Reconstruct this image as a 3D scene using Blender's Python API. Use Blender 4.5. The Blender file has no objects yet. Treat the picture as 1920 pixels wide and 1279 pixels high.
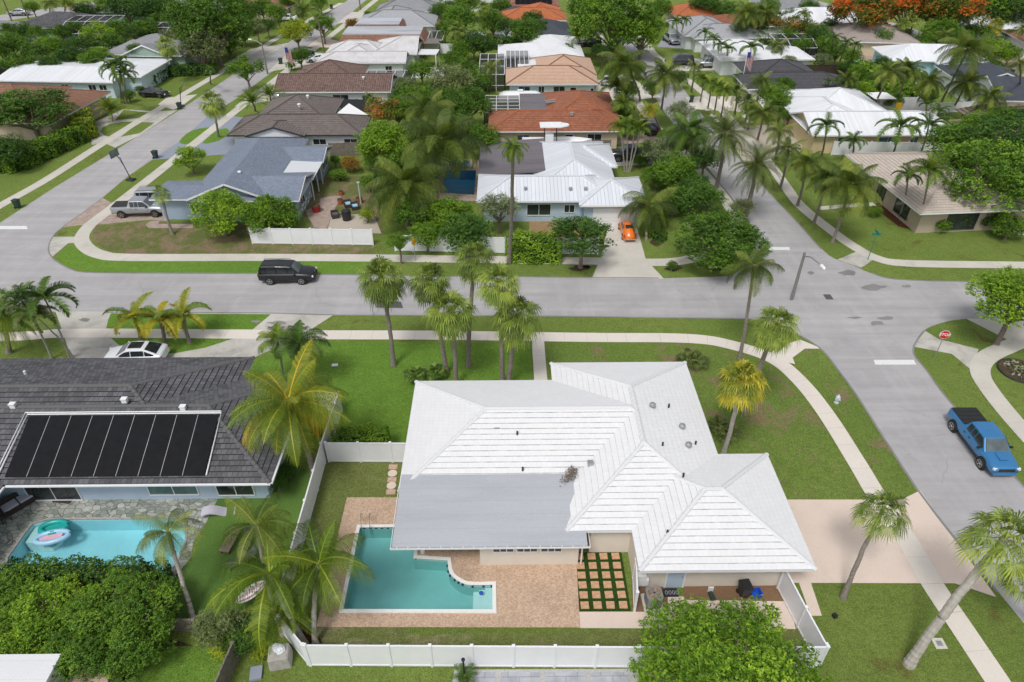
import bpy, math, random
from mathutils import Vector, Matrix
R = math.radians
sc = bpy.context.scene
COL = sc.collection
# ---------------------------------------------------------------- camera
F, CH, TILT, YAW = 1290.0, 35.0, math.atan(945/1290.0), R(-0.65)
cd = bpy.data.cameras.new('camera'); cam = bpy.data.objects.new('camera', cd); COL.objects.link(cam)
cd.sensor_width = 36; cd.lens = F/1920*36; cd.clip_start = .5; cd.clip_end = 3000
cam.location = (0, 0, CH); cam.rotation_euler = (math.pi/2-TILT, 0, YAW)
sc.camera = cam
# ---------------------------------------------------------------- sky, sun, exposure
SUN_EL, SUN_AZ = R(58), R(205)     # azimuth clockwise from +Y
w = bpy.data.worlds.new('World'); sc.world = w; w.use_nodes = True
nt = w.node_tree; bg = nt.nodes['Background']
sky = nt.nodes.new('ShaderNodeTexSky'); sky.sky_type = 'NISHITA'; sky.sun_disc = False
sky.sun_elevation = SUN_EL; sky.sun_rotation = SUN_AZ
sky.air_density = 1.0; sky.dust_density = 3.0; sky.ozone_density = 1.0
hs = nt.nodes.new('ShaderNodeHueSaturation'); hs.inputs['Saturation'].default_value = .28
nt.links.new(sky.outputs[0], hs.inputs['Color']); nt.links.new(hs.outputs[0], bg.inputs[0])
bg.inputs[1].default_value = .136
sl = bpy.data.lights.new('sun', 'SUN'); so = bpy.data.objects.new('sun', sl); COL.objects.link(so)
sl.energy = 1.7; sl.angle = R(13); sl.color = (1, .97, .93)
sd = Vector((math.sin(SUN_AZ)*math.cos(SUN_EL), math.cos(SUN_AZ)*math.cos(SUN_EL), math.sin(SUN_EL)))
so.rotation_euler = (-sd).to_track_quat('-Z', 'Y').to_euler(); so.location = (0, 0, 60)
sc.view_settings.view_transform = 'Standard'; sc.view_settings.look = 'None'
sc.view_settings.exposure = .02; sc.view_settings.gamma = 1
sc.render.resolution_x, sc.render.resolution_y = 1024, 682
try:
    sc.cycles.max_bounces = 6; sc.cycles.transparent_max_bounces = 12
except Exception: pass

def G(x, y, z=0.0):            # place of a point seen at photo pixel (x, y) and standing z metres above the ground
    a = (x-960)/F; b = (y-639.5)/F
    f = math.cos(TILT)-b*math.sin(TILT); d = math.sin(TILT)+b*math.cos(TILT)
    s = (CH-z)/d; X = a*s; Y = f*s; c, n = math.cos(YAW), math.sin(YAW)
    return (X*c-Y*n, X*n+Y*c)
def pxm(x, y, z=0.0):          # pixels per metre there
    b = (y-639.5)/F; d = math.sin(TILT)+b*math.cos(TILT)
    return F/((CH-z)/d)
def fit_h(b, cx, cy, lo=1.5, hi=16):
    best = None
    z = lo
    while z < hi:
        g = G(cx, cy, z); d = (g[0]-b[0])**2+(g[1]-b[1])**2
        if best is None or d < best[0]: best = (d, z)
        z += .1
    return best[1]
# ---------------------------------------------------------------- object helpers
def T(o, label=None, cat=None, group=None, kind=None):
    if label: o['label'] = label
    if cat: o['category'] = cat
    if group: o['group'] = group
    if kind: o['kind'] = kind
    return o
def empty(name, loc=(0, 0, 0), rz=0, label=None, cat=None, group=None):
    o = bpy.data.objects.new(name, None); COL.objects.link(o); o.empty_display_size = .3
    o.location = loc if len(loc) == 3 else (loc[0], loc[1], 0); o.rotation_euler = (0, 0, rz)
    return T(o, label, cat, group)
def copy_tree(o, parent=None):
    c = o.copy(); COL.objects.link(c); c.parent = parent
    for ch in o.children: copy_tree(ch, c)
    return c
class MB:
    def __init__(s): s.v = []; s.f = []; s.m = []; s.uv = []; s.t = []
    def face(s, pts, m=0, uv=None, t=0.0):
        i = len(s.v); s.v += [tuple(p) for p in pts]; s.f.append(tuple(range(i, i+len(pts))))
        s.m.append(m); s.uv.append(uv); s.t.append(t)
    def mesh(s, vs, fs, m=0):
        i = len(s.v); s.v += [tuple(p) for p in vs]
        for f in fs: s.f.append(tuple(i+k for k in f)); s.m.append(m); s.uv.append(None); s.t.append(0.0)
    def box(s, c, d, rz=0, m=0, taper=1.0, rot=None):
        x, y, z = d[0]/2, d[1]/2, d[2]/2; M = rot or Matrix.Rotation(rz, 3, 'Z'); C = Vector(c)
        P = [Vector((sx*x*(taper if sz > 0 else 1), sy*y*(taper if sz > 0 else 1), sz*z)) for sz in (-1, 1) for sx, sy in ((-1, -1), (1, -1), (1, 1), (-1, 1))]
        s.mesh([M @ p+C for p in P], [(0, 3, 2, 1), (4, 5, 6, 7), (0, 1, 5, 4), (1, 2, 6, 5), (2, 3, 7, 6), (3, 0, 4, 7)], m)
    def bbox(s, a, b, m=0):
        s.box([(a[i]+b[i])/2 for i in range(3)], [abs(b[i]-a[i]) for i in range(3)], m=m)
    def tube(s, pts, rad, n=8, m=0, cap=True):
        pts = [Vector(p) for p in pts]
        if not hasattr(rad, '__len__'): rad = [rad]*len(pts)
        vs = []
        for i, p in enumerate(pts):
            d = (pts[min(i+1, len(pts)-1)]-pts[max(i-1, 0)])
            d = d.normalized() if d.length > 1e-6 else Vector((0, 0, 1))
            a = d.cross(Vector((0, 0, 1)) if abs(d.z) < .9 else Vector((0, 1, 0))).normalized(); b = d.cross(a)
            for k in range(n):
                t = 2*math.pi*k/n; vs.append(p+(a*math.cos(t)+b*math.sin(t))*rad[i])
        fs = []
        for i in range(len(pts)-1):
            for k in range(n):
                k2 = (k+1) % n; fs.append((i*n+k, (i+1)*n+k, (i+1)*n+k2, i*n+k2))
        if cap: fs += [tuple(range(n)), tuple((len(pts)-1)*n+n-1-k for k in range(n))]
        s.mesh(vs, fs, m)
    def cyl(s, c, r, h, n=16, m=0, r2=None):
        s.tube([(c[0], c[1], c[2]), (c[0], c[1], c[2]+h)], [r, r if r2 is None else r2], n, m)
    def prism(s, poly, z0, z1, m=0, side=True):
        n = len(poly)
        s.mesh([(p[0], p[1], z0) for p in poly]+[(p[0], p[1], z1) for p in poly],
               [tuple(range(n-1, -1, -1)), tuple(range(n, 2*n))]+[(i, (i+1) % n, n+(i+1) % n, n+i) for i in range(n)], m)
    def build(s, name, mats, parent=None, smooth=False, tint=False):
        me = bpy.data.meshes.new(name); me.from_pydata(s.v, [], s.f)
        if not isinstance(mats, (list, tuple)): mats = [mats]
        for m in mats: me.materials.append(m)
        me.polygons.foreach_set('material_index', s.m)
        if smooth: me.polygons.foreach_set('use_smooth', [True]*len(s.f))
        if any(u is not None for u in s.uv):
            L = me.uv_layers.new(name='UVMap'); fl = []
            for f, u in zip(s.f, s.uv):
                for k in range(len(f)): fl += list(u[k]) if u else [0, 0]
            L.data.foreach_set('uv', fl)
        if tint:
            a = me.attributes.new('tint', 'FLOAT', 'FACE'); a.data.foreach_set('value', s.t)
        me.update()
        o = bpy.data.objects.new(name, me); COL.objects.link(o)
        if parent: o.parent = parent
        return o
def each(mb, name, mats, parent=None, **k):       # every loose piece of the mesh as a part of its own
    par = list(range(len(mb.v)))
    def find(i):
        while par[i] != i: par[i] = par[par[i]]; i = par[i]
        return i
    for f in mb.f:
        for i in f[1:]: par[find(i)] = find(f[0])
    gr = {}
    for n, f in enumerate(mb.f): gr.setdefault(find(f[0]), []).append(n)
    out = []
    for ns in gr.values():
        q = MB(); ix = {}
        for n in ns:
            for i in mb.f[n]:
                if i not in ix: ix[i] = len(q.v); q.v.append(mb.v[i])
            q.f.append(tuple(ix[i] for i in mb.f[n])); q.m.append(mb.m[n]); q.uv.append(mb.uv[n]); q.t.append(mb.t[n])
        out.append(q.build(name, mats, parent, **k))
    return out
def spline(pts, closed=False, n=6):
    out = []; N = len(pts)
    rng = range(N if closed else N-1)
    for i in rng:
        g = lambda k: pts[k % N] if closed else pts[max(0, min(N-1, k))]
        p0, p1, p2, p3 = g(i-1), g(i), g(i+1), g(i+2)
        for k in range(n):
            t = k/n
            out.append(tuple(.5*((2*b)+(-a+c)*t+(2*a-5*b+4*c-d)*t*t+(-a+3*b-3*c+d)*t**3) for a, b, c, d in zip(p0, p1, p2, p3)))
    if not closed: out.append(tuple(pts[-1]))
    return out
# ---------------------------------------------------------------- materials
MATS = {}
def nodes(name):
    m = bpy.data.materials.new(name); m.use_nodes = True; MATS[name] = m
    n = m.node_tree; return m, n, n.nodes['Principled BSDF']
def nd(n, t, **kw):
    x = n.nodes.new(t)
    for k, v in kw.items():
        if hasattr(x, k) and k not in ('Scale',): setattr(x, k, v)
    return x
def noise(n, vec, scale, detail=4, rough=.6, dist=0):
    x = n.nodes.new('ShaderNodeTexNoise'); x.inputs['Scale'].default_value = scale
    x.inputs['Detail'].default_value = detail; x.inputs['Roughness'].default_value = rough; x.inputs['Distortion'].default_value = dist
    n.links.new(vec, x.inputs['Vector']); return x.outputs['Fac']
def ramp(n, fac, stops):
    r = n.nodes.new('ShaderNodeValToRGB'); e = r.color_ramp.elements
    while len(e) < len(stops): e.new(.5)
    for k, (p, c) in enumerate(stops):
        e[k].position = p; e[k].color = (c[0], c[1], c[2], 1) if hasattr(c, '__len__') else (c, c, c, 1)
    n.links.new(fac, r.inputs[0]); return r.outputs[0]
def mixc(n, fac, a, b, mode='MIX'):
    x = n.nodes.new('ShaderNodeMix'); x.data_type = 'RGBA'; x.blend_type = mode
    if isinstance(fac, (int, float)): x.inputs[0].default_value = fac
    else: n.links.new(fac, x.inputs[0])
    for k, v in ((6, a), (7, b)):
        if hasattr(v, '__len__'): x.inputs[k].default_value = (v[0], v[1], v[2], 1)
        else: n.links.new(v, x.inputs[k])
    return x.outputs[2]
def mth(n, op, a, b=None, c=None):
    x = n.nodes.new('ShaderNodeMath'); x.operation = op
    for k, v in enumerate((a, b, c)):
        if v is None: continue
        if isinstance(v, (int, float)): x.inputs[k].default_value = v
        else: n.links.new(v, x.inputs[k])
    return x.outputs[0]
def bump(n, h, strength, dist, bsdf):
    b = n.nodes.new('ShaderNodeBump'); b.inputs['Strength'].default_value = strength; b.inputs['Distance'].default_value = dist
    n.links.new(h, b.inputs['Height']); n.links.new(b.outputs[0], bsdf.inputs['Normal'])
def pos(n): return n.nodes.new('ShaderNodeNewGeometry').outputs['Position']
def obc(n): return n.nodes.new('ShaderNodeTexCoord').outputs['Object']
def uvc(n): return n.nodes.new('ShaderNodeTexCoord').outputs['UV']
def plain(name, c, rough=.6, var=.12, scale=3, metal=0, coat=0, spec=None, bm=0, world=False, emit=None):
    m, n, b = nodes(name); v = (pos if world else obc)(n)
    f = noise(n, v, scale, 5)
    lo = [x*(1-var) for x in c]; hi = [min(1, x*(1+var)) for x in c]
    n.links.new(ramp(n, f, [(.3, lo), (.7, hi)]), b.inputs['Base Color'])
    b.inputs['Roughness'].default_value = rough; b.inputs['Metallic'].default_value = metal; b.inputs['Coat Weight'].default_value = coat
    if spec is not None: b.inputs['Specular IOR Level'].default_value = spec
    if bm: bump(n, noise(n, v, scale*8, 3), bm, .03, b)
    return m
def grass(name, c1, c2, dry=(.13, .10, .035), dryamt=.585, drysc=.35):
    m, n, b = nodes(name); p = pos(n)
    big = noise(n, p, .12, 4); mid = noise(n, p, 1.3, 5); fine = noise(n, p, 14, 4, .8)
    col = mixc(n, ramp(n, big, [(.35, 0), (.65, 1)]), c1, c2)
    col = mixc(n, ramp(n, mid, [(.35, 0), (.65, .8)]), col, [c1[0]*.72, c1[1]*.74, c1[2]*.7])
    dm = noise(n, p, drysc, 7, .68, .6)
    col = mixc(n, ramp(n, dm, [(dryamt, 0), (dryamt+.12, .85)]), col, dry)
    col = mixc(n, 1.0, col, ramp(n, fine, [(.3, .38), (.7, 1.6)]), 'MULTIPLY')
    col = mixc(n, 1.0, col, ramp(n, noise(n, p, 4.5, 6, .75), [(.3, .72), (.7, 1.28)]), 'MULTIPLY')
    n.links.new(col, b.inputs['Base Color']); b.inputs['Roughness'].default_value = .95; b.inputs['Specular IOR Level'].default_value = .15
    bump(n, noise(n, p, 22, 3, .8), .9, .08, b); return m
grass('grass', (0.207, 0.276, 0.0624), (0.15, 0.225, 0.0452))
grass('grass_lush', (0.176, 0.308, 0.0452), (0.132, 0.258, 0.0359), dryamt=.70)
grass('grass_dry', (0.176, 0.193, 0.0663), (0.136, 0.175, 0.0468), dry=(.27, .19, .13), dryamt=.47, drysc=.5)
grass('grass_yard', (0.22, 0.248, 0.078), (0.167, 0.216, 0.0585), dry=(.33, .29, .17), dryamt=.53, drysc=.3)
grass('grass_corner', (0.194, 0.271, 0.0585), (0.145, 0.225, 0.0452), dry=(.27, .18, .12), dryamt=.52, drysc=.33)
grass('soil', (.10, .072, .045), (.13, .09, .06), dry=(.06, .05, .03), dryamt=.5, drysc=.8)
grass('mulch', (.14, .045, .025), (.10, .04, .022), dry=(.07, .035, .02), dryamt=.45, drysc=2)
def turf():
    m, n, b = nodes('turf'); p = pos(n)
    col = mixc(n, ramp(n, noise(n, p, .5, 4), [(.35, 0), (.65, 1)]), (.075, .155, .022), (.10, .19, .028))
    col = mixc(n, 1.0, col, ramp(n, noise(n, p, 25, 3), [(.3, .7), (.7, 1.25)]), 'MULTIPLY')
    n.links.new(col, b.inputs['Base Color']); b.inputs['Roughness'].default_value = .9; bump(n, noise(n, p, 30, 2), .5, .04, b)
turf(); grass('turf_dark', (.035, .085, .014), (.03, .07, .012), dryamt=.9)
def paving(name, c, var=.1, stain=(.6, .6, .6), st=.6, stsc=.25, crack=0, fine=.12, joint=None, rough=.9):
    m, n, b = nodes(name); p = pos(n)
    col = mixc(n, ramp(n, noise(n, p, .25, 6, .65), [(.3, 0), (.7, 1)]), [x*(1-var) for x in c], [x*(1+var) for x in c])
    col = mixc(n, ramp(n, noise(n, p, stsc, 8, .7, .4), [(st, 0), (st+.2, .7)]), col, [c[i]*stain[i] for i in range(3)])
    col = mixc(n, 1.0, col, ramp(n, noise(n, p, 18, 5, .8), [(.25, 1-fine), (.75, 1+fine)]), 'MULTIPLY')
    if crack:
        v = n.nodes.new('ShaderNodeTexVoronoi'); v.feature = 'DISTANCE_TO_EDGE'; v.inputs['Scale'].default_value = .16
        ad = n.nodes.new('ShaderNodeVectorMath'); ad.operation = 'ADD'
        nn = n.nodes.new('ShaderNodeTexNoise'); nn.inputs['Scale'].default_value = .9; nn.inputs['Detail'].default_value = 5
        n.links.new(p, nn.inputs['Vector'])
        sc_ = n.nodes.new('ShaderNodeVectorMath'); sc_.operation = 'SCALE'; sc_.inputs['Scale'].default_value = 2.2
        n.links.new(nn.outputs['Color'], sc_.inputs[0]); n.links.new(p, ad.inputs[0]); n.links.new(sc_.outputs[0], ad.inputs[1]); n.links.new(ad.outputs[0], v.inputs['Vector'])
        k = mth(n, 'MULTIPLY', ramp(n, v.outputs['Distance'], [(0, 1), (.005, 0)]), ramp(n, noise(n, p, .2, 2), [(.46, 0), (.62, crack*.6)]))
        col = mixc(n, k, col, [x*.6 for x in c])
        # tyre-worn bands and patches stretched along the street
        mp = n.nodes.new('ShaderNodeMapping'); mp.inputs['Scale'].default_value = (.04, .9, 1); n.links.new(p, mp.inputs['Vector'])
        col = mixc(n, ramp(n, noise(n, mp.outputs[0], 1, 5), [(.40, 0), (.62, .6)]), col, [x*.80 for x in c])
        mp2 = n.nodes.new('ShaderNodeMapping'); mp2.inputs['Scale'].default_value = (.9, .05, 1); n.links.new(p, mp2.inputs['Vector'])
        col = mixc(n, ramp(n, noise(n, mp2.outputs[0], 1, 6), [(.5, 0), (.7, .35)]), col, [min(1, x*1.18) for x in c])
        col = mixc(n, ramp(n, noise(n, p, 1.6, 8, .75), [(.52, 0), (.72, .3)]), col, [x*.7 for x in c])
    n.links.new(col, b.inputs['Base Color']); b.inputs['Roughness'].default_value = rough; b.inputs['Specular IOR Level'].default_value = .25
    bump(n, noise(n, p, 30, 3), .3, .02, b); return m
paving('asphalt', (.405, .395, .40), var=.12, st=.55, stain=(.76, .76, .77), stsc=.16, crack=1, fine=.12)
paving('asphalt_patch', (.10, .10, .105)); paving('asphalt_wet', (.235, .23, .225), var=.2)
paving('concrete', (.56, .53, .47), var=.1, stain=(.6, .6, .6), st=.56, stsc=.6)
paving('concrete_new', (.68, .625, .56), var=.05, stain=(.8, .78, .75), st=.62, stsc=.5)
paving('concrete_old', (.50, .48, .44), var=.16, stain=(.42, .42, .43), st=.5, stsc=.35)
paving('drive_peach', (.68, .565, .485), var=.06, stain=(.78, .77, .75), st=.54, stsc=.3)
paving('drive_grey', (.30, .31, .34), var=.05, st=.6)
paving('drive_blue', (.27, .30, .36), var=.05, st=.6)
paving('sand', (.45, .40, .33), var=.1)
paving('gravel', (.42, .41, .40), fine=.5)
paving('gravel_brown', (.20, .12, .07), fine=.6)
def pebble(name, c, c2):
    m, n, b = nodes(name); p = pos(n)
    v = n.nodes.new('ShaderNodeTexVoronoi'); v.inputs['Scale'].default_value = 14; n.links.new(p, v.inputs['Vector'])
    sp = n.nodes.new('ShaderNodeSeparateColor'); n.links.new(v.outputs['Color'], sp.inputs[0])
    col = mixc(n, sp.outputs[0], c, c2)
    col = mixc(n, ramp(n, noise(n, p, .5, 6, .7), [(.5, 0), (.75, .6)]), col, [x*.6 for x in c])
    n.links.new(col, b.inputs['Base Color']); b.inputs['Roughness'].default_value = .8; bump(n, v.outputs['Distance'], .4, .02, b)
pebble('aggregate', (.42, .285, .195), (.62, .455, .335))
def bricks(name, c1, c2, mortar, w, h, msz=.02, off=.5, rotz=0, rough=.85):
    m, n, b = nodes(name); p = pos(n)
    mp = n.nodes.new('ShaderNodeMapping'); mp.inputs['Rotation'].default_value = (0, 0, rotz); n.links.new(p, mp.inputs[0])
    t = n.nodes.new('ShaderNodeTexBrick'); t.offset = off
    t.inputs['Scale'].default_value = 1; t.inputs['Brick Width'].default_value = w; t.inputs['Row Height'].default_value = h; t.inputs['Mortar Size'].default_value = msz
    t.inputs['Color1'].default_value = (*c1, 1); t.inputs['Color2'].default_value = (*c2, 1); t.inputs['Mortar'].default_value = (*mortar, 1)
    n.links.new(mp.outputs[0], t.inputs['Vector'])
    col = mixc(n, 1.0, t.outputs['Color'], ramp(n, noise(n, p, 1.5, 5), [(.3, .75), (.7, 1.15)]), 'MULTIPLY')
    n.links.new(col, b.inputs['Base Color']); b.inputs['Roughness'].default_value = rough
bricks('pavers', (.40, .30, .25), (.48, .38, .32), (.25, .2, .17), .3, .2)
bricks('paver_tan', (.42, .33, .24), (.46, .36, .27), (.25, .19, .13), .45, .45)
bricks('slabs', (.36, .38, .43), (.43, .44, .48), (.3, .3, .3), 1.2, .8, .03)
def flag():
    m, n, b = nodes('flagstone'); p = pos(n)
    v = n.nodes.new('ShaderNodeTexVoronoi'); v.feature = 'DISTANCE_TO_EDGE'; v.inputs['Scale'].default_value = 2.0
    v2 = n.nodes.new('ShaderNodeTexVoronoi'); v2.inputs['Scale'].default_value = 2.0
    mp = n.nodes.new('ShaderNodeMapping'); mp.inputs['Scale'].default_value = (1, 1.5, 1); n.links.new(p, mp.inputs[0])
    n.links.new(mp.outputs[0], v.inputs['Vector']); n.links.new(mp.outputs[0], v2.inputs['Vector'])
    sp = n.nodes.new('ShaderNodeSeparateColor'); n.links.new(v2.outputs['Color'], sp.inputs[0])
    col = ramp(n, sp.outputs[0], [(0, (.20, .23, .20)), (.5, (.33, .35, .31)), (1, (.46, .46, .42))])
    col = mixc(n, 1.0, col, ramp(n, noise(n, p, 4, 5), [(.3, .75), (.7, 1.2)]), 'MULTIPLY')
    col = mixc(n, ramp(n, v.outputs['Distance'], [(.02, 1), (.05, 0)]), col, (.12, .12, .10))
    n.links.new(col, b.inputs['Base Color']); b.inputs['Roughness'].default_value = .8
    bump(n, ramp(n, v.outputs['Distance'], [(.0, 0), (.06, 1)]), .5, .03, b)
flag()
def tile(name, c, var=.1, w=.33, h=.38, dirt=.5, dirtc=(.6, .6, .6), gap=.014, gapd=.6, rough=.75, wave=0, metal=0, dsc=.35):
    m, n, b = nodes(name); u = uvc(n); p = pos(n)
    t = n.nodes.new('ShaderNodeTexBrick'); t.offset = .5
    t.inputs['Scale'].default_value = 1; t.inputs['Brick Width'].default_value = w; t.inputs['Row Height'].default_value = h
    t.inputs['Mortar Size'].default_value = gap; t.inputs['Mortar Smooth'].default_value = .3
    t.inputs['Color1'].default_value = (*[x*(1-var) for x in c], 1); t.inputs['Color2'].default_value = (*[min(.9, x*(1+var)) for x in c], 1)
    t.inputs['Mortar'].default_value = (*[x*gapd for x in c], 1); n.links.new(u, t.inputs['Vector'])
    col = t.outputs['Color']
    col = mixc(n, ramp(n, noise(n, p, dsc, 7, .7), [(.45, 0), (.75, dirt)]), col, [c[i]*dirtc[i] for i in range(3)])
    col = mixc(n, 1.0, col, ramp(n, noise(n, p, 9, 4), [(.3, 1-var*.6), (.7, 1+var*.4)]), 'MULTIPLY')
    h_ = t.outputs['Fac']
    if wave:
        s = n.nodes.new('ShaderNodeSeparateXYZ'); n.links.new(u, s.inputs[0])
        sn = mth(n, 'SINE', mth(n, 'MULTIPLY', s.outputs[0], 2*math.pi/wave))
        bump(n, sn, 1.0, .07, b)
    else: bump(n, mth(n, 'SUBTRACT', 1.0, h_), .5, .02, b)
    n.links.new(col, b.inputs['Base Color']); b.inputs['Roughness'].default_value = rough; b.inputs['Specular IOR Level'].default_value = .3; b.inputs['Metallic'].default_value = metal
    return m
tile('tile_white', (.745, .75, .765), var=.02, dirt=.3, dirtc=(.88, .88, .89), gapd=.9, gap=.01)
plain('tile_shade_dirt', (.50, .49, .485), .9, .35, 2)  # course lines: shadow under the tile edges painted in, together with dirt
tile('tile_cap_grey', (.21, .21, .215), var=.2, dirt=.4)
plain('paver_stone', (.52, .31, .18), .85, .25, 5)
plain('tile_shade_dirt_dark', (.03, .03, .032), .9, .3, 3)  # the same painted course shadow and dirt, for dark tiles
tile('tile_white2', (.76, .77, .80), var=.03, dirt=.25, gapd=.85)
tile('tile_weathered', (.70, .69, .70), var=.05, dirt=.6, dirtc=(.6, .58, .57), dsc=.5)
tile('tile_dark', (.108, .108, .118), var=.32, dirt=.5, dirtc=(1.6, 1.6, 1.62), w=.33, h=.38, gapd=.4, gap=.02)
tile('tile_greybrown', (.17, .145, .135), var=.14, dirt=.4, dirtc=(1.3, 1.3, 1.3), gapd=.6)
tile('tile_barrel', (.25, .165, .14), var=.25, dirt=.5, dirtc=(.7, .7, .7), wave=.34, gapd=.5)
tile('tile_red', (.33, .13, .075), var=.2, dirt=.6, dirtc=(.62, .6, .62), gapd=.6)
tile('tile_orange', (.50, .165, .07), var=.12, dirt=.3, gapd=.7)
tile('tile_peach', (.56, .38, .28), var=.06, dirt=.3, dirtc=(.85, .85, .85), gapd=.75)
tile('tile_terra', (.36, .19, .13), var=.12, dirt=.4, gapd=.7, wave=.34)
tile('tile_tan', (.53, .46, .40), var=.07, dirt=.4, dirtc=(.75, .74, .72), gapd=.7)
tile('tile_charcoal', (.085, .085, .095), var=.12, dirt=.3, dirtc=(1.4, 1.4, 1.4))
tile('shingle_blue', (.20, .235, .30), var=.14, w=.3, h=.14, gap=.004, dirt=.5, dirtc=(.78, .8, .84))
tile('shingle_grey', (.27, .275, .29), var=.1, w=.3, h=.14, gap=.004, dirt=.4)
tile('shingle_lgrey', (.36, .37, .39), var=.08, w=.3, h=.14, gap=.004, dirt=.3, dirtc=(.85, .85, .85))
tile('shingle_navy', (.065, .075, .095), var=.14, w=.3, h=.14, gap=.004, dirt=.3)
tile('shingle_tan', (.34, .29, .265), var=.1, w=.3, h=.14, gap=.004, dirt=.4)
def metalroof(name, c, seam=.42, dirt=.2):
    m, n, b = nodes(name); u = uvc(n); p = pos(n); s = n.nodes.new('ShaderNodeSeparateXYZ'); n.links.new(u, s.inputs[0])
    fr = mth(n, 'FRACT', mth(n, 'DIVIDE', s.outputs[0], seam)); k = ramp(n, fr, [(.0, 1), (.05, 1), (.1, 0), (1, 0)])
    col = mixc(n, k, c, [x*.80 for x in c])
    fl = mth(n, 'FLOOR', mth(n, 'DIVIDE', s.outputs[0], seam)); wn = n.nodes.new('ShaderNodeTexWhiteNoise'); wn.noise_dimensions = '1D'; n.links.new(fl, wn.inputs['W'])
    col = mixc(n, 1.0, col, ramp(n, wn.outputs[0], [(0, .93), (1, 1.05)]), 'MULTIPLY')
    col = mixc(n, ramp(n, noise(n, p, .6, 6), [(.45, 0), (.75, dirt)]), col, [x*.8 for x in c])
    n.links.new(col, b.inputs['Base Color']); b.inputs['Roughness'].default_value = .45; bump(n, k, .8, .04, b)
metalroof('metal_white', (.66, .69, .74)); metalroof('metal_bright', (.78, .80, .83), .3)
def flatroof(name, c, streak=.5):
    m, n, b = nodes(name); p = pos(n)
    mp = n.nodes.new('ShaderNodeMapping'); mp.inputs['Scale'].default_value = (.15, 1, 1); n.links.new(p, mp.inputs[0])
    col = mixc(n, ramp(n, noise(n, mp.outputs[0], .6, 7, .7), [(.4, 0), (.7, streak)]), c, [x*.6 for x in c])
    s = n.nodes.new('ShaderNodeSeparateXYZ'); n.links.new(p, s.inputs[0])
    fr = mth(n, 'FRACT', mth(n, 'DIVIDE', s.outputs[1], .95)); k = ramp(n, fr, [(0, 1), (.02, 1), (.035, 0), (1, 0)])
    col = mixc(n, mth(n, 'MULTIPLY', k, .35), col, [x*.65 for x in c])
    col = mixc(n, 1.0, col, ramp(n, noise(n, p, 14, 3), [(.3, .93), (.7, 1.06)]), 'MULTIPLY')
    n.links.new(col, b.inputs['Base Color']); b.inputs['Roughness'].default_value = .7; bump(n, noise(n, p, 3, 4), .25, .03, b)
flatroof('flat_grey', (.43, .45, .485), .4); flatroof('flat_black', (.17, .155, .17), .9); flatroof('flat_streaky', (.48, .50, .54), .9); flatroof('flat_white', (.72, .73, .75), .15)
def stucco(name, c, var=.05): return plain(name, c, .85, var, .7, bm=.25)
stucco('wall_cream', (.70, .645, .56)); stucco('wall_blue', (.44, .54, .66)); stucco('wall_bluegrey', (.33, .42, .54)); stucco('wall_white', (.74, .76, .79))
stucco('wall_yellow', (.66, .54, .33)); stucco('wall_beige', (.62, .53, .38)); stucco('wall_lightblue', (.56, .68, .74)); stucco('wall_green', (.30, .40, .34))
stucco('wall_aqua', (.42, .60, .68)); stucco('wall_tan', (.46, .38, .30)); stucco('wall_palegreen', (.42, .52, .47))
plain('trim_white', (.78, .79, .80), .5, .03); plain('vinyl', (.80, .81, .84), .4, .03, 1.5); plain('trim_dark', (.04, .04, .045), .5, .1)
plain('pool_coping', (.80, .79, .76), .5, .04); plain('mosaic', (.02, .05, .09), .2, .3, 20); plain('screen', (.045, .05, .06), .7, .1)
plain('alu_white', (.72, .73, .74), .4, .03); plain('steel', (.6, .6, .6), .25, .05, metal=1); plain('galv', (.42, .43, .44), .45, .15, metal=.6)
plain('wood_grey', (.20, .17, .145), .85, .3, 4, bm=.5); plain('wood_warm', (.50, .32, .19), .8, .15, 4); plain('wood_dark', (.055, .04, .032), .6, .25, 6)
plain('rubber', (.015, .015, .016), .8, .1); plain('plastic_black', (.02, .021, .023), .45, .1); plain('plastic_green', (.02, .045, .035), .5, .15); plain('plastic_blue', (.02, .09, .5), .4, .1)
plain('cushion', (.52, .50, .58), .9, .06); plain('cushion_dark', (.10, .10, .13), .9, .1); plain('pole_grey', (.20, .19, .185), .7, .12); plain('pole_wood', (.16, .12, .09), .9, .25)
plain('sign_red', (.55, .015, .02), .4, .03); plain('sign_white', (.8, .8, .8), .4, .02); plain('sign_green', (.01, .22, .15), .4, .05); plain('sign_yellow', (.75, .38, .01), .4, .03)
plain('paint_line', (.72, .73, .72), .7, .08, 5, world=True); plain('hydrant', (.55, .60, .66), .4, .1)
plain('lounge_brown', (.26, .19, .16), .8, .1); plain('float_teal', (.02, .36, .33), .3, .1); plain('float_blue', (.35, .60, .78), .3, .05); plain('float_pink', (.7, .42, .52), .3, .05)
plain('solar', (.007, .0075, .010), .6, .3, 2, spec=.15); plain('umbrella_white', (.8, .8, .8), .7, .03); plain('canvas_yellow', (.8, .5, .02), .6, .05)
plain('terracotta', (.42, .12, .06), .8, .15); plain('pot_red', (.35, .02, .02), .5, .1); plain('thatch', (.24, .19, .155), .95, .25, 6, bm=.8)
plain('rock', (.38, .36, .33), .9, .2, 3, bm=.6); plain('flag_red', (.5, .03, .04), .8, .05); plain('flag_blue', (.03, .04, .2), .8, .05)
plain('bark', (.19, .155, .125), .95, .3, 5, bm=.8); plain('bark_palm', (.25, .215, .185), .95, .22, 6, bm=.9); plain('bark_light', (.40, .37, .33), .9, .15, 4, bm=.5); plain('bark_rust', (.30, .16, .09), .95, .3, 5, bm=.8); plain('crownshaft', (.12, .2, .05), .5, .1)
def carpaint(name, c, metal=.3): return plain(name, c, .32, .03, 2, metal=metal, coat=.7)
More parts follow.
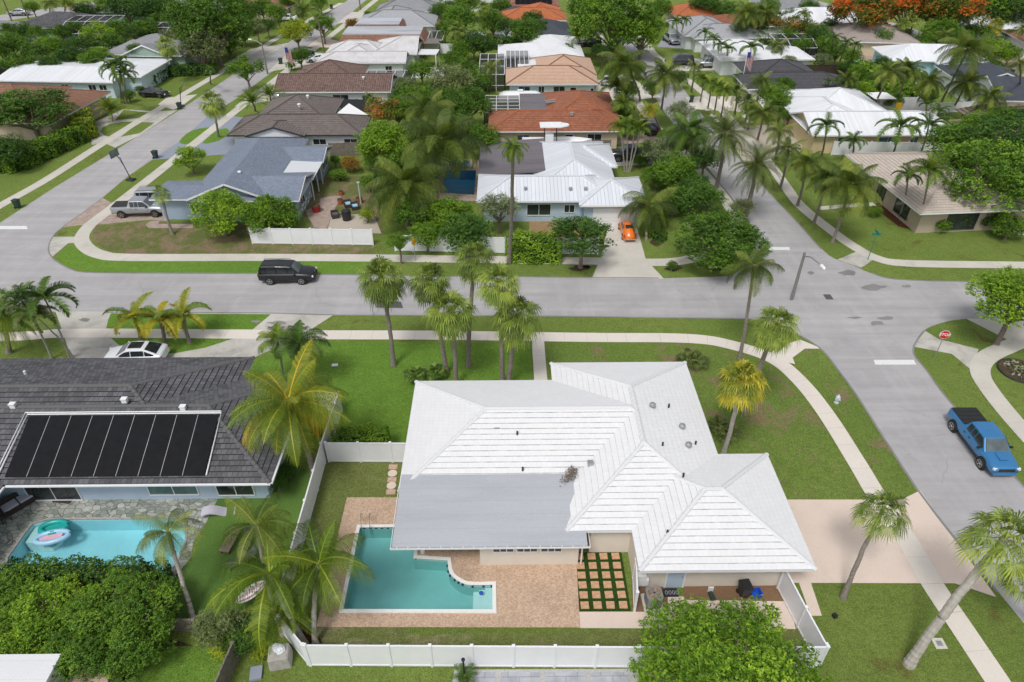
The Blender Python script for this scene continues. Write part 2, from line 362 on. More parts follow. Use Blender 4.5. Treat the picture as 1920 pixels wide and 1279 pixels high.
carpaint('car_black', (.012, .013, .016)); carpaint('car_white', (.72, .74, .78), 0); carpaint('car_blue', (.045, .22, .48)); carpaint('car_silver', (.42, .44, .48), .5)
carpaint('car_grey', (.16, .17, .19)); carpaint('car_orange', (.75, .17, .012), 0); carpaint('car_dark', (.035, .038, .045))
def glass(name, c, rough=.06):
    m, n, b = nodes(name); b.inputs['Base Color'].default_value = (*c, 1); b.inputs['Roughness'].default_value = rough; b.inputs['Specular IOR Level'].default_value = .8
    n.links.new(ramp(n, noise(n, obc(n), 1.2, 2), [(.3, [x*.7 for x in c]), (.7, [x*1.3 for x in c])]), b.inputs['Base Color'])
glass('glass', (.03, .04, .045)); glass('glass_car', (.02, .025, .03)); glass('glass_teal', (.07, .16, .17)); glass('glass_light', (.22, .25, .27)); glass('glass_sky_reflection', (.10, .125, .13))  # windshield glass is paler: reflected sky painted into its colour
plain('lamp_clear', (.75, .78, .8), .2, .03); plain('lamp_red', (.45, .01, .01), .25, .05)
def water(name, tint, gloss=.1):
    m, n, b = nodes(name); n.nodes.remove(b); out = n.nodes['Material Output']
    tr = n.nodes.new('ShaderNodeBsdfTransparent'); tr.inputs[0].default_value = (*tint, 1)
    gl = n.nodes.new('ShaderNodeBsdfGlossy'); gl.inputs['Roughness'].default_value = .06
    fr = n.nodes.new('ShaderNodeFresnel'); fr.inputs[0].default_value = 1.33
    bp = n.nodes.new('ShaderNodeBump'); bp.inputs['Strength'].default_value = .5; bp.inputs['Distance'].default_value = .09
    n.links.new(noise(n, pos(n), 3.2, 5, .6, .8), bp.inputs['Height'])
    n.links.new(bp.outputs[0], gl.inputs['Normal']); n.links.new(bp.outputs[0], fr.inputs['Normal'])
    mx = n.nodes.new('ShaderNodeMixShader'); n.links.new(fr.outputs[0], mx.inputs[0]); n.links.new(tr.outputs[0], mx.inputs[1]); n.links.new(gl.outputs[0], mx.inputs[2])
    n.links.new(mx.outputs[0], out.inputs[0])
water('water', (.68, .92, .94))
plain('basin_teal', (.36, .56, .53), .6, .16, .25, world=True); plain('basin_turq', (.52, .74, .80), .6, .12, .3, world=True); plain('basin_blue', (.025, .27, .48), .5, .1, .6, world=True)
def screenmat():
    m, n, b = nodes('mesh_screen'); out = n.nodes['Material Output']; b.inputs['Base Color'].default_value = (.02, .022, .025, 1); b.inputs['Roughness'].default_value = .8
    tr = n.nodes.new('ShaderNodeBsdfTransparent'); mx = n.nodes.new('ShaderNodeMixShader'); mx.inputs[0].default_value = .6
    n.links.new(tr.outputs[0], mx.inputs[1]); n.links.new(b.outputs[0], mx.inputs[2]); n.links.new(mx.outputs[0], out.inputs[0])
screenmat()
def leafmat(name, stops, trans=.22, rnd=.25):
    m, n, b = nodes(name); out = n.nodes['Material Output']
    a = n.nodes.new('ShaderNodeAttribute'); a.attribute_name = 'tint'; oi = n.nodes.new('ShaderNodeObjectInfo')
    f = mth(n, 'ADD', a.outputs['Fac'], mth(n, 'MULTIPLY', mth(n, 'SUBTRACT', oi.outputs['Random'], .5), rnd))
    col = ramp(n, f, stops)
    n.links.new(col, b.inputs['Base Color']); b.inputs['Roughness'].default_value = .5; b.inputs['Specular IOR Level'].default_value = .3
    t = n.nodes.new('ShaderNodeBsdfTranslucent'); n.links.new(col, t.inputs[0])
    mx = n.nodes.new('ShaderNodeMixShader'); mx.inputs[0].default_value = trans
    n.links.new(b.outputs[0], mx.inputs[1]); n.links.new(t.outputs[0], mx.inputs[2]); n.links.new(mx.outputs[0], out.inputs[0]); return m
leafmat('leaf_mid', [(0, (0.0209, 0.0531, 0.00546)), (.5, (0.0848, 0.191, 0.0153)), (1, (0.252, 0.411, 0.0328))])
leafmat('leaf_dark', [(0, (0.0144, 0.0394, 0.00663)), (.5, (0.0551, 0.138, 0.0187)), (1, (0.16, 0.294, 0.0342))])
leafmat('leaf_bright', [(0, (.04, .085, .005)), (.5, (.145, .29, .015)), (1, (.44, .62, .045))])
leafmat('leaf_yellow', [(0, (0.06, 0.0938, 0.00864)), (.5, (0.244, 0.335, 0.0207)), (1, (0.614, 0.674, 0.0418))])
leafmat('leaf_olive', [(0, (0.0426, 0.06, 0.0203)), (.5, (0.152, 0.198, 0.0674)), (1, (0.347, 0.409, 0.154))])
leafmat('leaf_silver', [(0, (0.0512, 0.0721, 0.029)), (.5, (0.183, 0.236, 0.103)), (1, (0.409, 0.482, 0.236))])
leafmat('leaf_redgreen', [(0, (0.0255, 0.0682, 0.00864)), (.45, (0.107, 0.198, 0.0207)), (.75, (0.409, 0.226, 0.0418)), (1, (0.777, 0.226, 0.0557))])
leafmat('leaf_flame', [(0, (0.027, 0.0605, 0.00686)), (.55, (0.108, 0.181, 0.0165)), (.68, (0.487, 0.162, 0.0221)), (1, (0.84, 0.146, 0.0166))])
leafmat('leaf_maroon', [(0, (0.0338, 0.0101, 0.0092)), (.5, (0.145, 0.0362, 0.0288)), (1, (0.357, 0.0973, 0.0552))])
leafmat('leaf_rust', [(0, (0.0512, 0.0426, 0.00864)), (.5, (0.213, 0.129, 0.0207)), (1, (0.511, 0.267, 0.0418))])
leafmat('frond_green', [(0, (0.0327, 0.0624, 0.00545)), (.5, (0.124, 0.208, 0.0153)), (1, (0.381, 0.438, 0.0374))])
leafmat('frond_dark', [(0, (0.0231, 0.0518, 0.00904)), (.5, (0.0938, 0.175, 0.027)), (1, (0.252, 0.365, 0.0602))])
leafmat('frond_yellow', [(0, (.075, .15, .018)), (.42, (.17, .25, .024)), (.68, (.42, .37, .028)), (1, (.66, .42, .022))])
leafmat('frond_sabal', [(0, (0.0659, 0.0983, 0.0152)), (.5, (0.201, 0.287, 0.0466)), (1, (0.475, 0.553, 0.0941))])
leafmat('frond_sabal_gold', [(0, (0.0754, 0.114, 0.0133)), (.5, (0.256, 0.306, 0.0397)), (.8, (0.652, 0.515, 0.0427)), (1, (0.718, 0.617, 0.032))])
leafmat('frond_olive', [(0, (0.0355, 0.0564, 0.0142)), (.5, (0.127, 0.174, 0.0423)), (1, (0.313, 0.348, 0.102))])
leafmat('frond_coco', [(0, (0.0317, 0.0569, 0.0086)), (.5, (0.124, 0.186, 0.0243)), (1, (0.395, 0.426, 0.084))], .35)
M = MATS
from mathutils.geometry import delaunay_2d_cdt
def inside(p, L):
    r = False; n = len(L)
    for i in range(n):
        a, b = L[i], L[(i+1) % n]
        if (a[1] > p[1]) != (b[1] > p[1]) and p[0] < (b[0]-a[0])*(p[1]-a[1])/(b[1]-a[1])+a[0]: r = not r
    return r
def fill(loops):
    vs, es = [], []
    for L in loops:
        i = len(vs); vs += [Vector((p[0], p[1])) for p in L]; es += [(i+k, i+(k+1) % len(L)) for k in range(len(L))]
    V_, E_, F_, *_r = delaunay_2d_cdt(vs, es, [], 0, 1e-5); out = []
    for f in F_:
        c = sum((V_[i] for i in f), Vector((0, 0)))/len(f)
        if inside(c, loops[0]) and not any(inside(c, h) for h in loops[1:]):
            a, b, d = V_[f[0]], V_[f[1]], V_[f[2]]; k = (b-a).cross(d-a)
            if abs(k) > 1e-7: out.append(tuple(f) if k > 0 else tuple(reversed(f)))
    return V_, out
# ---------------------------------------------------------------- roofs and houses
def clipv(poly, a, keep_above):
    out = []
    for i in range(len(poly)):
        p, q = poly[i], poly[(i+1) % len(poly)]
        ip = (p[1] >= a-1e-9) if keep_above else (p[1] <= a+1e-9); iq = (q[1] >= a-1e-9) if keep_above else (q[1] <= a+1e-9)
        if ip: out.append(p)
        if ip != iq:
            t = (a-p[1])/(q[1]-p[1]); out.append((p[0]+(q[0]-p[0])*t, a))
    return out
def roof_face(mb, pts, course=.38, thick=.035, m=0):
    P = [Vector(p) for p in pts]; u = (P[1]-P[0]).normalized(); n = u.cross(P[2]-P[1]).normalized(); v = n.cross(u); O = P[0]
    q = [((p-O).dot(u), (p-O).dot(v)) for p in P]; vm = max(a[1] for a in q)
    if not course:
        mb.face(P, m, [(a[0]+O.dot(u), a[1]) for a in q]); return
    k = 0; uo = O.dot(u)
    while k*course < vm-.02:
        a, b = k*course, min(vm, (k+1)*course)
        gp = .03 if mb.__dict__.get('gap') and b-a > .1 else 0  # strip below each riser takes the painted shadow and dirt colour
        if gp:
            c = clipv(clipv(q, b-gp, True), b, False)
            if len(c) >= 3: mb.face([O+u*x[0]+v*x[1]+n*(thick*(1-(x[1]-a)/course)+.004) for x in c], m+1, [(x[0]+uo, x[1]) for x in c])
        c = clipv(clipv(q, a, True), b-gp, False)
        if len(c) >= 3:
            f = lambda s, t: O+u*s+v*t+n*(thick*(1-(t-a)/course)+.004)
            mb.face([f(*x) for x in c], m, [(x[0]+uo, x[1]+.002) for x in c])
            lo = [x[0] for x in c if abs(x[1]-a) < 1e-6]
            if len(lo) >= 2:
                s0, s1 = min(lo), max(lo); B = O+v*a-n*.03
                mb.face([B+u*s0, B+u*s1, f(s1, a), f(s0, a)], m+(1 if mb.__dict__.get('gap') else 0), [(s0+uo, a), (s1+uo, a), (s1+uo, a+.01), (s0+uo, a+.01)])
        k += 1
def bar(mb, p, q, w, h, m=0):
    p, q = Vector(p), Vector(q); d = q-p; L = d.length
    if L < 1e-4: return
    d.normalize(); s = d.cross(Vector((0, 0, 1)));
    if s.length < 1e-4: s = Vector((1, 0, 0))
    s.normalize(); t = s.cross(d)
    mb.box((p+q)/2, (L, w, h), m=m, rot=Matrix((d, s, t)).transposed())
def caps(mb, p, q, near):
    p, q = Vector(p), Vector(q); d = q-p; L = d.length
    if L < .3: return
    if not near: bar(mb, p+Vector((0, 0, .03)), q+Vector((0, 0, .03)), .24, .1); return
    d.normalize(); s = d.cross(Vector((0, 0, 1))).normalized(); t = s.cross(d); n = max(1, int(L/.40))
    for k in range(n):
        a = p+d*(L*k/n); b = p+d*(L*(k+1)/n+.03)
        vs = []
        for c, sc_, lift in ((a, 1.0, .05), (b, .86, .02)):
            for x, z in ((-.16, -.04), (-.10, .055), (0, .085), (.10, .055), (.16, -.04)): vs.append(c+s*x*sc_+t*(z*sc_+lift))
        mb.mesh(vs, [(i, i+5, i+6, i+1) for i in range(4)]+[(4, 3, 2, 1, 0), (5, 6, 7, 8, 9)])
def wing_geo(r, z, p, ax, e):
    x0, y0, x1, y1 = r
    if ax == 'y': x0, y0, x1, y1 = y0, -x1, y1, -x0
    hf = (y1-y0)/2; ym = (y0+y1)/2; zr = z+hf*p
    a = x0+(hf if e[0] == 'h' else 0); b = x1-(hf if e[1] == 'h' else 0)
    if a > b: a = b = (a+b)/2
    A, B = (a, ym, zr), (b, ym, zr); c = [(x0, y0, z), (x1, y0, z), (x1, y1, z), (x0, y1, z)]
    fs = [[c[0], c[1], B, A], [c[2], c[3], A, B]]; hips = [(A, B)]
    if e[0] == 'h': fs.append([c[3], c[0], A]); hips += [(c[0], A), (c[3], A)]
    if e[1] == 'h': fs.append([c[1], c[2], B]); hips += [(c[1], B), (c[2], B)]
    gab = []
    if e[0] == 'g': gab.append((c[3], A, c[0]))
    if e[1] == 'g': gab.append((c[1], B, c[2]))
    f = (lambda P: (-P[1], P[0], P[2])) if ax == 'y' else (lambda P: P)
    return [[f(P) for P in q] for q in fs], [(f(a), f(b)) for a, b in hips], [tuple(f(P) for P in g) for g in gab]
def window(root, side, x, y, w, h, z, frame='trim_white', pane='glass', mull=1, name='window', bars=0):
    # side: outward direction of the wall; (x, y) point of the wall plane at the middle of the window, local
    d = {'S': (0, -1), 'N': (0, 1), 'W': (-1, 0), 'E': (1, 0)}[side]; s = (-d[1], d[0])
    fb = MB(); pb = MB()
    def bx(mb, a0, a1, b0, b1, t):
        ca, cb = (a0+a1)/2, (b0+b1)/2
        c = (x+s[0]*ca+d[0]*t/2, y+s[1]*ca+d[1]*t/2, z+cb); L = abs(a1-a0)
        mb.box(c, (L if d[0] == 0 else t, L if d[0] != 0 else t, b1-b0))
    f = .06
    bx(fb, -w/2, w/2, -.06, 0, .09); bx(fb, -w/2, w/2, h, h+f, .07); bx(fb, -w/2-f, -w/2, -.06, h+f, .07); bx(fb, w/2, w/2+f, -.06, h+f, .07)
    for k in range(mull): c = -w/2+w*(k+1)/(mull+1); bx(fb, c-.025, c+.025, 0, h, .055)
    for k in range(bars): c = h*(k+1)/(bars+1); bx(fb, -w/2, w/2, c-.015, c+.015, .05)
    bx(pb, -w/2, w/2, 0, h, .03)
    o = fb.build(name, M[frame], root); pb.build('pane', M[pane], o); return o
class House:
    def __init__(s, name, label, wings, roof, wall, pivot=None, rot=0, near=False, cap=None, course=.38, thick=.035, trim='trim_white', cat='house', group=None, hipcap=True, gap=None):
        xs = [w_['r'][0] for w_ in wings]+[w_['r'][2] for w_ in wings]; ys = [w_['r'][1] for w_ in wings]+[w_['r'][3] for w_ in wings]
        s.p = pivot or ((min(xs)+max(xs))/2, (min(ys)+max(ys))/2)
        s.root = empty(name, (s.p[0], s.p[1], 0), rot, label, cat, group); s.near = near
        rb, tb, cb, wb = MB(), MB(), MB(), MB(); rb.gap = gap is not None
        for i, q in enumerate(wings):
            x0, y0, x1, y1 = q['r']; x0 -= s.p[0]; x1 -= s.p[0]; y0 -= s.p[1]; y1 -= s.p[1]
            z = q.get('z', 2.75)+i*.005; p = q.get('p', .39); ax = q.get('ax') or ('x' if x1-x0 >= y1-y0 else 'y'); e = q.get('e', 'hh'); ov = q.get('ov', .65)
            fs, hips, gabs = wing_geo((x0, y0, x1, y1), z, p, ax, e)
            for f in fs: roof_face(rb, f, course, thick)
            if hipcap:
                for a, b in hips: caps(cb, a, b, near)
            tb.face([(x0+.02, y0+.02, z-.17), (x0+.02, y1-.02, z-.17), (x1-.02, y1-.02, z-.17), (x1-.02, y0+.02, z-.17)])
            t = .03
            gs = {'x': ('W', 'E'), 'y': ('S', 'N')}[ax]; gable_sides = [gs[k] for k in (0, 1) if e[k] == 'g']
            if 'S' not in gable_sides: tb.bbox((x0, y0, z-.18), (x1, y0+t, z))
            if 'N' not in gable_sides: tb.bbox((x0, y1-t, z-.18), (x1, y1, z))
            if 'W' not in gable_sides: tb.bbox((x0, y0+t+.001, z-.18), (x0+t, y1-t-.001, z))
            if 'E' not in gable_sides: tb.bbox((x1-t, y0+t+.001, z-.18), (x1, y1-t-.001, z))
            for g in gabs:
                a, b, c = [Vector(k)-Vector((0, 0, .08)) for k in g]
                bar(tb, a, b, .05, .2); bar(tb, b, c, .05, .2)
            if q.get('wall', True):
                k = ov+i*.004; X0, Y0, X1, Y1 = x0+k, y0+k, x1-k, y1-k
                if 'w' in q: X0, Y0, X1, Y1 = q['w'][0]-s.p[0], q['w'][1]-s.p[1], q['w'][2]-s.p[0], q['w'][3]-s.p[1]
                wb.bbox((X0, Y0, 0), (X1, Y1, z-.16))
                for g in gabs:
                    a, b, c = [Vector(k_) for k_ in g]
                    inn = Vector(((x0+x1)/2, (y0+y1)/2, 0))-Vector((b.x, b.y, 0)); inn.normalize()
                    m1 = a.lerp(c, ov/(c-a).length); m2 = c.lerp(a, ov/(c-a).length); dz = Vector((0, 0, -.17)); ap = b+Vector((0, 0, -.12))
                    o1 = inn*(ov+.0); o2 = inn*(ov+.25)
                    A = [m1+dz+o1, m2+dz+o1, m2+o1+Vector((0, 0, ov*p-.12)), ap+o1, m1+o1+Vector((0, 0, ov*p-.12))]; B = [v+inn*.25 for v in A]
                    n = 5; wb.mesh([*A, *B], [tuple(range(n)), tuple(range(2*n-1, n-1, -1))]+[(j, n+j, n+(j+1) % n, (j+1) % n) for j in range(n)])
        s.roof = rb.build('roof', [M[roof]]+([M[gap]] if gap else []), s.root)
        if cb.v: cb.build('ridge_cap', M[cap or roof], s.roof)
        tb.build('fascia', M[trim], s.root)
        if wb.v: s.wall = wb.build('wall', M[wall], s.root)
    def L(s, x, y): return (x-s.p[0], y-s.p[1])
    def win(s, side, x, y, w_=1.5, h=1.1, z=1.0, **k): l = s.L(x, y); return window(s.root, side, l[0], l[1], w_, h, z, **k)
    def vent(s, x, y, z, size=.3, kind='box', mat='galv'):
        l = s.L(x, y); mb = MB()
        if kind == 'box': mb.box((l[0], l[1], z+size*.35), (size, size*.8, size*.9)); mb.box((l[0], l[1], z+size*.85), (size*1.15, size*.95, size*.14))
        elif kind == 'turbine':
            mb.cyl((l[0], l[1], z-.1), size*.35, .25, 10); mb.tube([(l[0], l[1], z+.12), (l[0], l[1], z+.2), (l[0], l[1], z+.32), (l[0], l[1], z+.38)], [size*.4, size*.62, size*.55, size*.15], 12)
        else: mb.cyl((l[0], l[1], z-.15), size*.18, .45, 8)
        return mb.build('vent', M[mat], s.roof)
    def slab(s, name, r, z, mat, parent=None):   # local box from absolute extents
        mb = MB(); mb.bbox((r[0]-s.p[0], r[1]-s.p[1], z[0]), (r[2]-s.p[0], r[3]-s.p[1], z[1])); return mb.build(name, M[mat], parent or s.root)
# ---------------------------------------------------------------- sheets and strips on the ground
def sheet(name, mat, pts, z, px=True, smooth=0, label=None, cat=None, kind='structure'):
    P = [G(*p) for p in pts] if px else list(pts)
    if smooth: P = spline(P, True, smooth)
    mb = MB(); V_, fs = fill([P]); mb.mesh([(p.x, p.y, z) for p in V_], fs)
    o = mb.build(name, M[mat]); T(o, label, cat, kind=kind); return o
def strip(name, mat, pts, width, z, px=True, n=6, joint=0):
    P = [G(*p) for p in pts] if px else list(pts)
    P = spline(P, False, n); mb = MB(); Ls = []; acc = 0
    for i, p in enumerate(P):
        a = Vector(P[max(0, i-1)]); b = Vector(P[min(len(P)-1, i+1)]); d = (b-a).normalized(); s = Vector((-d.y, d.x))*width/2
        Ls.append((p[0]+s.x, p[1]+s.y, p[0]-s.x, p[1]-s.y))
    for a, b in zip(Ls, Ls[1:]): mb.face([(a[2], a[3], z), (b[2], b[3], z), (b[0], b[1], z), (a[0], a[1], z)])
    o = mb.build(name, M[mat]); T(o, kind='structure')
    if joint:
        jb = MB(); d = 0
        for i in range(1, len(P)):
            d += (Vector(P[i])-Vector(P[i-1])).length
            if d > joint:
                d = 0; x = Vector((Ls[i][0], Ls[i][1])); y = Vector((Ls[i][2], Ls[i][3])); t = (Vector(P[i])-Vector(P[i-1])).normalized()*.014
                jb.face([(x.x-t.x, x.y-t.y, z+.004), (y.x-t.x, y.y-t.y, z+.004), (y.x+t.x, y.y+t.y, z+.004), (x.x+t.x, x.y+t.y, z+.004)])
        if jb.v: jo = jb.build('joint', M['concrete_old'], o)
    return o
def fence(label, pts, h=1.85, step=2.4, mat='vinyl', px=False, group=None, name='fence', post=.13, thick=.05, closed=False, lat=False, cat='fence'):
    P = [Vector(G(*p)) if px else Vector(p) for p in pts]
    root = empty(name, (P[0].x, P[0].y, 0), 0, label, cat, group); o = P[0]
    posts = []
    for a, b in zip(P, P[1:]):
        L = (b-a).length; n = max(1, round(L/step)); d = (b-a)/n; ang = math.atan2(d.y, d.x)
        for k in range(n):
            p = a+d*k-o; q = a+d*(k+1)-o; c = (p+q)/2; mb = MB()
            mb.box((c.x, c.y, h/2), (d.length-.1, thick, h-.12), ang); mb.box((c.x, c.y, h-.05), (d.length-.1, thick+.04, .1), ang); mb.box((c.x, c.y, .12), (d.length-.1, thick+.04, .12), ang)
            if lat:
                m_ = int(d.length/.14)
                for j in range(m_): t = p.lerp(q, (j+.5)/m_); mb.box((t.x, t.y, h/2+random.uniform(-.03, .05)), (.12, thick+.03, h+.02), ang)
            mb.build('panel', M[mat], root); posts.append(p)
        posts.append(b-o)
    seen = []
    for p in posts:
        if any((p-s_).length < .1 for s_ in seen): continue
        seen.append(p); mb = MB(); mb.box((p.x, p.y, (h+.03)/2), (post, post, h+.03)); mb.box((p.x, p.y, h+.055), (post+.04, post+.04, .05)); mb.build('post', M[mat], root)
    return root
# ---------------------------------------------------------------- broadleaf foliage
def leafquad(mb, c, nrm, s, t, rnd=random, asp=.55):
    a = nrm.cross(Vector((rnd.uniform(-1, 1), rnd.uniform(-1, 1), rnd.uniform(-1, 1))))
    if a.length < 1e-3: a = Vector((1, 0, 0))
    a.normalize(); b = nrm.cross(a).normalized(); a = a*s; b = b*s*asp
    k = nrm*s*.18
    mb.face([c-a, c-b*.9+k, c+a, c+b*.9+k], 0, None, t)
def crown_mesh(seed, nleaf, ls, mat, nb=34, flat=.62, spread=.72, sub=(.22, .40), droop=0, patch=0.0, airy=0):
    rnd = random.Random(seed); mb = MB(); blobs = []
    for k in range(nb):
        th = rnd.uniform(0, 2*math.pi)+k*2.4; u = (k+.5)/nb; ph = math.acos(1-u*1.72)       # from the top down past the equator
        r = spread*rnd.uniform(.8, 1.12); rad = rnd.uniform(*sub)
        if k % 5 == 4: r *= .45
        c = Vector((math.sin(ph)*math.cos(th)*r, math.sin(ph)*math.sin(th)*r, math.cos(ph)*r*flat)); blobs.append((c, rad, rnd.random(), rnd.random()))
    tot = sum(b[1]**2 for b in blobs)
    for c, rad, t0, t1 in blobs:
        n = max(3, int(nleaf*rad*rad/tot/6))
        for _ in range(n):
            d = Vector((rnd.gauss(0, 1), rnd.gauss(0, 1), rnd.gauss(0, 1)+.25)).normalized()
            p = c+Vector((d.x*rad, d.y*rad, d.z*rad*.75))*(rnd.uniform(.66, 1.02) if not airy else rnd.uniform(.3, 1.1))
            sd_ = (d+Vector((rnd.uniform(-.5, .5), rnd.uniform(-.5, .5), rnd.uniform(.1, 1.0)))).normalized(); sl = ls*rnd.uniform(1.6, 3.2)
            ts = .42*t0+.33*rnd.random()+.02; red = patch and t1 < patch and d.z > -.2
            for j in range(6):
                q = p+sd_*sl*j/5+Vector((rnd.uniform(-1, 1), rnd.uniform(-1, 1), rnd.uniform(-.6, .6)))*ls*.75
                nn = (sd_*.6+Vector((rnd.uniform(-1, 1), rnd.uniform(-1, 1), rnd.uniform(0, 1)))).normalized()
                leafquad(mb, q, nn, ls*rnd.uniform(.65, 1.1)*(1.1-.06*j), (.72+.28*rnd.random()) if red else ts+.05*j, rnd, .5)
    me = mb.build('crown', M[mat], None, tint=True)
    return me, blobs
PROTO = {}
def proto(key, *a, **k):
    o, b = crown_mesh(*a, **k); COL.objects.unlink(o); PROTO[key] = (o.data, b)
def trunk_mesh(key, h, rx, rz, seed=1, mat='bark', tr=.045, name='trunk'):
    # tapered trunk with limbs reaching the crown's clumps; base at z=0, crown centre at height h
    rnd = random.Random(seed); mb = MB(); bl = PROTO[key][1]; r = tr*rx+.05; fork = max(.4, h-rz*.75)
    mb.tube([(0, 0, -.05), (0, 0, .15), (.04, .02, fork*.5), (0, 0, fork)], [r*1.5, r*1.1, r*.95, r*.85], 9)
    for c, rad, *_ in bl[::3]:
        e = Vector((c.x*rx, c.y*rx, c.z*rz+h)); s0 = Vector((0, 0, fork-.1)); m1 = s0.lerp(e, .45)+Vector((rnd.uniform(-.15, .15), rnd.uniform(-.15, .15), .12))*rx*.4
        mb.tube([s0, m1, e], [r*.6, r*.38, r*.12], 6)
    return mb.build(name, M[mat])
def tree(key, mat, loc, h, rx, rz, label, cat='tree', group=None, name='tree', seed=None, bark='bark', tr=.045):
    """loc ground point, h height of the crown's centre, rx/rz crown half sizes"""
    seed = seed if seed is not None else int(loc[0]*7+loc[1]*13)
    root = empty(name, (loc[0], loc[1], 0), 0, label, cat, group)
    t = trunk_mesh(key, h, rx, rz, seed, bark, tr); t.parent = root
    me = PROTO[key][0]; c = bpy.data.objects.new('crown', me); COL.objects.link(c); c.parent = root
    c.location = (0, 0, h); c.scale = (rx, rx*random.Random(seed).uniform(.9, 1.1), rz); c.rotation_euler = (0, 0, seed*1.7)
    if mat != me.materials[0].name:
        c.material_slots[0].link = 'OBJECT'; c.material_slots[0].material = M[mat]
    return root
def ptree(key, mat, cx, cy, rpx, h, label, asp=.75, **k):
    g = G(cx, cy, h); r = rpx/pxm(cx, cy, h); return tree(key, mat, g, h, r, r*asp, label, **k)
def hedge(label, pts, wd, h, mat='leaf_mid', px=False, dens=60, ls=.12, group=None, name='hedge', cat='hedge', z0=0):
    P = [Vector(G(*p)) if px else Vector(p) for p in pts]; rnd = random.Random(int(P[0].x*31+P[0].y)); mb = MB()
    for a, b in zip(P, P[1:]):
        d = b-a; L = d.length; d = d/L; s = Vector((-d.y, d.x))
        area = L*wd+2*(L+wd)*(h-z0); n = int(area*dens)
        for _ in range(n):
            q = rnd.random()*area
            if q < L*wd: x, y, z, nn = rnd.uniform(0, L), rnd.uniform(-.5, .5)*wd, h, Vector((0, 0, 1))
            elif q < L*wd+2*L*(h-z0): sg = rnd.choice((-1, 1)); x, y, z, nn = rnd.uniform(0, L), sg*wd/2, rnd.uniform(z0, h), Vector((s.x*sg, s.y*sg, .2))
            else: sg = rnd.choice((0, 1)); x, y, z, nn = L*sg, rnd.uniform(-.5, .5)*wd, rnd.uniform(z0, h), Vector((d.x*(2*sg-1), d.y*(2*sg-1), .2))
            lump = .16*math.sin(x*2.3+y*3+P[0].x)+.12*math.sin(x*5.1+y*2)
            c = Vector((a.x+d.x*x+s.x*y, a.y+d.y*x+s.y*y, z))-Vector((P[0].x, P[0].y, 0)); c += nn*(lump*min(1, wd)+rnd.uniform(-.16, .06)*min(1, h))
            n2 = (nn+Vector((rnd.uniform(-.8, .8), rnd.uniform(-.8, .8), rnd.uniform(-.4, .8)))).normalized()
            leafquad(mb, c, n2, ls*rnd.uniform(.7, 1.25), .45+.3*math.sin(x*1.7+z*2.1+y)*.5+rnd.uniform(-.3, .3), rnd)
        # woody inside that shows between the leaves
    root = empty(name, (P[0].x, P[0].y, 0), 0, label, cat, group); mb.build('foliage', M[mat], root, tint=True)
    cb = MB()
    for a, b in zip(P, P[1:]):
        d = b-a; cb.box(((a.x+b.x)/2-P[0].x, (a.y+b.y)/2-P[0].y, (z0+h-.3)/2), (max(.1, d.length-.5), max(.08, wd-.5), max(.1, h-.3-z0)), math.atan2(d.y, d.x), taper=.9)
    cb.build('stems', M['hedge_core'], root); return root
plain('hedge_core', (.02, .045, .012), .95, .3, 5)
# ---------------------------------------------------------------- palms
def frond(mb, root, az, el, L, droop, nl, ll, t0, rnd, wid=.035, vee=.5, curl=0, tipdroop=1.0):
    d0 = Vector((math.cos(az)*math.cos(el), math.sin(az)*math.cos(el), math.sin(el)))
    side = Vector((-math.sin(az), math.cos(az), 0)); pts = []; p = Vector(root); e = el; N = 10
    for k in range(N+1):
        pts.append(p.copy()); e = el-droop*(k/N)**1.3
        d = Vector((math.cos(az)*math.cos(e), math.sin(az)*math.cos(e), math.sin(e))); p = p+d*(L/N)
        az_ = az+curl*k/N; side = Vector((-math.sin(az_), math.cos(az_), 0))
    for k in range(N):                                       # midrib
        a, b = pts[k], pts[k+1]; wv = side*(.035*(1-k/N)+.008)*(L/3); up = Vector((0, 0, .02))
        mb.face([a-wv, b-wv*.8, b+wv*.8, a+wv], 0, None, min(1, t0+.35))
    for k in range(nl):
        u = .10+.90*(k+.5)/nl; i = min(N-1, int(u*N)); f = u*N-i; c = pts[i].lerp(pts[i+1], f); d = (pts[i+1]-pts[i]).normalized()
        up = side.cross(d)
        if up.z < 0: up = -up
        prof = math.sin(math.pi*min(1, .12+u*.9))**.6*(1 if u < .8 else .8); l = ll*prof*rnd.uniform(.85, 1.1)
        for sg in (-1, 1):
            dr = (side*sg*1.0+d*.55+up*vee*rnd.uniform(.6, 1.1)).normalized(); dd = rnd.uniform(.35, .7)*tipdroop
            m_ = c+dr*l*.5; q = c+dr*l*.92-Vector((0, 0, l*dd)); wv = d*wid
            tl = t0+rnd.uniform(-.2, .16); mb.face([c-wv, m_-wv*.9, m_+wv*.9, c+wv], 0, None, tl); mb.face([m_-wv*.9, q, m_+wv*.9], 0, None, tl+.05)
def coco_crown(seed, mat, nf=22, L=3.0, ll=.85, nl=46, yellow=.25, droop=1.5, up=1.25, lo=-.5, wid=.03, vee=.35, tipdroop=1.0, nuts=False):
    rnd = random.Random(seed); mb = MB()
    for k in range(nf):
        u = (k+.5)/nf; el = up-(up-lo)*u**.85+rnd.uniform(-.1, .1); az = k*2.399+rnd.uniform(-.25, .25)
        t = .12+.5*rnd.random()+(yellow*(u-.35) if u > .35 else 0)+(.15 if u < .15 else 0)
        frond(mb, (0, 0, 0), az, el, L*rnd.uniform(.85, 1.1)*(1 if u > .12 else .8), droop*rnd.uniform(.8, 1.15)*(.55 if u < .15 else 1), nl, ll, t, rnd, wid=wid, vee=vee, curl=rnd.uniform(-.3, .3), tipdroop=tipdroop)
    return mb.build('crown', M[mat], None, tint=True)
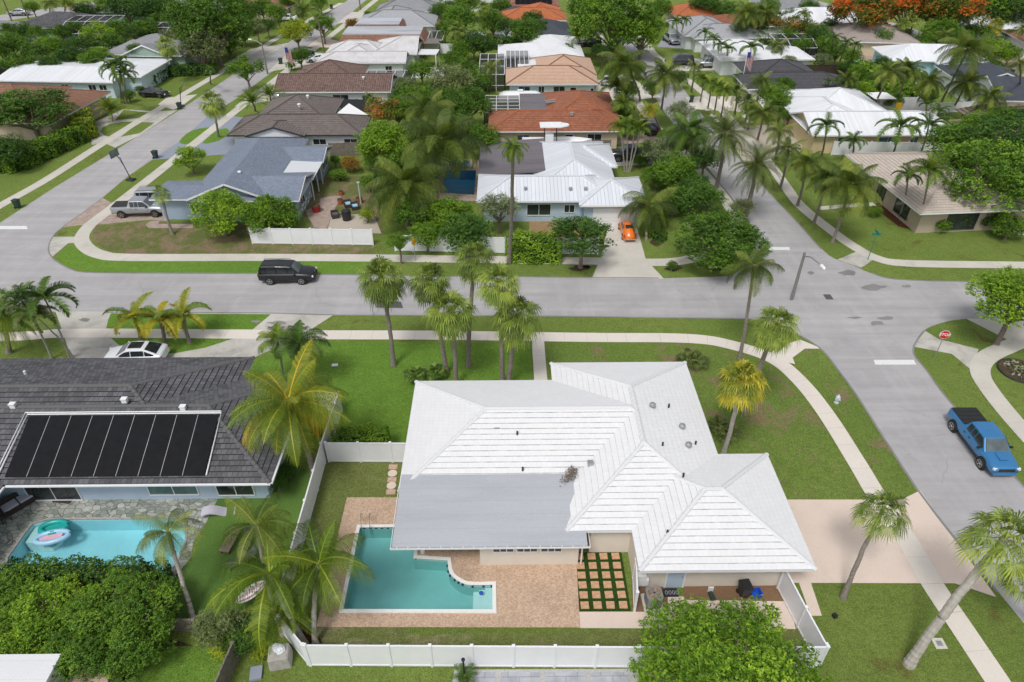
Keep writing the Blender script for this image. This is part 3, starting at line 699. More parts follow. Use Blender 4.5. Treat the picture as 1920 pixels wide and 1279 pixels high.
def fan_crown(seed, mat, nf=46, pet=1.05, bl=.95, gold=.0, nb=17, up=1.5, lo=-.9):
    rnd = random.Random(seed); mb = MB()
    for k in range(nf):
        u = (k+.5)/nf; el = up-(up-lo)*u**.8+rnd.uniform(-.12, .12); az = k*2.399+rnd.uniform(-.2, .2)
        a = Vector((math.cos(az)*math.cos(el), math.sin(az)*math.cos(el), math.sin(el))); s = Vector((-math.sin(az), math.cos(az), 0)); n = s.cross(a)
        if n.z < 0: n = -n
        P = pet*rnd.uniform(.75, 1.15)*(1 if u > .2 else .8); c = a*P-Vector((0, 0, .22*P*P*math.cos(el))); t0 = .05+.6*rnd.random()+gold*max(0, u-.45)*1.5
        mb.face([Vector((0, 0, 0))-s*.03, c-s*.02, c+s*.02, s*.03], 0, None, .7)
        a2 = (a-Vector((0, 0, .45*math.cos(el)))).normalized(); n2 = s.cross(a2)
        for j in range(nb):
            th = (j/(nb-1)-.5)*R(235); d = (a2*math.cos(th)+s*math.sin(th)+n2*(.25*math.cos(th*.8)-.1)).normalized()
            l = bl*rnd.uniform(.8, 1.1)*(.75+.25*math.cos(th)); w_ = d.cross(n2).normalized()*.042
            m_ = c+d*l*.55; q = c+d*l*.9-Vector((0, 0, l*rnd.uniform(.22, .55))); tt = t0+rnd.uniform(-.16, .2)
            mb.face([c, m_-w_, q, m_+w_], 0, None, tt)
    return mb.build('crown', M[mat], None, tint=True)
PC = {}
def pproto(key, o): COL.objects.unlink(o); PC[key] = o.data
def palm(key, base, top, r0, label, scale=1, bark='bark_palm', mat=None, rot=None, name='palm_tree', group=None, cat='palm', bend=0, boots=None, shaft=None, bulge=1.35):
    """base (x, y), top (x, y, z): trunk from the ground to the crown"""
    b = Vector((base[0], base[1], 0)); t = Vector(top)-b; root = empty(name, b, 0, label, cat, group)
    rnd = random.Random(int(base[0]*17+base[1]*5)); h = Vector((t.x, t.y, 0))
    sd_ = Vector((-t.y, t.x, 0)).normalized() if h.length > .2 else Vector((1, 0, 0))
    pts = []; rr = []; N = 12
    for k in range(N+1):
        u = k/N; q = h*(u**(1+.9*max(0, bend)) if bend >= 0 else u**(1/(1-.9*bend)))+Vector((0, 0, t.z*u))+sd_*math.sin(u*math.pi)*.12*rnd.uniform(.5, 1)
        pts.append(q); rr.append(r0*((bulge-(bulge-1)*min(1, u*9)) if u < .12 else 1-.28*u)*rnd.uniform(.96, 1.04))
    mb = MB()
    ps, rs = [], []
    for k in range(N):                       # leaf-scar rings
        for j in range(4):
            f = j/4; ps.append(pts[k].lerp(pts[k+1], f)); rs.append((rr[k]*(1-f)+rr[k+1]*f)*(1.07 if j % 2 else .97))
    ps.append(pts[-1]); rs.append(rr[-1]); ps[0] = ps[0]-Vector((0, 0, .06)); mb.tube(ps, rs, 10); mb.build('trunk', M[bark], root, smooth=False)
    if shaft:
        sb = MB(); sb.tube([pts[-1]-Vector((0, 0, .1)), pts[-1]+Vector((0, 0, shaft*.5)), pts[-1]+Vector((0, 0, shaft))], [rr[-1]*1.2, rr[-1]*1.15, rr[-1]*.6], 10); sb.build('crownshaft', M['crownshaft'], root, smooth=True)
    if boots:
        sb = MB()
        for k in range(boots):
            u = k/boots; az = k*2.399; c = pts[-1]-Vector((0, 0, 1.0*(1-u))); d = Vector((math.cos(az), math.sin(az), .9)); bar(sb, c, c+d*(.16+.16*u), .07, .03)
        sb.build('leaf_bases', M['bark_rust'], root)
    c = bpy.data.objects.new('crown', PC[key]); COL.objects.link(c); c.parent = root; c.location = t+Vector((0, 0, (shaft or 0))); c.scale = (scale,)*3
    c.rotation_euler = (rnd.uniform(-.08, .08), rnd.uniform(-.08, .08), rnd.uniform(0, 6.28) if rot is None else rot)
    if mat and mat != PC[key].materials[0].name:
        c.material_slots[0].link = 'OBJECT'; c.material_slots[0].material = M[mat]
    return root
def ppalm(key, bpx, cpx, label, r0=.17, rpx=None, unit=2.2, h=None, **k):
    """base and crown centre given where the photo shows them"""
    b = G(*bpx); h = h or fit_h(b, *cpx); t = G(cpx[0], cpx[1], h); k.setdefault('bend', .3)
    sc_ = (rpx/pxm(cpx[0], cpx[1], h))/unit if rpx else k.pop('scale', 1)
    return palm(key, b, (t[0], t[1], h), r0, label, scale=sc_, **k)
# ---------------------------------------------------------------- vehicles (local x forward, y left)
def smooth_bevel(o, w=.04, seg=2):
    b = o.modifiers.new('bevel', 'BEVEL'); b.width = w; b.segments = seg; b.limit_method = 'ANGLE'; b.angle_limit = R(28)
def loft(mb, secs, m=0, close=True):
    n = len(secs[0]); i0 = len(mb.v); vs = [p for s in secs for p in s]; fs = []
    for i in range(len(secs)-1):
        for k in range(n):
            k2 = (k+1) % n
            if k2 == 0 and not close: continue
            fs.append((i*n+k, i*n+k2, (i+1)*n+k2, (i+1)*n+k))
    fs += [tuple(range(n-1, -1, -1)), tuple((len(secs)-1)*n+k for k in range(n))]
    mb.mesh(vs, fs, m)
def bodysec(x, zl, zs, zt, w, wt):
    h = [(0.55*w, zl), (w*.93, zl+.02), (w, zl+.18), (w*1.0, (zl+zs)/2), (w*.985, zs), (wt, zt-.02), (wt*.5, zt+.015)]
    return [(x, y, z) for y, z in h]+[(x, -y, z) for y, z in reversed(h)]
CARS = {
 'suv': dict(L=5.35, W=2.02, wb=3.05, r=.40, body=[(-2.62, .45, .85, 1.0, .86, .74), (-2.55, .38, .95, 1.12, .95, .84), (-1.6, .36, 1.0, 1.16, 1.0, .9), (1.0, .36, 1.0, 1.16, 1.0, .9), (1.25, .36, 1.0, 1.14, .99, .88), (2.2, .38, .95, 1.08, .97, .84), (2.58, .42, .8, .98, .9, .72), (2.68, .5, .72, .8, .8, .6)],
   cab=[(1.35, 1.14), (.62, 1.86), (-2.25, 1.90), (-2.55, 1.12)], cw=(.9, .74), pil=(.3, -.75, -1.75)),
 'sedan': dict(L=4.75, W=1.86, wb=2.85, r=.34, body=[(-2.33, .4, .72, .86, .78, .62), (-2.2, .3, .82, .98, .88, .74), (-1.4, .26, .86, 1.0, .92, .8), (.8, .26, .84, .98, .93, .82), (1.5, .26, .80, .92, .91, .78), (2.1, .3, .68, .78, .84, .66), (2.36, .36, .56, .62, .7, .5)],
   cab=[(1.15, .95), (.25, 1.40), (-.95, 1.42), (-1.95, 1.0)], cw=(.82, .60), pil=(-.1, -1.15)),
 'hatch': dict(L=4.85, W=1.95, wb=2.9, r=.39, body=[(-2.4, .45, .85, 1.0, .82, .66), (-2.3, .36, .95, 1.1, .92, .78), (-1.4, .32, .98, 1.1, .97, .84), (.9, .32, .94, 1.06, .97, .84), (1.6, .32, .9, 1.0, .95, .8), (2.2, .35, .78, .9, .88, .7), (2.42, .42, .66, .72, .76, .55)],
   cab=[(1.25, 1.04), (.35, 1.58), (-1.0, 1.60), (-2.2, 1.12)], cw=(.86, .64), pil=(0, -1.1)),
 'pickup': dict(L=5.85, W=2.03, wb=3.7, r=.42, body=[(-2.92, .6, .9, 1.22, .93, .9), (-2.85, .5, 1.0, 1.26, .98, .93), (-1.2, .48, 1.02, 1.28, 1.0, .95), (.9, .48, 1.05, 1.26, 1.0, .92), (1.4, .48, 1.02, 1.24, .99, .88), (2.35, .48, 1.0, 1.18, .97, .82), (2.8, .5, .9, 1.08, .92, .76), (2.92, .56, .8, .9, .84, .66)],
   cab=[(1.55, 1.24), (.82, 1.90), (-.75, 1.93), (-1.02, 1.26)], cw=(.93, .74), pil=(.25, -.2)),
}
def car(kind, loc, heading, paint, label, name='parked_car', cat='car', group=None, cover=None, wheel='steel', sunroof=False, glassm='glass_car', plate=False, extras=True):
    S = CARS[kind]; root = empty(name, (loc[0], loc[1], loc[2] if len(loc) > 2 else .02), heading, label, cat, group)
    mb = MB(); loft(mb, [bodysec(*b) for b in S['body']]); (x0, z0), (x1, z1), (x2, z2), (x3, z3) = S['cab']; wb_, wr = S['cw']
    body = mb.build('body', M[paint], root, smooth=False); smooth_bevel(body, .05, 3); body.data.polygons.foreach_set('use_smooth', [True]*len(body.data.polygons))
    cb = MB(); zb = z0-.06
    def ring(x, z, w): return [(x, w, z), (x, w*.5, z+.03), (x, -w*.5, z+.03), (x, -w, z)]
    A, B, C, D = ring(x0+.05, z0-.04, wb_), ring(x1, z1-.05, wr), ring(x2, z2-.05, wr), ring(x3-.03, z3-.04, wb_)
    mx = (x1+x2)/2; mid = ring(mx, max(z1, z2)-.03, wr*1.02)
    cb.mesh(A+B+mid+C+D, [(0, 4, 5, 1), (1, 5, 6, 2), (2, 6, 7, 3), (4, 8, 9, 5), (5, 9, 10, 6), (6, 10, 11, 7), (8, 12, 13, 9), (9, 13, 14, 10), (10, 14, 15, 11), (12, 16, 17, 13), (13, 17, 18, 14), (14, 18, 19, 15), (0, 16, 12, 8, 4), (3, 7, 11, 15, 19), (0, 1, 2, 3, 19, 18, 17, 16)])
    for f in cb.f: pass
    co = cb.build('cabin', M[paint], root); smooth_bevel(co, .06, 3)
    V = Vector
    def quad(a, b, c, d, u0, u1, v0, v1, off):
        a, b, c, d = V(a), V(b), V(c), V(d)
        P = lambda u, v: a.lerp(b, u).lerp(d.lerp(c, u), v)
        n = (b-a).cross(d-a).normalized(); ctr = (a+b+c+d)/4
        if (ctr-V((mx, 0, z0-.3))).dot(n) < 0: n = -n
        q = [P(u0, v0)+n*off, P(u1, v0)+n*off, P(u1, v1)+n*off, P(u0, v1)+n*off]
        return q
    def pane(name, q, gm=None):
        g = MB(); g.face(q); n = (V(q[1])-V(q[0])).cross(V(q[3])-V(q[0])).normalized()
        g.face([V(p)-n*.01 for p in reversed(q)]); return g.build(name, M[gm or glassm], root)
    pane('windshield', quad(A[3], A[0], B[0], B[3], .06, .94, .1, .93, .035), 'glass_sky_reflection'); pane('rear_window', quad(D[3], D[0], C[0], C[3], .08, .92, .18, .9, .035))
    for sg in (0, 3):                     # side glass between the pillars
        lo0, hi0, hi1, lo1 = V(A[sg]), V(B[sg]), V(C[sg]), V(D[sg]); md = V(mid[sg])
        xs = [x1+.12]+[x1+.3+(p-.3) for p in S['pil']]+[x2-.02]
        xs = [x0-.28]+list(S['pil'])+[x3+.32]
        for a, b in zip(xs, xs[1:]):
            def at(x, v):
                zt = (z0+(z1-z0)*(x0-x)/(x0-x1)) if x > x1 else ((z3+(z2-z3)*(x-x3)/(x2-x3)) if x < x2 else max(z1, z2)-.03); zt -= .10
                z = z0+.02+(max(zt, z0+.04)-z0-.02)*v; y = (wb_+(wr-wb_)*((z-z0)/(max(z1, z2)-z0)))*(1 if sg == 0 else -1)
                return V((x, y+(.025 if sg == 0 else -.025), z))
            p = [at(a-.04, 0), at(b+.04, 0), at(b+.04, 1), at((b+a)/2, 1), at(a-.04, 1)]
            g = MB(); g.face(p if sg == 3 else list(reversed(p))); g.build('side_window', M[glassm], root)
    hw = S['W']/2; hx = S['wb']/2; r = S['r']; W0 = None; zc = r
    for sx in (1, -1):
        for sy in (1, -1):
            ab = MB(); n = 18
            ab.tube([(sx*hx, sy*(hw-.12), r+.02), (sx*hx, sy*(hw+.012), r+.02)], r*1.17, 18); ab.build('wheel_arch', M['rubber'], root)
            t = MB(); t.tube([(0, -.12, 0), (0, -.10, 0), (0, .10, 0), (0, .12, 0)], [r*.93, r, r, r*.93], 20); o = t.build('wheel', M['rubber'], root, smooth=False)
            o.location = (sx*hx, sy*(hw-.06), r)
            rm = MB(); y = sy*.125; rm.tube([(0, y-.02*sy, 0), (0, y, 0)], [r*.2, r*.17], 10)
            for k in range(5):
                a = k*2*math.pi/5+.3; c, s_ = math.cos(a), math.sin(a)
                for q in (-.13, .13): ca, sa = math.cos(a+q), math.sin(a+q); bar(rm, (ca*r*.12, y, sa*r*.12), (ca*r*.62, y, sa*r*.62), .035, .03)
            for k in range(20): a, b = k*math.pi/10, (k+1)*math.pi/10; bar(rm, (math.cos(a)*r*.64, y, math.sin(a)*r*.64), (math.cos(b)*r*.64, y, math.sin(b)*r*.64), .03, .035)
            rm.build('rim', M[wheel], o)
    xf = S['body'][-1][0]; xr = S['body'][0][0]; zf = S['body'][-2][3]; bw = S['body'][-2][4]
    for sy in (1, -1):
        h = MB(); h.box((xf-.10, sy*bw*.80, zf-.16), (.16, .34, .14), rz=-sy*.35); h.build('headlight', M['lamp_clear'], root)
        h = MB(); h.box((xr+.05, sy*bw*.86, S['body'][1][3]-.22), (.14, .16 if kind != 'sedan' else .4, .34 if kind in ('pickup', 'suv') else .14), rz=sy*.2); h.build('taillight', M['lamp_red'], root)
        h = MB(); h.box((x0-.38, sy*(hw+.10), z0+.04), (.14, .24, .16)); o = h.build('mirror', M['plastic_black' if kind == 'pickup' else paint], root); smooth_bevel(o, .03)
        h = MB()
        for hx_ in (-.25, -1.25 if kind != 'pickup' else -.85): h.box((hx_+.2, sy*(hw+.0), z0-.22), (.18, .03, .035))
        each(h, 'door_handle', M['plastic_black' if paint != 'car_white' else 'car_white'], root)
    g = MB()
    for sy in (1, -1):
        g.box(((x0+x3)/2, sy*(hw+.0), .42), (S['wb']*.6, .03, .09))
    each(g, 'rocker_trim', M['plastic_black'], root)
    g = MB(); g.box((xf-.03, 0, zf-.26), (.10, bw*1.15, .24 if kind in ('pickup', 'suv') else .14)); g.build('grille', M['plastic_black'], root)
    g = MB(); g.box((xf-.04, 0, .48), (.18, bw*1.7, .16)); g.box((xr+.06, 0, .52), (.16, bw*1.75, .18)); [smooth_bevel(o, .03) for o in each(g, 'bumper', M['plastic_black' if kind == 'suv' else paint], root)]
    if sunroof: g = MB(); g.box(((x1+x2)/2+.05, 0, max(z1, z2)+.012), (abs(x1-x2)*.8, wr*1.35, .03)); g.build('sunroof', M[glassm], root)
    if kind == 'pickup':
        g = MB(); bx0, bx1 = -2.82, -1.12; 
        if cover: 
            g.box(((bx0+bx1)/2, 0, 1.32), (bx1-bx0, 1.78, .05))
            for k in range(3): g.box((bx0+(bx1-bx0)*(k+1)/4, 0, 1.352), (.05, 1.7, .02))
            g.build('bed_cover', M[cover], root)
        else:
            g.box(((bx0+bx1)/2, 0, 1.305), (bx1-bx0, 1.56, .02)); g.build('truck_bed', M['plastic_black'], root)
        if kind == 'pickup':
            g = MB(); g.box((2.0, 0, 1.26), (.7, .6, .06)); o = g.build('hood_scoop', M[paint], root); smooth_bevel(o, .02)
    if kind == 'suv':
        g = MB()
        for sy in (1, -1): g.tube([(.4, sy*.66, 1.9), (.2, sy*.66, 1.95), (-2.0, sy*.66, 1.97), (-2.2, sy*.66, 1.92)], .022, 6)
        each(g, 'roof_rail', M['plastic_black'], root)
    return root
# ---------------------------------------------------------------- street furniture and yard things
def bin_(loc, rz, label, mat='plastic_green', group=None):
    r = empty('trash_bin', loc, rz, label, 'trash bin', group); b = MB(); b.box((0, 0, .52), (.48, .55, .86), taper=1.0)
    b = MB(); vs = [(-.22, -.24, .08), (.22, -.24, .08), (.22, .22, .08), (-.22, .22, .08), (-.3, -.33, .98), (.3, -.33, .98), (.3, .33, .98), (-.3, .33, .98)]
    b.mesh(vs, [(0, 3, 2, 1), (4, 5, 6, 7), (0, 1, 5, 4), (1, 2, 6, 5), (2, 3, 7, 6), (3, 0, 4, 7)]); o = b.build('body', M[mat], r); smooth_bevel(o, .03)
    l = MB(); l.box((0, -.02, 1.02), (.64, .74, .07)); l.box((0, -.02, 1.07), (.5, .6, .06)); o = l.build('lid', M[mat], r); smooth_bevel(o, .02)
    h = MB(); h.tube([(-.26, .38, .98), (.26, .38, .98)], .02, 6); h.build('handle', M['plastic_black'], r)
    for s in (-1, 1): t = MB(); t.tube([(s*.2, .25, .13), (s*.27, .25, .13)], .13, 12); t.build('wheel', M['rubber'], r)
    return r
def street_lamp(b, h, arm, label, mat='pole_grey', name='street_lamp'):
    r = empty(name, b, 0, label, 'street lamp'); p = MB(); p.tube([(0, 0, -.05), (0, 0, h*.5), (0, 0, h)], [.16, .14, .11], 10); p.build('pole', M[mat], r)
    a = MB(); A = Vector((arm[0], arm[1], 0)); a.tube([(0, 0, h-.35), A*.4+Vector((0, 0, h+.15)), A+Vector((0, 0, h+.35))], [.07, .06, .05], 8); a.build('arm', M['galv'], r)
    l = MB(); d = A.normalized(); l.tube([A+Vector((0, 0, h+.33)), A+d*.2+Vector((0, 0, h+.35)), A+d*.65+Vector((0, 0, h+.34)), A+d*.8+Vector((0, 0, h+.32))], [.06, .16, .15, .04], 10); l.build('lamp_head', M['trim_white'], r); return r
def hoop(b, rz, label, h=3.05):
    r = empty('basketball_hoop', b, rz, label, 'basketball hoop'); m = MB(); m.box((0, 0, .12), (1.1, .8, .22), taper=.8); o = m.build('base', M['plastic_black'], r); smooth_bevel(o, .03)
    m = MB(); m.tube([(0, 0, .2), (.55, 0, h-.1)], .055, 8); m.build('pole', M['plastic_black'], r)
    m = MB(); m.tube([(.3, 0, 1.7), (.9, 0, h+.1)], .03, 6); m.tube([(.5, 0, h-.3), (1.15, 0, h+.35)], .03, 6); m.build('arm', M['plastic_black'], r)
    m = MB(); m.box((1.2, 0, h+.35), (.04, 1.5, .95)); m.build('backboard', M['glass_light'], r)
    m = MB(); m.tube([(1.24+.23+.23*math.cos(k*math.pi/8), .23*math.sin(k*math.pi/8), h) for k in range(17)], .014, 6, cap=False); m.build('rim', M['sign_red'], r); return r
def basin(name, label, pts, mat, depth=1.1, wlevel=-.10, coping=.3, copmat='pool_coping', wmat='water', z=.06, px=False):
    """in-ground pool: floor and walls, coping, water sheet; pts world outline counter-clockwise"""
    c = (sum(p[0] for p in pts)/len(pts), sum(p[1] for p in pts)/len(pts)); r = empty(name, (c[0], c[1], 0), 0, label, 'pool')
    P = [(p[0]-c[0], p[1]-c[1]) for p in pts]; n = len(P)
    ar = sum(P[i][0]*P[(i+1) % n][1]-P[(i+1) % n][0]*P[i][1] for i in range(n))
    if ar < 0: P.reverse()
    m = MB(); m.face([(p[0], p[1], -depth) for p in P])
    for i in range(n): a, b = P[i], P[(i+1) % n]; m.face([(b[0], b[1], -depth), (a[0], a[1], -depth), (a[0], a[1], z), (b[0], b[1], z)])
    m.build('basin', M[mat], r)
    m = MB(); m.face([(p[0], p[1], wlevel) for p in P]); m.build('water', M[wmat], r)
    Q = []
    for i in range(n):
        a, b, d = Vector(P[i-1]), Vector(P[i]), Vector(P[(i+1) % n]); e1 = (b-a).normalized(); e2 = (d-b).normalized(); n1 = Vector((e1.y, -e1.x)); n2 = Vector((e2.y, -e2.x)); nn = (n1+n2).normalized(); k = coping/max(.35, nn.dot(n1)); Q.append(b+nn*k)
    m = MB(); zt = z+.03
    for i in range(n):
        j = (i+1) % n; a, b, c_, d = P[i], P[j], Q[j], Q[i]; m.face([(a[0], a[1], zt), (d[0], d[1], zt), (c_[0], c_[1], zt), (b[0], b[1], zt)])
        m.face([(b[0], b[1], z-.08), (a[0], a[1], z-.08), (a[0], a[1], zt), (b[0], b[1], zt)]); m.face([(d[0], d[1], -.02), (c_[0], c_[1], -.02), (c_[0], c_[1], zt), (d[0], d[1], zt)])
    m.build('coping', M[copmat], r)
    return r
def screen_cage(label, r4, h0, h1, nx, ny, px=None, group=None, post=.09, face='alu_white'):
    """pool cage of white beams and dark mesh; r4 = (x0, y0, x1, y1)"""
    x0, y0, x1, y1 = r4; o = empty('screen_enclosure', (x0, y0, 0), 0, label, 'screen enclosure', group); W, D = x1-x0, y1-y0
    f = MB(); z = lambda u: h0+(h1-h0)*math.sin(math.pi*min(1, u*1.25+.0)*.5) if h1 != h0 else h0
    for i in range(nx+1):
        x = W*i/nx; bar(f, (x, 0, 0), (x, 0, h0), post, post); bar(f, (x, D, 0), (x, D, z(1)), post, post)
        for j in range(ny): bar(f, (x, D*j/ny, z(j/ny)), (x, D*(j+1)/ny, z((j+1)/ny)), post, post)
    for j in range(ny+1):
        y = D*j/ny; bar(f, (0, y, z(j/ny)), (W, y, z(j/ny)), post, post)
        for x in (0, W): bar(f, (x, y, 0), (x, y, z(j/ny)), post, post)
    for yy in (0, D): bar(f, (0, yy, 1.0), (W, yy, 1.0), post, post)
    f.build('frame', M[face], o); s = MB()
    for j in range(ny): s.face([(0, D*j/ny, z(j/ny)), (W, D*j/ny, z(j/ny)), (W, D*(j+1)/ny, z((j+1)/ny)), (0, D*(j+1)/ny, z((j+1)/ny))])
    s.face([(0, 0, 0), (W, 0, 0), (W, 0, h0), (0, 0, h0)]); s.face([(W, 0, 0), (W, D, 0), (W, D, h0), (W, 0, h0)]); s.face([(0, D, 0), (0, 0, 0), (0, 0, h0), (0, D, h0)])
    s.build('mesh', M['mesh_screen'], o); return o
# ================================================================ THE GROUND
def holed(name, mat, outer, holes, z, px=False):
    V_, fs = fill([[G(*q) for q in outer] if px else list(outer)]+[list(h) for h in holes]); mb = MB(); mb.mesh([(p.x, p.y, z) for p in V_], fs)
    o = mb.build(name, M[mat]); T(o, kind='structure'); return o
PX = lambda L: [G(*p) for p in L]
arc = spline([(923, 1098), (879, 1098), (857, 1089), (843, 1075), (839, 1052)], False, 5)
MAINPOOL = PX([(643.8, 1143.4), (923.6, 1144)]+arc+[(775, 1048)])+[(G(775, 1048)[0], 28.0), (G(675, 991)[0], 28.0)]
LPOOL = PX([(328, 1058), (300, 1085), (120, 1092), (15, 1062), (15, 1047), (48, 1000), (62, 983), (90, 975), (328, 973), (347, 990), (347, 1014)])
BPOOL = PX([(825, 362), (889, 366), (893, 320), (832, 318)])
DPOOL = PX([(1590, 112), (1625, 122), (1610, 110)])
hole = lambda P, k=1.0: P
holed('ground', 'grass', [(-700, -60), (700, -60), (700, 900), (-700, 900)], [MAINPOOL, LPOOL, BPOOL], 0)
Z1, Z2, Z3, Z4, Z5 = .008, .014, .020, .026, .032
# streets
def edge(pts, n=5): return spline(pts, False, n)
cross = ([(-400, 590), (0, 588), (104, 585), (480, 586), (640, 590), (1020, 592), (1240, 595), (1396, 597)] + edge([(1396, 597), (1450, 606), (1498, 627), (1541, 655), (1575, 698), (1612, 749)]) +
         [(1723, 921), (1880, 1120), (2010, 1279), (2150, 1279), (2050, 1090), (1920, 915), (1778, 751), (1735, 693)] + edge([(1735, 693), (1714, 668), (1713, 648), (1732, 620), (1771, 604), (1810, 598)]) +
         [(1920, 602), (2300, 606), (2300, 532), (1920, 530), (1834, 529), (1752, 528)] + edge([(1752, 528), (1674, 524), (1634, 513), (1600, 498), (1565, 485), (1543, 469), (1496, 419)]) +
         [(1440, 360), (1398, 313), (1340, 246), (1307, 203), (1270, 150), (1232, 100), (1195, 45), (1160, 0), (1140, -30), (1098, -30), (1110, 0), (1142, 45), (1176, 100), (1210, 150), (1240, 203), (1285, 260), (1343, 335)] +
         edge([(1343, 335), (1395, 400), (1412, 440), (1412, 470), (1399, 495), (1371, 518)]) + [(1243, 522), (850, 519), (480, 514), (250, 513), (162, 512)] +
         edge([(162, 512), (130, 505), (100, 486), (90, 468), (97, 445), (118, 425)]) + [(192, 371), (238, 332), (285, 300), (337, 265), (385, 222), (440, 187), (513, 133), (590, 78), (643, 37), (687, 0), (722, -30), (688, -30), (650, 2), (615, 25), (537, 83), (437, 140), (407, 160), (327, 213), (215, 283), (100, 353), (0, 418), (-400, 660)])
sheet('road', 'asphalt', cross, Z1)
strip('road', 'asphalt', [(1990, 175), (1910, 132), (1850, 110), (1767, 86), (1690, 58), (1600, 30), (1500, 0), (1400, -30)], 8, Z1)
strip('road', 'asphalt', [(-60, 45), (10, 33), (75, 24), (150, 14), (260, -4), (400, -25)], 8, Z1)
sheet('asphalt_patch', 'asphalt_patch', [(707, 563), (752, 566), (756, 578), (705, 577)], Z2)
def blotch(name, mat, cx, cy, rx, ry, z=Z2, seed=0):
    r = random.Random(int(cx+cy)); sheet(name, mat, [(cx+rx*math.cos(a)*r.uniform(.6, 1.15), cy+ry*math.sin(a)*r.uniform(.6, 1.15)) for a in [k*math.pi/6 for k in range(12)]], z, smooth=3)
for k, a in enumerate([(1638, 539, 24, 6), (1700, 537, 12, 3), (1662, 597, 16, 4), (1645, 606, 16, 5), (1603, 596, 14, 2.5), (1520, 512, 6, 3), (1590, 512, 18, 6), (160, 600, 12, 3.5), (480, 603, 10, 3), (522, 606, 24, 4), (565, 608, 8, 3)]): blotch('road_stain', 'asphalt_wet', *a, z=Z4+.001)
for k, L in enumerate([[(-20, 424), (50, 424), (52, 430), (-20, 430)], [(1425, 463.5), (1480, 463.5), (1481, 469), (1425, 469)], [(1638, 675), (1713, 675), (1718, 684), (1641, 684)]]): sheet('stop_line', 'paint_line', L, Z2)
T(strip('manhole', 'asphalt_patch', [(1546, 557), (1560, 557)], .9, Z2), kind='structure')
# driveways and aprons
sheet('driveway', 'concrete_old', [(104, 584), (300, 585), (508, 588), (625, 591), (580, 620), (551, 636), (436, 690), (140, 690), (116, 618)], Z2)
sheet('lawn', 'grass_lush', [(199, 617), (203, 600), (208, 588), (508, 589.5), (474, 618)], Z3)
sheet('lawn', 'grass_lush', [(208, 634), (226, 650), (270, 662), (327, 663), (386, 652), (438, 635)], Z3)
sheet('driveway', 'concrete', [(1142, 415), (1192, 418), (1211, 487), (1245, 523), (1110, 522), (1128, 478)], Z2)
sheet('driveway', 'pavers', [(192, 371), (208, 380), (240, 372), (300, 372), (318, 416), (282, 412), (190, 421), (165, 421), (115, 427)], Z2)
sheet('path', 'pavers', [(283, 414), (300, 414), (296, 420), (362, 420), (362, 428), (280, 428), (272, 422)], Z2)
sheet('path', 'concrete_old', [(99, 444), (150, 444), (150, 456), (128, 456), (98, 482), (90, 468)], Z2)
sheet('driveway', 'drive_blue', [(286, 300), (337, 265), (385, 222), (400, 214), (470, 222), (500, 245), (440, 292), (420, 290), (322, 297)], Z2)
sheet('lawn', 'grass_lush', [(336, 266), (360, 245), (400, 239), (375, 256), (355, 270)], Z3, smooth=3)
sheet('lawn', 'grass_lush', [(380, 269), (405, 246), (425, 241), (429, 250), (410, 264)], Z3, smooth=3)
sheet('driveway', 'concrete_old', [(170, 232), (232, 205), (290, 209), (332, 207), (262, 254), (216, 277), (195, 268), (172, 272)], Z2)
sheet('lawn', 'grass', [(188, 247), (205, 233), (252, 228), (240, 240), (210, 258)], Z3, smooth=2)
sheet('lawn', 'grass', [(226, 257), (262, 229), (290, 230), (262, 250)], Z3)
sheet('lawn', 'grass', [(215, 226), (232, 206), (285, 212), (282, 219)], Z2+.003)
sheet('driveway', 'concrete', [(270, 170), (300, 168), (318, 183), (370, 177), (345, 196), (325, 206), (296, 196), (312, 184), (268, 180)], Z2)
sheet('driveway', 'concrete_old', [(418, 122), (470, 92), (545, 80), (500, 105), (450, 130)], Z2-.002)
sheet('driveway', 'concrete', [(440, 200), (478, 170), (500, 160), (530, 185), (470, 196)], Z2)
sheet('driveway', 'concrete', [(500, 136), (545, 96), (615, 100), (600, 125), (540, 128)], Z2)
sheet('driveway', 'drive_peach', [(575, 88), (600, 70), (640, 78), (630, 90)], Z2)
sheet('driveway', 'concrete', [(630, 45), (660, 22), (712, 26), (700, 38), (660, 40)], Z2)
sheet('driveway', 'drive_peach', [(1475, 937), (1690, 937), (1725, 920), (1868, 1120), (1790, 1094), (1440, 1093)], Z2)
sheet('path', 'drive_peach', [(1496, 1088), (1520, 1092), (1541, 1155), (1520, 1155)], Z3)
sheet('path', 'drive_peach', [(1086, 1147.5), (1252, 1147.5), (1252, 1119), (1282, 1119), (1284, 1125), (1480, 1128), (1492, 1180), (1088, 1178)], Z3)
sheet('gravel_bed', 'gravel_brown', [(1278, 1085), (1485, 1085), (1480, 1127), (1284, 1124)], Z2)
sheet('gravel_bed', 'gravel_brown', [(1184, 1080), (1252, 1080), (1252, 1120), (1250, 1148), (1186, 1147)], Z2)
sheet('driveway', 'concrete', [(1812, 598), (1860, 597), (1990, 600), (1990, 680), (1888, 637)], Z2)
sheet('path', 'concrete_old', [(1732, 619), (1760, 636), (1835, 655), (1821, 694), (1785, 664), (1712, 650)], Z2)
sheet('path', 'concrete_new', [(1500, 637), (1542, 654), (1509, 654), (1486, 671), (1491, 683), (1436, 671), (1456, 652)], Z2)
sheet('path', 'concrete_old', [(1570, 487), (1606, 472), (1641, 484), (1622, 498), (1614, 502)], Z2)
sheet('driveway', 'drive_grey', [(1232, 88), (1250, 62), (1275, 60), (1300, 85), (1290, 92)], Z2)
sheet('driveway', 'concrete', [(1240, 118), (1262, 108), (1350, 112), (1345, 132), (1265, 134)], Z2)
sheet('driveway', 'concrete_new', [(1300, 205), (1285, 182), (1400, 180), (1460, 195), (1440, 212)], Z2)
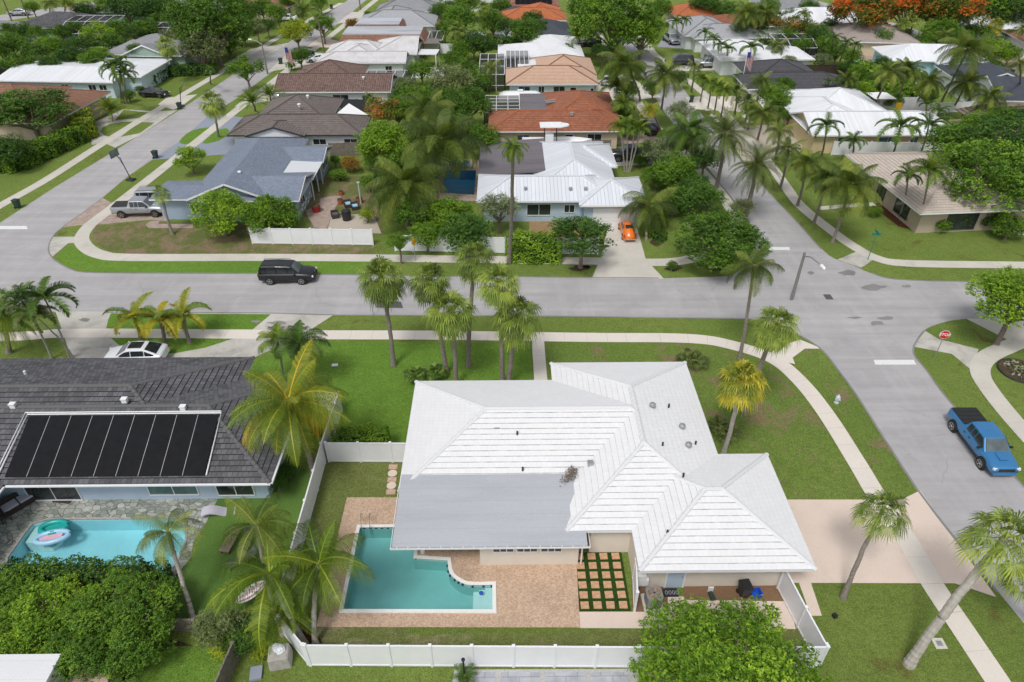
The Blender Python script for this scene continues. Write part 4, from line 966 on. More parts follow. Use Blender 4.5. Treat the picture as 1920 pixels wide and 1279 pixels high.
sheet('driveway', 'sand', [(1370, 262), (1345, 238), (1490, 232), (1530, 270), (1500, 285), (1430, 300), (1395, 305)], Z2)
sheet('driveway', 'concrete', [(1140, 290), (1238, 292), (1262, 306), (1150, 312)], Z2)
sheet('driveway', 'pavers', [(1138, 258), (1180, 240), (1235, 236), (1250, 262), (1160, 272)], Z2)
sheet('driveway', 'concrete', [(1105, 200), (1122, 150), (1190, 150), (1240, 182), (1150, 192)], Z2)
sheet('driveway', 'pavers', [(1880, 90), (1830, 108), (1912, 165), (1990, 160), (1990, 110)], Z2-.003)
# walks through the lawn
strip('sidewalk', 'concrete_new', [(-300, 640), (30, 631), (150, 625), (560, 628), (820, 629), (1100, 633), (1290, 635), (1375, 648), (1450, 674), (1500, 715), (1548, 775), (1605, 865), (1650, 940), (1705, 1020), (1748, 1095), (1805, 1180), (1885, 1300)], 1.35, Z4, joint=1.6)
strip('sidewalk', 'concrete', [(720, -12), (583, 97), (505, 159), (427, 220), (340, 289), (225, 379), (192, 404), (166, 425), (153, 447), (163, 465), (190, 478), (240, 483), (460, 483), (680, 484), (900, 487), (1120, 490), (1250, 492), (1310, 482), (1345, 470), (1375, 445), (1380, 410), (1345, 355), (1290, 295), (1240, 250), (1215, 218), (1180, 170), (1150, 120), (1120, 60)], 1.5, Z4, joint=1.6)
strip('sidewalk', 'concrete', [(1190, 40), (1222, 95), (1262, 128), (1295, 155), (1342, 195), (1400, 258), (1440, 303), (1470, 345), (1500, 385), (1555, 430), (1600, 462), (1645, 485), (1700, 494), (1875, 497), (2100, 499)], 1.4, Z4, joint=1.6)
strip('sidewalk', 'concrete', [(2050, 655), (1935, 640), (1880, 655), (1845, 675), (1838, 700), (1858, 735), (1905, 793), (1985, 880)], 1.5, Z4, joint=1.6)
strip('sidewalk', 'concrete', [(-200, 500), (0, 386), (87, 337), (195, 268), (287, 211), (420, 132), (540, 60), (640, 6)], 1.4, Z4, joint=1.6)
strip('path', 'concrete_new', [(1008, 628), (1014, 715), (1020, 770)], 1.05, Z3, n=2, joint=1.5)
strip('path', 'concrete', [(1537, 391), (1590, 386), (1640, 383)], .9, Z3)
strip('path', 'concrete', [(1825, 425), (1870, 430), (1960, 446)], .9, Z3)
# lawns with a look of their own
sheet('lawn', 'grass_dry', [(178, 424), (260, 416), (480, 418), (480, 430), (700, 440), (700, 478), (250, 477), (200, 470), (172, 450)], Z1+.002)
sheet('lawn', 'grass_lush', [(100, 488), (128, 460), (158, 470), (200, 488), (700, 490), (700, 516), (170, 510), (120, 500)], Z1+.002)
sheet('lawn', 'grass_lush', [(580, 640), (995, 644), (1000, 740), (760, 860), (640, 800), (436, 690)], Z1+.002)
sheet('lawn', 'grass_corner', [(1028, 642), (1290, 644), (1400, 668), (1465, 705), (1530, 780), (1640, 930), (1475, 936), (1440, 860), (1340, 850), (1280, 700), (1030, 700)], Z1+.002)
sheet('lawn', 'grass_corner', [(1489, 672), (1512, 655), (1540, 655), (1600, 745), (1722, 920), (1690, 935), (1640, 880), (1560, 760), (1500, 690)], Z1+.002)
holed('lawn', 'grass_yard', [(600, 866), (760, 866), (760, 1190), (1500, 1180), (1520, 1250), (580, 1250), (545, 1170)], [MAINPOOL], Z1+.001, px=True)
sheet('lawn', 'grass_dry', [(590, 330), (700, 330), (720, 440), (600, 440), (560, 400)], Z1+.002)
sheet('lawn', 'turf', [(408, 936), (505, 905), (600, 870), (560, 1000), (520, 1170), (325, 1168), (330, 1078), (362, 1043), (390, 973)], Z2)
sheet('soil', 'soil', [(-60, 1195), (40, 1200), (330, 1200), (420, 1230), (400, 1290), (-60, 1290)], Z1)
sheet('lawn', 'grass_lush', [(272, 1240), (320, 1212), (380, 1212), (440, 1240), (440, 1290), (225, 1290)], Z2)
sheet('mulch_bed', 'mulch', [(1635, 388), (1655, 402), (1685, 425), (1715, 432), (1745, 430), (1748, 420), (1700, 408), (1650, 378)], Z2)
sheet('mulch_bed', 'mulch', [(548, 1165), (575, 1165), (605, 1205), (592, 1215), (560, 1200)], Z3)
sheet('mulch_bed', 'mulch', [(1290, 830), (1320, 840), (1345, 852), (1330, 860), (1290, 860)], Z3)
for x, y, r, k in [(1088, 503, 20, 6), (1232, 455, 14, 7), (1262, 502, 17, 7), (1345, 498, 38, 11), (1100, 500, 8, 3)]: blotch('mulch_bed', 'soil', x, y, r, k, z=Z2)
for x, y in [(1327, 205), (1338, 217), (1347, 226), (1398, 218), (1404, 228), (1420, 240), (1385, 207), (1312, 184)]: blotch('stone_ring', 'concrete', x, y, 9, 3.4, z=Z3)
for x, y, r, k in [(345, 440, 28, 5), (330, 470, 22, 4), (1560, 850, 14, 16), (1500, 780, 10, 18)]: pass
# house yard paving
holed('patio', 'aggregate', [(650.5, 933), (1150, 933), (1150, 1010), (1080, 1036), (1087.5, 1177), (593, 1176)], [MAINPOOL], Z3, px=True)
holed('patio', 'flagstone', [(-120, 880), (408, 880), (408, 936), (391, 973), (362, 1017), (359, 1043), (328, 1085), (200, 1110), (-120, 1110)], [LPOOL], Z2, px=True)
holed('patio', 'pavers', [(806, 374), (898, 378), (898, 300), (815, 300)], [BPOOL], Z2, px=True)
sheet('patio', 'pavers', [(572, 396), (600, 380), (600, 372), (628, 367), (640, 368), (626, 395), (612, 430), (592, 432)], Z2)
sheet('patio', 'sand', [(622, 405), (700, 400), (715, 438), (612, 436)], Z1+.004)
sheet('patio', 'gravel', [(852, 1256), (1195, 1254), (1210, 1300), (845, 1300)], Z2)
sheet('path', 'pavers', [(480, 430), (600, 428), (600, 434), (480, 437)], Z2)
for k in range(4):
    for j in range(2):
        x0 = 856+k*84+(4 if j else 0); y0 = 1261+j*26
        sheet('patio_slab', 'slabs', [(x0, y0), (x0+72, y0-.5), (x0+74, y0+22), (x0-1, y0+22)], Z3)
sheet('turf_bed', 'turf_dark', [(1080, 1036), (1165, 1036), (1183, 1146.5), (1086, 1147)], Z4)
a0, a1 = G(1080, 1036), G(1086, 1146); b0 = G(1183, 1146)
tw, th = (b0[0]-a1[0]), (a0[1]-a1[1])
for i in range(4):
    for j in range(6):
        cx = a1[0]+tw*(i+.5)/4-.02; cy = a1[1]+th*(j+.5)/6+.02; mb = MB(); r = random.Random(i*7+j)
        mb.box((0, 0, 0), (tw/4*.64, th/6*.7, .03), r.uniform(-.03, .03)); o = mb.build('stepping_stone', M['paver_stone']); o.location = (cx, cy, Z5)
        ORD = ['first', 'second', 'third', 'fourth', 'fifth', 'sixth']
        T(o, f'square paving stone in the turf grid, {ORD[5-j]} row from house, {ORD[i]} from left', 'paving stone', 'paving stones in the turf grid')

# dirt gathered along the road edges
for L in [[(200, 586.5), (480, 587), (640, 591), (1020, 593), (1240, 596), (1396, 598), (1450, 607), (1498, 628), (1541, 656), (1575, 699), (1612, 750), (1723, 922), (1870, 1110)], [(1920, 529), (1834, 528), (1752, 527), (1674, 523), (1634, 512)], [(1235, 521.5), (1000, 519.5), (850, 518), (480, 513), (250, 512), (162, 511), (130, 504), (101, 486), (91, 468), (98, 446), (118, 426), (192, 372)], [(1920, 914), (1778, 750), (1735, 692), (1715, 668), (1714, 648), (1733, 620)], [(1540, 468), (1496, 418), (1440, 359), (1340, 245)], [(1343, 336), (1395, 401), (1411, 440), (1411, 470), (1398, 495)]]:
    strip('road_edge_dirt', 'asphalt_wet', L, .16, Z2+.0015, n=4)
rc = random.Random(12)
for k in range(19):       # fine cracks wandering over the asphalt
    if k < 16: x, y = rc.uniform(-40, 26), rc.uniform(52.5, 58.5)
    else: x, y = rc.uniform(28.6, 33.6), rc.uniform(30, 50)
    a = rc.uniform(0, 6.28); pts = []
    for j in range(rc.randint(5, 10)): pts.append((x, y)); a += rc.uniform(-.35, .35); x += .55*math.cos(a); y = min(58.6, max(29, y+.45*math.sin(a)))
    if k >= 16: pts = [(min(34, max(28.3, p[0])), p[1]) for p in pts]
    strip('road_crack', 'asphalt_wet', pts, .022, Z2+.003, px=False, n=2)
# ================================================================ HOUSES
W = lambda r, **k: dict(r=r, **k)
# ---- the white house with the pool (its walls are given in full, its eaves from the photo)
Hm = House('ranch_house', 'large white tiled hip roof house with grey flat patio roof beside the teal pool', [
    W((-6.6, 28.5, 13.4, 39.05), e='hh', w=(-5.6, 29.3, 12.0, 38.2)), W((3.4, 25.45, 13.65, 41.1), ax='y', w=(4.95, 26.02, 12.75, 40.2)), W((7.2, 22.72, 16.85, 31.4), w=(7.32, 23.62, 15.95, 30.6))],
    'tile_white', 'wall_cream', near=True, thick=.06, pivot=(5, 31), gap='tile_shade_dirt')
mb = MB()                                     # grey membrane roof over the patio, sloping gently to the south
z0, z1 = 2.72, 3.16; X0, X1, Y0, Y1 = -6.5-5, 4.55-5, 24.45-31, 29.55-31
mb.mesh([(X0, Y0, z0), (X1, Y0, z0), (X1, Y1, z1), (X0, Y1, z1), (X0, Y0, z0-.16), (X1, Y0, z0-.16), (X1, Y1, z1-.16), (X0, Y1, z1-.16)], [(0, 1, 2, 3), (7, 6, 5, 4), (0, 4, 5, 1), (1, 5, 6, 2), (3, 2, 6, 7), (0, 3, 7, 4)])
mb.build('flat_roof', M['flat_grey'], Hm.root)
mb = MB()
bar(mb, (X0-.09, Y0-.09, z0-.03), (X1+.14, Y0-.09, z0-.03), .03, .12); bar(mb, (X0-.06, Y0-.02, z0-.10), (X1+.06, Y0-.02, z0-.10), .12, .02)
bar(mb, (X0-.07, Y0-.09, z0-.03), (X0-.07, Y1-.9, z1-.11), .03, .10); bar(mb, (X1+.14, Y0-.09, z0-.03), (X1+.14, Y0+.85, z0-.03), .03, .12)
k = X0
while k < X1: mb.box((k+.3, Y0-.05, z0+.035), (.04, .14, .02)); k += .62
mb.tube([(X1-.1, Y0-.04, z0-.12), (X1-.16, Y0+.35, z0-.3), (X1-.17, Y0+.68, z0-.4), (X1-.17, Y0+.68, .1)], .05, 6)
mb.build('gutter', M['trim_white'], Hm.root)
mb = MB(); mb.bbox((-1.6-5, 25.2-31, 0), (4.2-5, 29.0-31, 2.66)); mb.build('wall', M['wall_cream'], Hm.root)
mb = MB(); mb.cyl((-5.1-5, 26.1-31, 0), .14, 2.6, 14); mb.build('column', M['trim_white'], Hm.root)
for x in (-.22, 1.17, 2.58): Hm.win('S', x, 25.2, 1.15, .95, 1.3, mull=2, bars=1, pane='glass')
Hm.win('S', 5.9, 26.02, 1.6, .5, 1.9, mull=3); Hm.win('S', 12.0, 23.62, .8, .45, 1.9, mull=0); Hm.win('S', 13.0, 23.62, .8, .45, 1.9, mull=0)
def door(h, side, x, y, w_=.95, hh=2.05, mat='trim_white', frame='trim_white', name='door'):
    l = h.L(x, y); d = {'S': (0, -1), 'N': (0, 1), 'W': (-1, 0), 'E': (1, 0)}[side]; f = MB(); q = abs(d[1]) > 0
    f.box((l[0]+d[0]*.03, l[1]+d[1]*.03, hh/2), (w_ if q else .06, .06 if q else w_, hh)); o = f.build(name, M[mat], h.root)
    g = MB()
    for s in (-1, 1): g.box((l[0]+d[0]*.04+(s*(w_/2+.05) if q else 0), l[1]+d[1]*.04+(0 if q else s*(w_/2+.05)), hh/2), (.1 if q else .08, .08 if q else .1, hh))
    g.box((l[0]+d[0]*.04, l[1]+d[1]*.04, hh+.05), (w_+.2 if q else .085, .085 if q else w_+.2, .1)); g.build('frame', M[frame], o)
    k_ = MB(); k_.box((l[0]+d[0]*.09+(w_*.38 if q else 0), l[1]+d[1]*.09, 1.0), (.05, .05, .12)); k_.build('handle', M['galv'], o); return o
def garage(h, side, x, y, w_=4.8, hh=2.15, mat='trim_white'):
    l = h.L(x, y); f = MB(); q = side in 'SN'; d = {'S': (0, -1), 'N': (0, 1), 'W': (-1, 0), 'E': (1, 0)}[side]
    for k in range(4): f.box((l[0]+d[0]*.03, l[1]+d[1]*.03, hh*(k+.5)/4), (w_ if q else .06, .06 if q else w_, hh/4-.02))
    return f.build('garage_door', M[mat], h.root)
door(Hm, 'S', 9.6, 23.62, .95, 2.05, 'wall_blue'); garage(Hm, 'E', 15.95, 27.3, 4.9)
m = MB(); l = Hm.L(8.3, 23.2); m.box((l[0]+.9, l[1]+.25, 2.5), (3.0, .12, .1)); m.build('awning_rail', M['galv'], Hm.root)
for q in (-5.0, 2.0): pass
for (x, y, z) in [(-.6, 31.9+.6, 4.05), (5.2, 29.4+.5, 3.5)]: Hm.vent(x, y, z, .32, 'box')
for (x, y) in [(9.75, 34.3), (11.55, 33.0), (11.6, 31.3)]: Hm.vent(x, y, 4.74-(x-8.5)*.39+.05, .36, 'turbine', 'galv')
for (x, y, z) in [(11.0, 34.8, 3.85), (12.2, 31.75, 3.35), (9.75, 30.7, 4.3), (1.0, 29.7, 3.25), (.7, 32.0, 4.1), (10.6, 28.4, 4.0), (9.0, 24.7, 3.4)]: Hm.vent(x, y, z, .36, 'pipe', 'plastic_black')
rnd = random.Random(5); mb = MB()                 # leaf litter caught in the valley
for k in range(260):
    t = rnd.random()**.6; x = 3.45+rnd.gauss(0, .15)+.75*t; y = 28.7+rnd.gauss(0, .16)+.9*t; z = 3.14+.3*t+rnd.uniform(0, .06)
    leafquad(mb, Vector((x-5, y-31, z+.02)), Vector((rnd.uniform(-.4, .4), rnd.uniform(-.4, .4), 1)).normalized(), rnd.uniform(.04, .09), rnd.random(), rnd)
mb.build('leaf_litter', M['bark'], Hm.roof)
# pool of the white house
pool = basin('swimming_pool', 'teal backyard pool with white coping and curved notch beside the white roof house', MAINPOOL, 'basin_teal', depth=1.0, coping=.22, z=.055)
c = pool.location; mb = MB()
for k in range(7): x, y = G(683+k*11, 991); mb.box((x-c.x, 27.985-c.y, .0), (.16, .03, .1))
for k in range(7): x, y = G(781+k*9.2, 1048.5); mb.box((x-c.x, y-c.y+.03, -.01), (.16, .05, .12))
for k in range(9): x, y = arc[int(k*len(arc)/9)]; x, y = G(x, y); mb.box((x-c.x-.03, y-c.y-.03, -.01), (.12, .1, .12), .8)
mb.build('waterline_tiles', M['mosaic'], pool)
x1, y0 = G(923.6, 1144); y1 = G(923, 1098)[1]
mb = MB()
for k, (dx, z) in enumerate([(.45, -.22), (.8, -.42), (1.15, -.62)]): mb.bbox((x1-dx-c.x, y0+.01-c.y, -.98), (x1-.01-c.x, y1-.01-c.y, z))
mb.build('steps', M['pool_coping'], pool)
mb = MB()
for px_ in (679, 695):
    x, y = G(px_, 991); x -= c.x; y = 28.1-c.y
    mb.tube([(x, y+.45, .05), (x, y+.42, .75), (x, y+.28, .95), (x, y+.08, .9), (x, y-.22, .35), (x, y-.24, -.5)], .028, 8)
each(mb, 'ladder_rail', M['steel'], pool)
# pool of the dark roofed house
lp = basin('swimming_pool', 'light turquoise pool with inflatables beside the dark roofed house with solar panels', LPOOL, 'basin_turq', depth=1.1, coping=.12, copmat='rock', z=.03)
c = lp.location; mb = MB()
for k, (a, b) in enumerate([(0, -.28), (.3, -.5), (.6, -.75)]):
    pts = PX([(88, 977), (62, 984), (50, 1003), (44, 1012), (60+a*50, 1013), (76+a*50, 1000), (90+a*50, 977)]); mb.prism([(p[0]-c.x, p[1]-c.y) for p in pts], -1.08, b-k*.001)
mb.build('steps', M['pool_coping'], lp)
bp = basin('swimming_pool', 'deep blue pool beside the white metal roof house', BPOOL, 'basin_blue', depth=1.3, coping=.4, copmat='paver_tan', z=.03)
sp = empty('hot_tub', (*G(862, 311), 0), 0, 'small raised square blue spa at the head of the deep blue pool', 'hot tub')
mb = MB(); 
for a, b in (((-1.7, -1.3), (1.7, -.95)), ((-1.7, .95), (1.7, 1.3)), ((-1.7, -.95), (-1.35, .95)), ((1.35, -.95), (1.7, .95))): mb.bbox((*a, 0), (*b, .42))
mb.build('wall', M['paver_tan'], sp); mb = MB(); mb.bbox((-1.35, -.95, .0), (1.35, .95, .12)); mb.build('floor', M['basin_blue'], sp); mb = MB(); mb.face([(-1.35, -.95, .33), (1.35, -.95, .33), (1.35, .95, .33), (-1.35, .95, .33)]); mb.build('water', M['water'], sp)
# ---- neighbour with the dark tile roof and solar panels
HL = House('ranch_house', 'dark grey tiled hip roof house with pale blue walls and black solar panels', [
    W((-45, 29.9, -19.3, 42.1), e='gh', ov=.9), W((-44.9, 29.33, -14.65, 39.4), e='gh', w=(-44, 30.5, -15.5, 38.5)), W((-42, 22.0, -31.0, 33.2), ax='y', e='hh', w=(-41, 23, -32.7, 32))],
    'tile_dark', 'wall_blue', near=True, pivot=(-25, 35), thick=.055, cap='tile_cap_grey', gap='tile_shade_dirt_dark')
HL.win('S', -29.4, 30.5, 3.3, 1.95, .08, mull=1, name='sliding_door'); HL.win('S', -21.6, 30.5, 3.1, 1.4, .5, mull=1, pane='glass_teal'); HL.win('S', -17.6, 30.5, 2.3, 1.4, .4, mull=1)
mb = MB(); l0 = HL.L(-31, 29.3); l1 = HL.L(-14.6, 29.3); bar(mb, (l0[0], l0[1]-.06, 2.72), (l1[0], l1[1]-.06, 2.72), .12, .1); bar(mb, (l1[0]+.06, l1[1], 2.72), (l1[0]+.06, l1[1]+10, 2.72), .12, .1); bar(mb, (l0[0]+.06, l0[1]+.0, 2.72), (l0[0]+.06, l0[1]-7.3, 2.72), .12, .1)
mb.build('gutter', M['trim_white'], HL.root)
s = math.sqrt(1+.39**2)
def sl_(x, d): return (x-HL.p[0], 29.33+d-HL.p[1], 2.75+d*.39)        # on the south slope, d metres in from the eave
d0, d1 = .45, 4.35; xa, xb = -31.1, -18.75; n = 9; up = Vector((0, -.39, 1)).normalized()*.14
for k in range(n):
    a = xa+(xb-xa)*k/n+.03; b = xa+(xb-xa)*(k+1)/n-.03; q = [Vector(sl_(a, d0))+up, Vector(sl_(b, d0))+up, Vector(sl_(b, d1))+up, Vector(sl_(a, d1))+up]
    mb = MB(); mb.mesh(q+[v-up*.35 for v in q], [(0, 1, 2, 3), (7, 6, 5, 4), (0, 4, 5, 1), (1, 5, 6, 2), (2, 6, 7, 3), (3, 7, 4, 0)]); o = mb.build('solar_panel', M['solar'], HL.roof)
mb = MB()
for k in range(1, n): x = xa+(xb-xa)*k/n; bar(mb, Vector(sl_(x, d0))+up*.9, Vector(sl_(x, d1))+up*.9, .03, .02)
mb.build('panel_rail', M['galv'], HL.roof)
mb = MB(); T1 = up*1.1
mb.tube([Vector(sl_(xa-.45, d0-.35))+T1, Vector(sl_(xa-.12, d1+.1))+T1, Vector(sl_(xb+.12, d1+.1))+T1, Vector(sl_(xb+.12, d0))+T1], .05, 6)
mb.tube([Vector(sl_(xa-.65, d0-.35))+T1, Vector(sl_(xa-.3, d1+.22))+T1, Vector(sl_(xb+.1, d1+.22))+T1], .04, 6); mb.build('pipe', M['trim_white'], HL.roof)
for x, d in [(-32.4, 5.0), (-25.2, 5.3), (-21.2, 4.75), (-34.6, 5.6)]: l = sl_(x, d); HL.vent(x, 29.33+d, l[2]+.05, .34, 'box', 'trim_white')
HL.vent(-34, 38.3, 4.3, .5, 'pipe', 'trim_white')
# bottom left house corner
HB = House('house', 'white flat topped house corner with tan brick edge at the bottom left', [W((-36, 8.0, -21.9, 18.4), z=2.7, p=.02, ov=.3, e='hh')], 'flat_white', 'wall_white', hipcap=False, course=0)
mb = MB(); a, b = HB.L(-21.8, 18.4), HB.L(-20.2, 8); mb.bbox((a[0], b[1], 0), (b[0]+.4, a[1], 1.3)); mb.build('planter_wall', M['paver_tan'], HB.root)
# ---- houses across the street, first column
HA = House('house', 'blue grey shingle roof house with light blue walls and white awning by the pickup', [
    W((-35.1, 70.6, -25.9, 89.5), ax='y', e='gh', z=2.8, p=.4), W((-39.3, 70.9, -30, 76.0), e='hh', p=.2, z=2.75), W((-34, 70.4, -22.6, 78.4), e='hg', p=.3), W((-33, 81.6, -22.3, 87.2), e='hg', p=.3)],
    'shingle_blue', 'wall_bluegrey', hipcap=False, course=0)
HA.win('S', -34.6, 71.2, .9, .9, 1.1); HA.win('S', -28.2, 71.0, 2.0, 1.1, 1.0); HA.win('E', -23.2, 73.5, 1.6, 1.0, 1.0); HA.win('E', -22.95, 84.4, 2.4, 1.1, .9, mull=2)
mb = MB(); l0 = HA.L(-27.6, 76.2); l1 = HA.L(-22.4, 81.6); mb.mesh([(l0[0], l0[1], 3.0), (l1[0], l0[1], 2.72), (l1[0], l1[1], 2.72), (l0[0], l1[1], 3.0), (l0[0], l0[1], 2.9), (l1[0], l0[1], 2.62), (l1[0], l1[1], 2.62), (l0[0], l1[1], 2.9)], [(0, 1, 2, 3), (7, 6, 5, 4), (0, 4, 5, 1), (1, 5, 6, 2), (2, 6, 7, 3), (3, 7, 4, 0)])
mb.build('patio_roof', M['metal_bright'], HA.root)
mb = MB()
for y in (76.5, 79, 81.3): l = HA.L(-22.7, y); mb.box((l[0], l[1], 1.3), (.1, .1, 2.6))
each(mb, 'post', M['trim_white'], HA.root)
HA.vent(-29.9, 74.2, 4.3, .35, 'turbine', 'trim_white')
mb = MB(); l = HA.L(-23.1, 74.5)
for k in range(9): mb.box((l[0]+.12, l[1]-2.4+k*.55, .9+.35*math.sin(k*2.1)), (.03, .42, .3))
mb.build('wall_mosaic', M['wall_white'], HA.root)
H2 = House('house', 'grey brown tile roof house with white front gable beside the barrel tile house', [
    W((-37.2, 91.1, -19.0, 98.9), e='hh'), W((-35.3, 96, -24.4, 107), ax='y', e='hh', p=.42), W((-34.6, 90.4, -26.6, 97), ax='y', e='gh', p=.3, z=2.85, ov=.25)], 'tile_greybrown', 'wall_white', trim='trim_dark')
for x, w_ in ((-33.6, 1.2), (-28.3, 1.3), (-25.1, 1.7), (-20.9, 1.7)): H2.win('S', x, 90.65 if x < -27 else 91.75, w_, .75, 1.2, mull=1)
H2.vent(-28.4, 101.5, 4.6, .4, 'turbine', 'trim_white'); H2.vent(-28.9, 98.2, 4.4, .4, 'turbine', 'trim_white')
mb = MB(); l = H2.L(-22, 102); mb.mesh([(l[0]-2.5, l[1]-2.5, 2.6), (l[0]+2.5, l[1]-2.5, 2.6), (l[0]-1.2, l[1]+2.2, 2.9), (l[0]-2.5, l[1]-2.5, 2.5), (l[0]+2.5, l[1]-2.5, 2.5), (l[0]-1.2, l[1]+2.2, 2.8)], [(0, 1, 2), (5, 4, 3), (0, 3, 4, 1), (1, 4, 5, 2), (2, 5, 3, 0)]); mb.build('shade_sail', M['umbrella_white'], H2.root)
H3 = House('house', 'brown striped barrel tile roof house with white walls and a screened pool', [
    W((-36.3, 110.5, -17.8, 119.3), e='gg', p=.36), W((-34.8, 116, -23.5, 125.5), ax='y', e='hh', p=.4), W((-35.3, 114.5, -31, 123), ax='y', e='hh', p=.3)], 'tile_barrel', 'wall_white', course=.38)
H3.win('S', -25.9, 111.15, 2.4, 1.2, .9, mull=1); H3.win('S', -22.0, 111.15, .9, .9, 1.1); H3.vent(-22.4, 113.5, 3.9, .4, 'turbine', 'trim_white')
screen_cage('dark screened pool cage with white beams beside the barrel tile roof', (-23.4, 117.2, -15.4, 123.6), 2.5, 2.5, 5, 1)
H4 = House('house', 'weathered white low tile roof house between barrel tile house and flat roof house', [
    W((-33.4, 127.7, -17.4, 134), e='hg', p=.36), W((-33, 133, -21.5, 141), e='hh', p=.42), W((-24.5, 133, -15.9, 144), ax='x', e='hg', p=.35, z=2.9), W((-31, 129, -22, 139), ax='y', e='hh', p=.36)], 'tile_weathered', 'wall_white')
for x in (-28.2, -26.8, -20.6): H4.win('S', x, 128.35, 1.1, 1.0, 1.0)
H5 = House('house', 'streaky grey flat roof house edged with sloping orange tiles', [W((-32.4, 143.2, -15.3, 151), z=2.6, p=.8, ov=.6), W((-31.8, 149, -20.5, 160), z=2.6, p=.8, ov=.6)], 'tile_terra', 'wall_beige', hipcap=False)
bpy.data.objects.remove(H5.roof)
mb = MB()
for r_, zz in (((-32.4, 143.2, -15.3, 151.5), 4.0), ((-31.2, 151.6, -20.5, 159.5), 4.05)):
    x0, y0, x1, y1 = r_[0]-H5.p[0], r_[1]-H5.p[1], r_[2]-H5.p[0], r_[3]-H5.p[1]; i = .95
    A = [(x0, y0, 2.62), (x1, y0, 2.62), (x1, y1, 2.62), (x0, y1, 2.62)]; B = [(x0+i, y0+i*.7, zz), (x1-i, y0+i*.7, zz), (x1-i, y1-i, zz), (x0+i, y1-i, zz)]
    for k in range(4): roof_face(mb, [A[k], A[(k+1) % 4], B[(k+1) % 4], B[k]])
H5.roof = mb.build('roof', M['tile_terra'], H5.root); mb = MB()
for r_, zz in (((-32.4, 143.2, -15.3, 151.5), 4.0), ((-31.2, 151.6, -20.5, 159.5), 4.05)):
    mb.bbox((r_[0]-H5.p[0]+.9, r_[1]-H5.p[1]+.62, zz-.4), (r_[2]-H5.p[0]-.9, r_[3]-H5.p[1]-.9, zz+.03))
mb.build('flat_roof', M['flat_streaky'], H5.root)
screen_cage('small grey screened patio behind the streaky flat roof', (-15.2, 146, -12.2, 154), 2.4, 2.4, 2, 1)
H6 = House('house', 'pale grey tile hip roof house behind the streaky flat roof', [W((-31.5, 157.2, -14.6, 168)), W((-29, 160, -20, 174), ax='y', e='hh')], 'shingle_lgrey', 'wall_white', course=0)
H7 = House('house', 'slate blue hip roof house at the top beside the left street', [W((-29.5, 171.8, -14.2, 181)), W((-28, 175, -19, 189), ax='y', e='hh')], 'shingle_grey', 'wall_beige', course=0)
H7.win('S', -18.5, 172.5, 1.8, 1, 1); H6.win('S', -18.5, 157.9, 3.2, 1, 1, mull=3)
H8 = House('house', 'white roofed house at the top centre left', [W((-24, 191, -9, 201)), W((-15, 186, -5, 195), p=.3)], 'tile_white2', 'wall_white', course=0)
H8.win('S', -13, 186.65, 2.5, 1.1, 1)
# ---- second column
HB1 = House('house', 'light blue house with white metal roof and white garage door behind the tall palm', [
    W((-3.1, 69.95, 12.6, 77.4), e='hh', p=.36), W((8.1, 68.75, 15.75, 76.4), e='hh', p=.36, ax='x'), W((3.4, 73, 12.9, 88.0), ax='y', e='hh', p=.36), W((6, 79.6, 13.7, 87.2), e='hh', p=.33)],
    'metal_white', 'wall_blue', course=0, cap='metal_bright')
mb = MB(); l0 = HB1.L(-3.1, 77.3); l1 = HB1.L(5.2, 88); mb.mesh([(l0[0], l0[1], 2.8), (l1[0], l0[1], 3.3), (l1[0], l1[1], 3.3), (l0[0], l1[1], 2.8), (l0[0], l0[1], 2.6), (l1[0], l0[1], 3.1), (l1[0], l1[1], 3.1), (l0[0], l1[1], 2.6)], [(0, 1, 2, 3), (7, 6, 5, 4), (0, 4, 5, 1), (1, 5, 6, 2), (2, 6, 7, 3), (3, 7, 4, 0)])
mb.build('flat_roof', M['flat_black'], HB1.root)
mb = MB(); l0 = HB1.L(-2.5, 77.2); l1 = HB1.L(5, 87.4); mb.bbox((l0[0], l0[1], 0), (l1[0], l1[1], 2.5)); mb.build('wall', M['wall_blue'], HB1.root)
HB1.win('S', 3.8, 70.6, 2.6, 1.3, .8); HB1.win('S', 7.2, 70.6, 1.1, .9, 1.1); HB1.win('S', .2, 70.6, .9, .7, 1.2); garage(HB1, 'S', 12.3, 69.4, 5.2)
for x, y in ((2.3, 71.6), (7.3, 71.5), (9.0, 71.5)): HB1.vent(x, y, 3.35, .35, 'turbine')
HB2 = House('house', 'red brown tile roof house with cream walls behind the parked boat', [
    W((-2.2, 92.2, 16.2, 100.6), e='hh', p=.36), W((5.8, 96, 16.4, 109.5), ax='y', e='hh', p=.36)], 'tile_red', 'wall_beige', cap='tile_orange')
HB2.win('S', 2.6, 92.85, 1.6, .9, 1.1); HB2.win('S', 12.4, 92.85, 1.9, 1.0, 1.1); door(HB2, 'S', 8.9, 92.85, 1.0, 2.05, 'plastic_black')
HB2.vent(9.3, 95.1, 4.0, .4, 'box'); l = HB2.L(6.8, 103); mb = MB(); mb.box((l[0], l[1]+.3, 3.5), (1.6, .35, .1), .3); mb.box((l[0]+.1, l[1]-.3, 3.45), (1.6, .35, .1), .3); mb.build('skylight', M['galv'], HB2.roof)
HB2.slab('flat_roof', (2.4, 100.2, 6.4, 108.6), (2.75, 2.95), 'flat_black')
screen_cage('flat screened patio with white beam grid behind the red brown roof', (-2.9, 100.3, 2.3, 108.4), 2.7, 2.7, 3, 5)
HB3 = House('house', 'peach tile roof house with pale blue walls and dark windows', [
    W((.3, 114.2, 15.4, 123.6), e='hh', p=.36), W((4.9, 119, 15.6, 130.5), ax='y', e='hh', p=.36)], 'tile_peach', 'wall_lightblue', cap='tile_terra')
